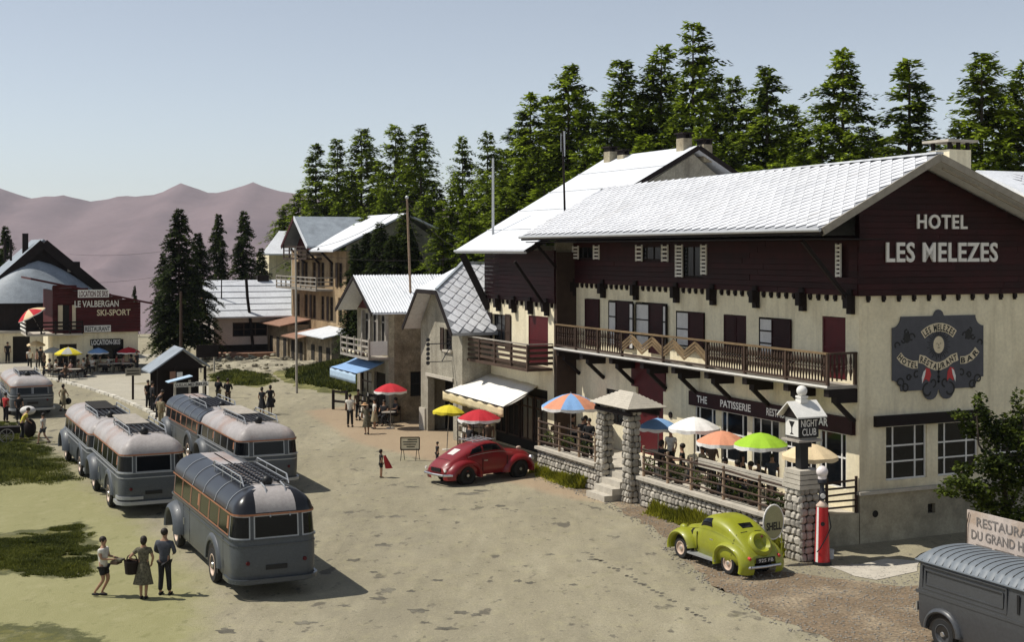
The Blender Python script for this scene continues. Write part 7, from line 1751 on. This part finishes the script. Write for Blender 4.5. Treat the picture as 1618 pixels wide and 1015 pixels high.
def conifer_mesh(seed, width=.18, dens=1.0, start=.12, ragged=.3, mt='larch', up_=.1, per=1.0):
    """unit height tree; crown of many short needle sprays on drooping branches"""
    rr = random.Random(seed); mb = MB(); tk = MB()
    tk.cyl((0,0,0),(0,0,.5),.013,.008,7); tk.cyl((0,0,.5),(0,0,.98),.008,.0015,6)
    nb = int(250*dens); lean = rr.uniform(0, 6.28)
    for i in range(nb):
        t = (i + rr.random())/nb; wh = 26; t = (math.floor(t*wh) + .5 + (t*wh - math.floor(t*wh) - .5)*.55)/wh; z = start + (1-start)*t**.92
        prof = (1-t)**.72*(1 - .25*math.exp(-t*9)); L = width*prof*(1 + rr.uniform(-ragged, ragged)) + .008
        L *= .82 + .36*rr.random()**2
        if rr.random() < .07: L *= 1.4
        a = rr.uniform(0, 2*math.pi); L *= 1 + .18*math.cos(a-lean)
        dz = up_ + .5*t; ca, sa = math.cos(a), math.sin(a)
        ns = max(3, int(L/.0072)); prev = Vector((0,0,z))
        for k in range(1, ns+1):
            s = k/ns; p = Vector((ca*L*s, sa*L*s, z + L*(dz*s - .55*s*s)))
            if k % 3 == 0 or k == ns: tk.bar(prev, p, .0016*(1.3-s), .0016*(1.3-s)); prev = p
            w = (.0105 + .009*(1 - s))*per*(1 if s > .15 else .6)
            for q in range(5):
                side = rr.uniform(-1, 1); l = w*rr.uniform(.7, 1.6)
                d = Vector((ca*.6 - sa*side, sa*.6 + ca*side, rr.uniform(-.55, .35))).normalized(); o = p + Vector((rr.uniform(-1,1), rr.uniform(-1,1), rr.uniform(-1,1)))*.008
                pn = d.cross(Vector((rr.uniform(-.6,.6), rr.uniform(-.6,.6), 1))).normalized()*l*.28
                mb.add([o - pn*.6, o + d*l*.55 - pn, o + d*l*1.15, o + d*l*.5 + pn], [(0,1,2,3)])
    c = mb.mesh('crown', M[mt]); t2 = tk.mesh('trunk', M['bark']); return c, t2
LAR = [conifer_mesh(k, w_, 1.0, st, rg, 'larch', u_) for k, (w_, st, rg, u_) in enumerate(((.17,.10,.3,.15),(.2,.12,.35,.1),(.15,.1,.25,.2),(.22,.15,.4,.12),(.185,.08,.45,.18)))]
SPR = [conifer_mesh(20+k, w_, 1.1, .12, rg, 'spruce', 0.0, 1.25) for k, (w_, rg) in enumerate(((.21,.2),(.19,.28)))]
def tree(label, px, pyt, Y, kind, wmul=1.0, rz=None, name='larch_tree', group='larches behind the buildings', z0=0.0, pref=None):
    h = zat(pyt, Y) - z0; c, t = kind; r = thing(name, label, 'tree', (xat(px, Y), Y, z0), random.uniform(0, 6.28) if rz is None else rz, group)
    sc_ = (h*wmul, h*wmul, h); put(t, 'trunk', r, scale=sc_); put(c, 'crown', r, scale=sc_); return r
TL = [(499,228,138,0,1.0,'leftmost larch on the skyline, above the tall house gable'),(533,220,142,2,.9,'slim larch second from the left on the skyline'),(571,203,138,1,1.0,'broad larch with the highest top left of the leaning pole'),
      (625,198,132,3,.85,'dense dark larch just left of the leaning pole'),(665,197,128,1,.95,'dense dark larch just right of the leaning pole'),(731,216,122,4,.8,'thin sunlit larch between the leaning pole and the far mast'),
      (770,208,112,4,.75,'open crowned larch above the far annex eave'),(838,148,100,0,1.0,'first larch of the tall group right of the silvery mast'),(866,152,104,2,1.0,'short topped larch next to the first of the tall group'),
      (898,102,98,1,.95,'larch with rounded crown left of the dark aerial mast'),(982,95,96,0,1.05,'pointed larch above the middle of the annex roof'),(1045,73,97,3,.85,'dense larch close left of the tallest tree'),
      (1095,35,92,4,.85,'tallest larch of the forest with a thin ragged top'),(1131,120,96,2,.9,'low larch right below the tallest tree'),(1158,122,99,0,.8,'larch behind the right annex chimney'),(1212,105,88,1,1.0,'broad dark larch over the left end of the hotel ridge'),
      (1332,80,82,3,.95,'broad bright larch over the middle of the hotel ridge'),(1437,95,80,0,1.15,'symmetrical airy larch left of the hotel chimney'),(1551,82,78,1,1.0,'broad larch directly behind the hotel chimney'),(1622,96,80,3,.9,'larch cut by the right edge of the photograph')]
for px, y, Y, k, wm, lb in TL: tree(lb, px, y, Y, LAR[k], wm*1.12)
FILL = [(860,290,84,'lowest dark larch just above the upper annex eave'),(905,270,86,'low larch right behind the aerial mast foot'),(945,262,88,'low larch behind the annex ridge left end'),(1000,262,92,'low larch behind the middle of the annex ridge'),(1055,250,95,'low larch left of the chimney pair'),(1130,262,90,'low larch right of the annex chimneys'),(1190,262,80,'low larch between the annex gable and the hotel ridge'),(1225,258,78,'low larch over the left third of the hotel ridge'),(1345,245,77,'low larch just over the hotel ridge centre'),(800,300,90,'low dark larch right of the silvery mast'),(825,290,92,'low dark larch above the middle of the annex slope'),(535,320,120,'low larch above the tall house ridge'),(610,300,124,'low larch behind the dark spruces'),(672,310,112,'low larch right beside the leaning pole top'),(452,322,150,'low larch at the far left of the forest beside the white eave'),(472,300,146,'lower larch left of the skyline leftmost one'),(515,290,132,'lower larch in front of the two leftmost tops'),(552,270,146,'larch filling the gap left of the broad pointed one'),(598,255,142,'larch filling the gap right of the broad pointed one'),(645,262,140,'lower larch behind the leaning pole'),
        (690,290,118,'lower larch right of the leaning pole'),(712,300,108,'dark larch above the garage house'),(750,290,118,'lower sunlit larch below the thin one'),(795,235,116,'low larch in the sky gap right of the silvery mast'),(815,205,108,'larch at the left foot of the tall group'),(850,230,92,'dark lower larch above the annex roof left part'),(880,190,108,'larch filling between the first tall ones'),
        (930,165,104,'larch filling the dip left of the pointed one'),(925,235,90,'dark low larch behind the dark aerial mast'),(960,180,92,'lower larch in front of the pointed one'),(1012,150,103,'larch filling the dip right of the pointed one'),(1020,215,88,'low dark larch above the annex ridge'),(1070,150,100,'larch wedged left of the tallest trunk'),(1110,200,86,'dark low larch behind the right chimney pair'),
        (1180,170,100,'larch filling left of the broad dark one'),(1150,230,84,'low dark larch over the annex gable'),(1245,165,92,'larch at the right shoulder of the broad dark one'),(1268,205,84,'low larch in the gap left of the bright one'),(1300,215,80,'low larch at the left foot of the bright one'),(1372,200,84,'low larch at the right foot of the bright one'),(1400,232,76,'small larch just above the hotel ridge'),(1485,228,78,'small larch left of the hotel chimney'),(1520,190,84,'larch at the left foot of the one behind the chimney'),(1592,175,82,'low larch right of the hotel chimney'),
        (575,338,112,'dark larch close behind the roof of the tall house'),(700,345,92,'dark larch between the pole and the garage roof'),(742,330,98,'dark larch close to the far annex eave'),(640,330,104,'dark larch behind the corrugated roof')]
for i, (px, y, Y, lb) in enumerate(FILL): tree(lb, px, y, Y, LAR[(i*3+1) % 5], 1.2)
# dark spruces in the middle distance
for px, y, Y, k, wm, lb in ((283,330,108,0,1.0,'big dark spruce rising behind the kiosk'),(312,368,112,1,.95,'dark spruce merged with the right side of the big one'),(346,338,126,1,.75,'slim spruce between the big one and the bare trunk'),(385,334,128,0,.85,'spruce above the ridge of the low white roofed house'),(412,392,134,1,.9,'small spruce at the right end of the low house ridge'),(258,400,112,1,.9,'spruce at the left flank of the big one'),
                    (213,452,140,0,.6,'tiny spruce on the horizon right of the ski shop roof'),(600,352,97,0,.95,'dark spruce in front of the side wall of the tall house'),(560,385,98,1,.9,'smaller dark spruce left of the one hiding the tall house wall'),(645,360,96,1,1.0,'dark spruce behind the balcony house roof'),(580,368,99,1,1.0,'dark spruce pressed against the middle of the tall house wall'),(622,372,95,0,1.1,'dark spruce left of the leaning pole foot'),(8,358,128,0,.8,'spruce top behind the big old house at the left edge')):
    tree(lb, px, y, Y, SPR[k], wm, name='spruce_tree', group='dark spruces between the houses')

# broad leaved tree by the gable
def leafy(label, loc, pts, n, leaf, seed, name='bush', cat='bush', trunk=None, mt='leaf'):
    rr = random.Random(seed); r = thing(name, label, cat, loc, 0)
    mb = MB()
    for (c, rad, w_) in pts:
        for _ in range(int(n*w_)):
            d = Vector((rr.gauss(0,1), rr.gauss(0,1), rr.gauss(0,1))).normalized()*rr.random()**.45
            p = Vector(c) + Vector((d.x*rad[0], d.y*rad[1], d.z*rad[2])); l = leaf*rr.uniform(.6, 1.4)
            a = Vector((rr.gauss(0,1), rr.gauss(0,1), rr.gauss(0,.6))).normalized(); b = a.cross(Vector((rr.gauss(0,.5), rr.gauss(0,.5), 1))).normalized()*.45
            mb.add([p, p + a*l*.5 + b*l, p + a*l, p + a*l*.5 - b*l], [(0,1,2,3)])
    mb.build('foliage', M[mt], r)
    tb = MB()
    for path, r0 in (trunk or []):
        for a, b in zip(path[:-1], path[1:]): tb.cyl(a, b, r0, r0*.75, 7); r0 *= .75
    if tb.v: tb.build('trunk', M['bark'], r)
    return r
gY = 39.2; gx = xat(1590, gY); z_ = lambda py: zat(py, gY); dx = lambda px: xat(px, gY) - gx
cl = [((dx(px), random.uniform(-.5,.5), z_(py)), (rx, .5, rz_), w_) for px, py, rx, rz_, w_ in ((1545,640,.14,.42,.6),(1540,680,.35,.3,1.0),(1515,655,.3,.12,.5),(1575,690,.5,.45,2.2),(1610,680,.5,.6,2.4),(1560,730,.6,.4,2.4),(1510,760,.55,.2,1.3),(1500,780,.35,.12,.6),(1540,775,.6,.35,2.0),(1595,760,.8,.7,4),(1620,720,.6,.9,3),(1562,800,.5,.25,1.3),(1600,820,.7,.5,3),(1530,745,.3,.2,.8),(1608,640,.12,.5,.5),(1568,665,.2,.4,.8))]
leafy('loose broad leaved tree in front of the gable window at the right edge', (gx, gY, 0), cl, 300, .115, 5, 'garden_tree', 'tree', [([(0,0,0),(.05,0,1.2),(-.1,0,2.4),(-.5,0,3.2)], .12), ([(.0,0,1.0),(-.8,.1,2.0),(-1.3,0,2.6)], .06), ([(0,0,1.4),(.6,0,2.6),(.5,0,4.2)], .07), ([(-.2,0,2.4),(-.8,0,3.4),(-.85,0,4.4)], .04)])
# plants along the foot of the terrace, grass mounds
def tufts(name, pts_fn, n, hgt, seed, mt='grassm', w=.025):
    rr = random.Random(seed); mb = MB()
    for _ in range(n):
        p = pts_fn(rr)
        if p is None: continue
        x, y, z, s = p
        for q in range(3):
            a = rr.uniform(0, 6.28); h_ = hgt*s*rr.uniform(.5, 1.3); d = Vector((math.cos(a), math.sin(a), 0)); t = Vector((-d.y, d.x, 0))*w*s*rr.uniform(.6,1.5)
            b = Vector((x, y, z)) + d*.02; mb.add([b - t, b + t, b + d*h_*.5 + Vector((0,0,h_)) ], [(0,1,2)])
    o = mb.build(name, M[mt]); o['kind'] = 'stuff'; return o
def in_px(poly_px, ns=.7, thr=-.1, seed=3, zf_=None, jag=.5):
    P = [G(a, b).to_2d() for a, b in poly_px]; jag = jag*2; x0, x1 = min(p.x for p in P), max(p.x for p in P); y0, y1 = min(p.y for p in P), max(p.y for p in P)
    def fn(rr):
        for _ in range(30):
            x, y = rr.uniform(x0, x1), rr.uniform(y0, y1); d = sdist(Vector((x, y)), P) + jag*nz(x, y, 1.1, seed+9)
            if d > 0 and nz(x, y, ns, seed) > thr and rr.random() < .25 + d/1.8 and nz(x, y, 2.7, seed+3) > -.28: return (x, y, zf_(x, y) if zf_ else 0, (.35 + .75*min(1, d/1.5))*(.7+.6*max(0, nz(x, y, 1.9, seed+5)+.3)))
        return None
    return fn
def along_wall(a, b, thr=-.2):
    def fn(rr):
        u = rr.uniform(a, b); v = VT - abs(rr.gauss(0, .22)) + .02
        if nz(u, 0, .9, 4) < thr: return None
        p = L2W(v, u); return (p.x, p.y, 0, max(.3, 1.1 - (VT-v)*1.6)*(.7+.8*max(0, nz(u, 3, .7, 5)+.3)))
    return fn
tufts('wall_foot_plants', along_wall(-.6, onv(1012, VT)), 6500, .33, 1, 'wallplant', .045); tufts('wall_foot_plants', along_wall(onv(942, VT), 16.2), 4200, .33, 2, 'wallplant', .045)
tufts('grass', in_px([(-60,660),(20,668),(60,690),(95,725),(130,760),(100,768),(40,765),(-60,772)], .7, -.7), 22000, .13, 3)
tufts('grass', in_px([(-60,846),(60,842),(130,826),(150,850),(152,880),(146,915),(100,918),(20,905),(-60,918)], .7, -.45), 24000, .11, 4)
tufts('grass', in_px([(330,592),(372,585),(425,593),(440,604),(405,613),(365,608),(335,602)], .7, -.3), 5000, .28, 6, w=.05)
# rough bank beside the balcony house
def bank_z(x, y):
    p = G(500, 606); d = Vector((x-p.x, y-p.y)); u = d.x*UX.x + d.y*UX.y; v = d.x*VX.x + d.y*VX.y
    return 1.35*math.exp(-((v-2.2)/2.6)**2 - ((u)/7.0)**2) - .12
bp_ = G(505, 606); mb = MB(); mb.grid(lambda i, j: (bp_.x + (j-20)*.4, bp_.y + (i-30)*.6, bank_z(bp_.x + (j-20)*.4, bp_.y + (i-30)*.6) + .1*nz(bp_.x+j*.4, bp_.y+i*.6, .8, 2)), 61, 41); mb.build('grass_bank', M['verge'], smooth=True, kind='structure')
def bfn(rr):
    for _ in range(20):
        x, y = bp_.x + rr.uniform(-7,8), bp_.y + rr.uniform(-16,16); z = bank_z(x, y)
        if z > .12 + .1*nz(x, y, .9, 6): return (x, y, z-.02, 1)
tufts('grass', bfn, 9000, .3, 7, w=.05)
# rubble bank before the low house
M['rubble'] = mat('rubble', (.33,.30,.22), 1, .3, 1.4, 1.0, 5, col2=(.17,.15,.11), c2=(.45,.65), grain=.35)
rbp = G(440, 580); mb = MB(); mb.grid(lambda i, j: (rbp.x - 9 + j*.45, rbp.y - 5 + i*.45, -.1 + (.55*math.exp(-((i-11)/6.0)**2)*math.exp(-((j-20)/13.0)**4) + .3*max(0, nz(j*.45, i*.45, .7, 3))*math.exp(-((i-11)/8.0)**2))), 24, 41); mb.build('rubble_bank', M['rubble'], smooth=True, kind='structure')
rr = random.Random(9); sb = MB()
for _ in range(260):
    x, y = rbp.x + rr.uniform(-8,9), rbp.y + rr.uniform(-4,6); sb.ball((x, y, .3 + rr.uniform(-.15,.2)), rr.uniform(.06,.22), 5, 4, sc_=(1.3,1,.7))
o = sb.build('rubble_stones', M['rubble']); o['kind'] = 'stuff'
# loose pebbles on the gravel and at the road edge
rr = random.Random(11); sb = MB(); gp = [G(a, b).to_2d() for a, b in [(862,760),(960,792),(1040,838),(1100,905),(1190,960),(1300,1012),(1500,1100),(1500,900),(1285,895),(1250,875),(1100,826),(1000,798),(940,778),(850,754)]]
cnt = 0
while cnt < 3500:
    x, y = rr.uniform(0, 14), rr.uniform(28, 56); d = sdist(Vector((x, y)), gp)
    if d > -.4: sb.ball((x, y, .01), rr.uniform(.012,.035), 4, 3, sc_=(1.2,1,.7)); cnt += 1
o = sb.build('pebbles', M['stone']); o['kind'] = 'stuff'
# bright slab by the fuel pump
sl_ = sheet('pavement', [(1310,897),(1360,893),(1400,885),(1450,888),(1450,905),(1385,918),(1350,912)], M['concrete'], .02, .05, .5)
# ================================================================ more life on the terraces
M['plantm'] = leafmat('pot_plant_leaves', (.02,.035,.008), (.10,.13,.02))
rr = random.Random(21)
for px, where in ((868,'first log post from the left'),(896,'middle of the left log rail'),(925,'log post nearest the left entrance pillar'),(1025,'right entrance pillar'),(1052,'log post under the plain blue parasol'),(1072,'gap between the blue and the white parasol'),(1100,'log post under the white parasol'),(1128,'orange parasol left side'),(1160,'gap between the orange and the green parasol'),(1190,'log post under the green parasol'),(1222,'rail right of the green parasol'),(1240,'lantern pillar')):
    v = VT+.42; p = L2W(v, onv(px, v), .93); t = thing('potted_plant', 'potted plant on the terrace edge by the ' + where, 'plant', p, rr.random(), 'potted plants along the terrace edge')
    MB().cyl((0,0,0),(0,0,.28),.12,.16,10).build('pot', M['brown'], t); mb = MB()
    for _ in range(130):
        d = Vector((rr.gauss(0,1), rr.gauss(0,1), rr.gauss(0,1))).normalized()*rr.random()**.4; q = Vector((d.x*.26, d.y*.26, .5+d.z*.3)); l = rr.uniform(.06,.13); a = Vector((rr.gauss(0,1),rr.gauss(0,1),rr.gauss(0,.6))).normalized(); b = a.orthogonal().normalized()*l*.3
        mb.add([q, q+a*l*.5+b, q+a*l, q+a*l*.5-b], [(0,1,2,3)])
    mb.build('foliage', M['plantm'], t)
MORE = [((1125,-1.2),'man in brown standing behind the orange parasol pole','front','brown',-1.2,1.5),((1060,-1.3),'waiter in white jacket standing between the blue and the white parasol','stand','white',-1.3,1.6),((1220,-1.2),'woman in grey standing right of the green parasol pole','stand','greyblue',-1.2,1.5),((1172,-1.0),'man in dark suit standing against the window between the orange and the green parasol','stand','dark',-1.0,1.6)]
for (px, v), lb, po, tp_, _, hg in MORE: person(lb, at_terr(px, v), hg, rr.uniform(0,360), po, tp_, 'dark')
for (px, v), lb in (((905,-1.2),'man in dark suit seated left of the blue and orange parasol pole'),((925,-1.0),'woman in print dress seated right of the blue and orange parasol pole'),((1110,-1.3),'man in khaki seated under the white parasol'),((1258,-1.5),'man in dark suit seated left of the cream parasol pole'),((1276,-1.3),'woman in white seated right of the cream parasol pole')):
    seat_guest(lb, at_terr(px, v), rr.uniform(0,360), 'white' if 'white' in lb and 'woman' in lb else ('khaki' if 'khaki' in lb else ('print' if 'print' in lb else 'dark')), 'dark', 'woman' in lb)
WAL = [((70,590),'brown','man in brown standing left of the greyish parasol'),((78,596),'white','woman in white seated below the greyish parasol'),((95,592),'dark','waiter in dark suit between the greyish and the yellow parasol'),((138,588),'print','woman in print dress seated between the yellow and the blue parasol'),((146,591),'white','man in white seated at the left edge of the blue parasol'),((165,586),'dark','man in dark suit standing behind the blue parasol table'),((184,587),'red','child in red seated between the blue and the far red parasol'),((216,590),'dark','man in dark suit standing right of the far red parasol'),((103,604),'brown','man in brown seated in front of the yellow parasol'),((64,582),'dark','person in dark clothes at the wall of the old house')]
for (px, py), tp_, lb in WAL:
    if 'seated' in lb: seat_guest(lb, G(px, py), rr.choice((20,170,250)), tp_, 'dark', 'woman' in lb, grpc='cafe chairs before the ski shop')
    else: person(lb, G(px, py), 1.6, rr.uniform(0,360), 'stand', tp_, 'dark')
# people at the foot of the rearmost bus and below the big red parasol
for (px, py), tp_, bt, po, lb in (((607,672),'dark','dark','sit','person in dark clothes seated under the red parasol by the blue awning'),((625,668),'greyblue','dark','sit','person in blue grey seated against the wall right of that red parasol'),((566,664),'brown','dark','stand','man in brown in the shade of the blue awning'),((742,728),'dark','dark','stand','dark figure standing behind the red car under the red parasol'),((772,722),'brown','dark','stand','figure in brown in the shop shade behind the roof of the red car'),((234,646),'black','black','stand','man in black leaning on the kiosk side facing the square')):
    if po == 'sit': seat_guest(lb, G(px, py), rr.uniform(200,330), tp_, bt)
    else: person(lb, G(px, py), 1.6, rr.uniform(180,360), po, tp_, bt)
cafe_table('round table under the red parasol by the blue awning', G(614,674)); cafe_table('round table under the red parasol beside the red car', G(757,732))
# ================================================================ haze over the valley
HZ = bpy.data.materials.new('valley_air'); HZ.use_nodes = True; hn = HZ.node_tree; hn.nodes.clear()
pv = hn.nodes.new('ShaderNodeVolumePrincipled'); pv.inputs['Color'].default_value = (.82,.88,.96,1); pv.inputs['Density'].default_value = .00007; pv.inputs['Anisotropy'].default_value = .2
ho_ = hn.nodes.new('ShaderNodeOutputMaterial'); hn.links.new(pv.outputs[0], ho_.inputs['Volume'])
hb_ = MB().box((-9500,-3500,-520),(9500,9500,260)).build('haze', HZ); hb_['kind'] = 'stuff'
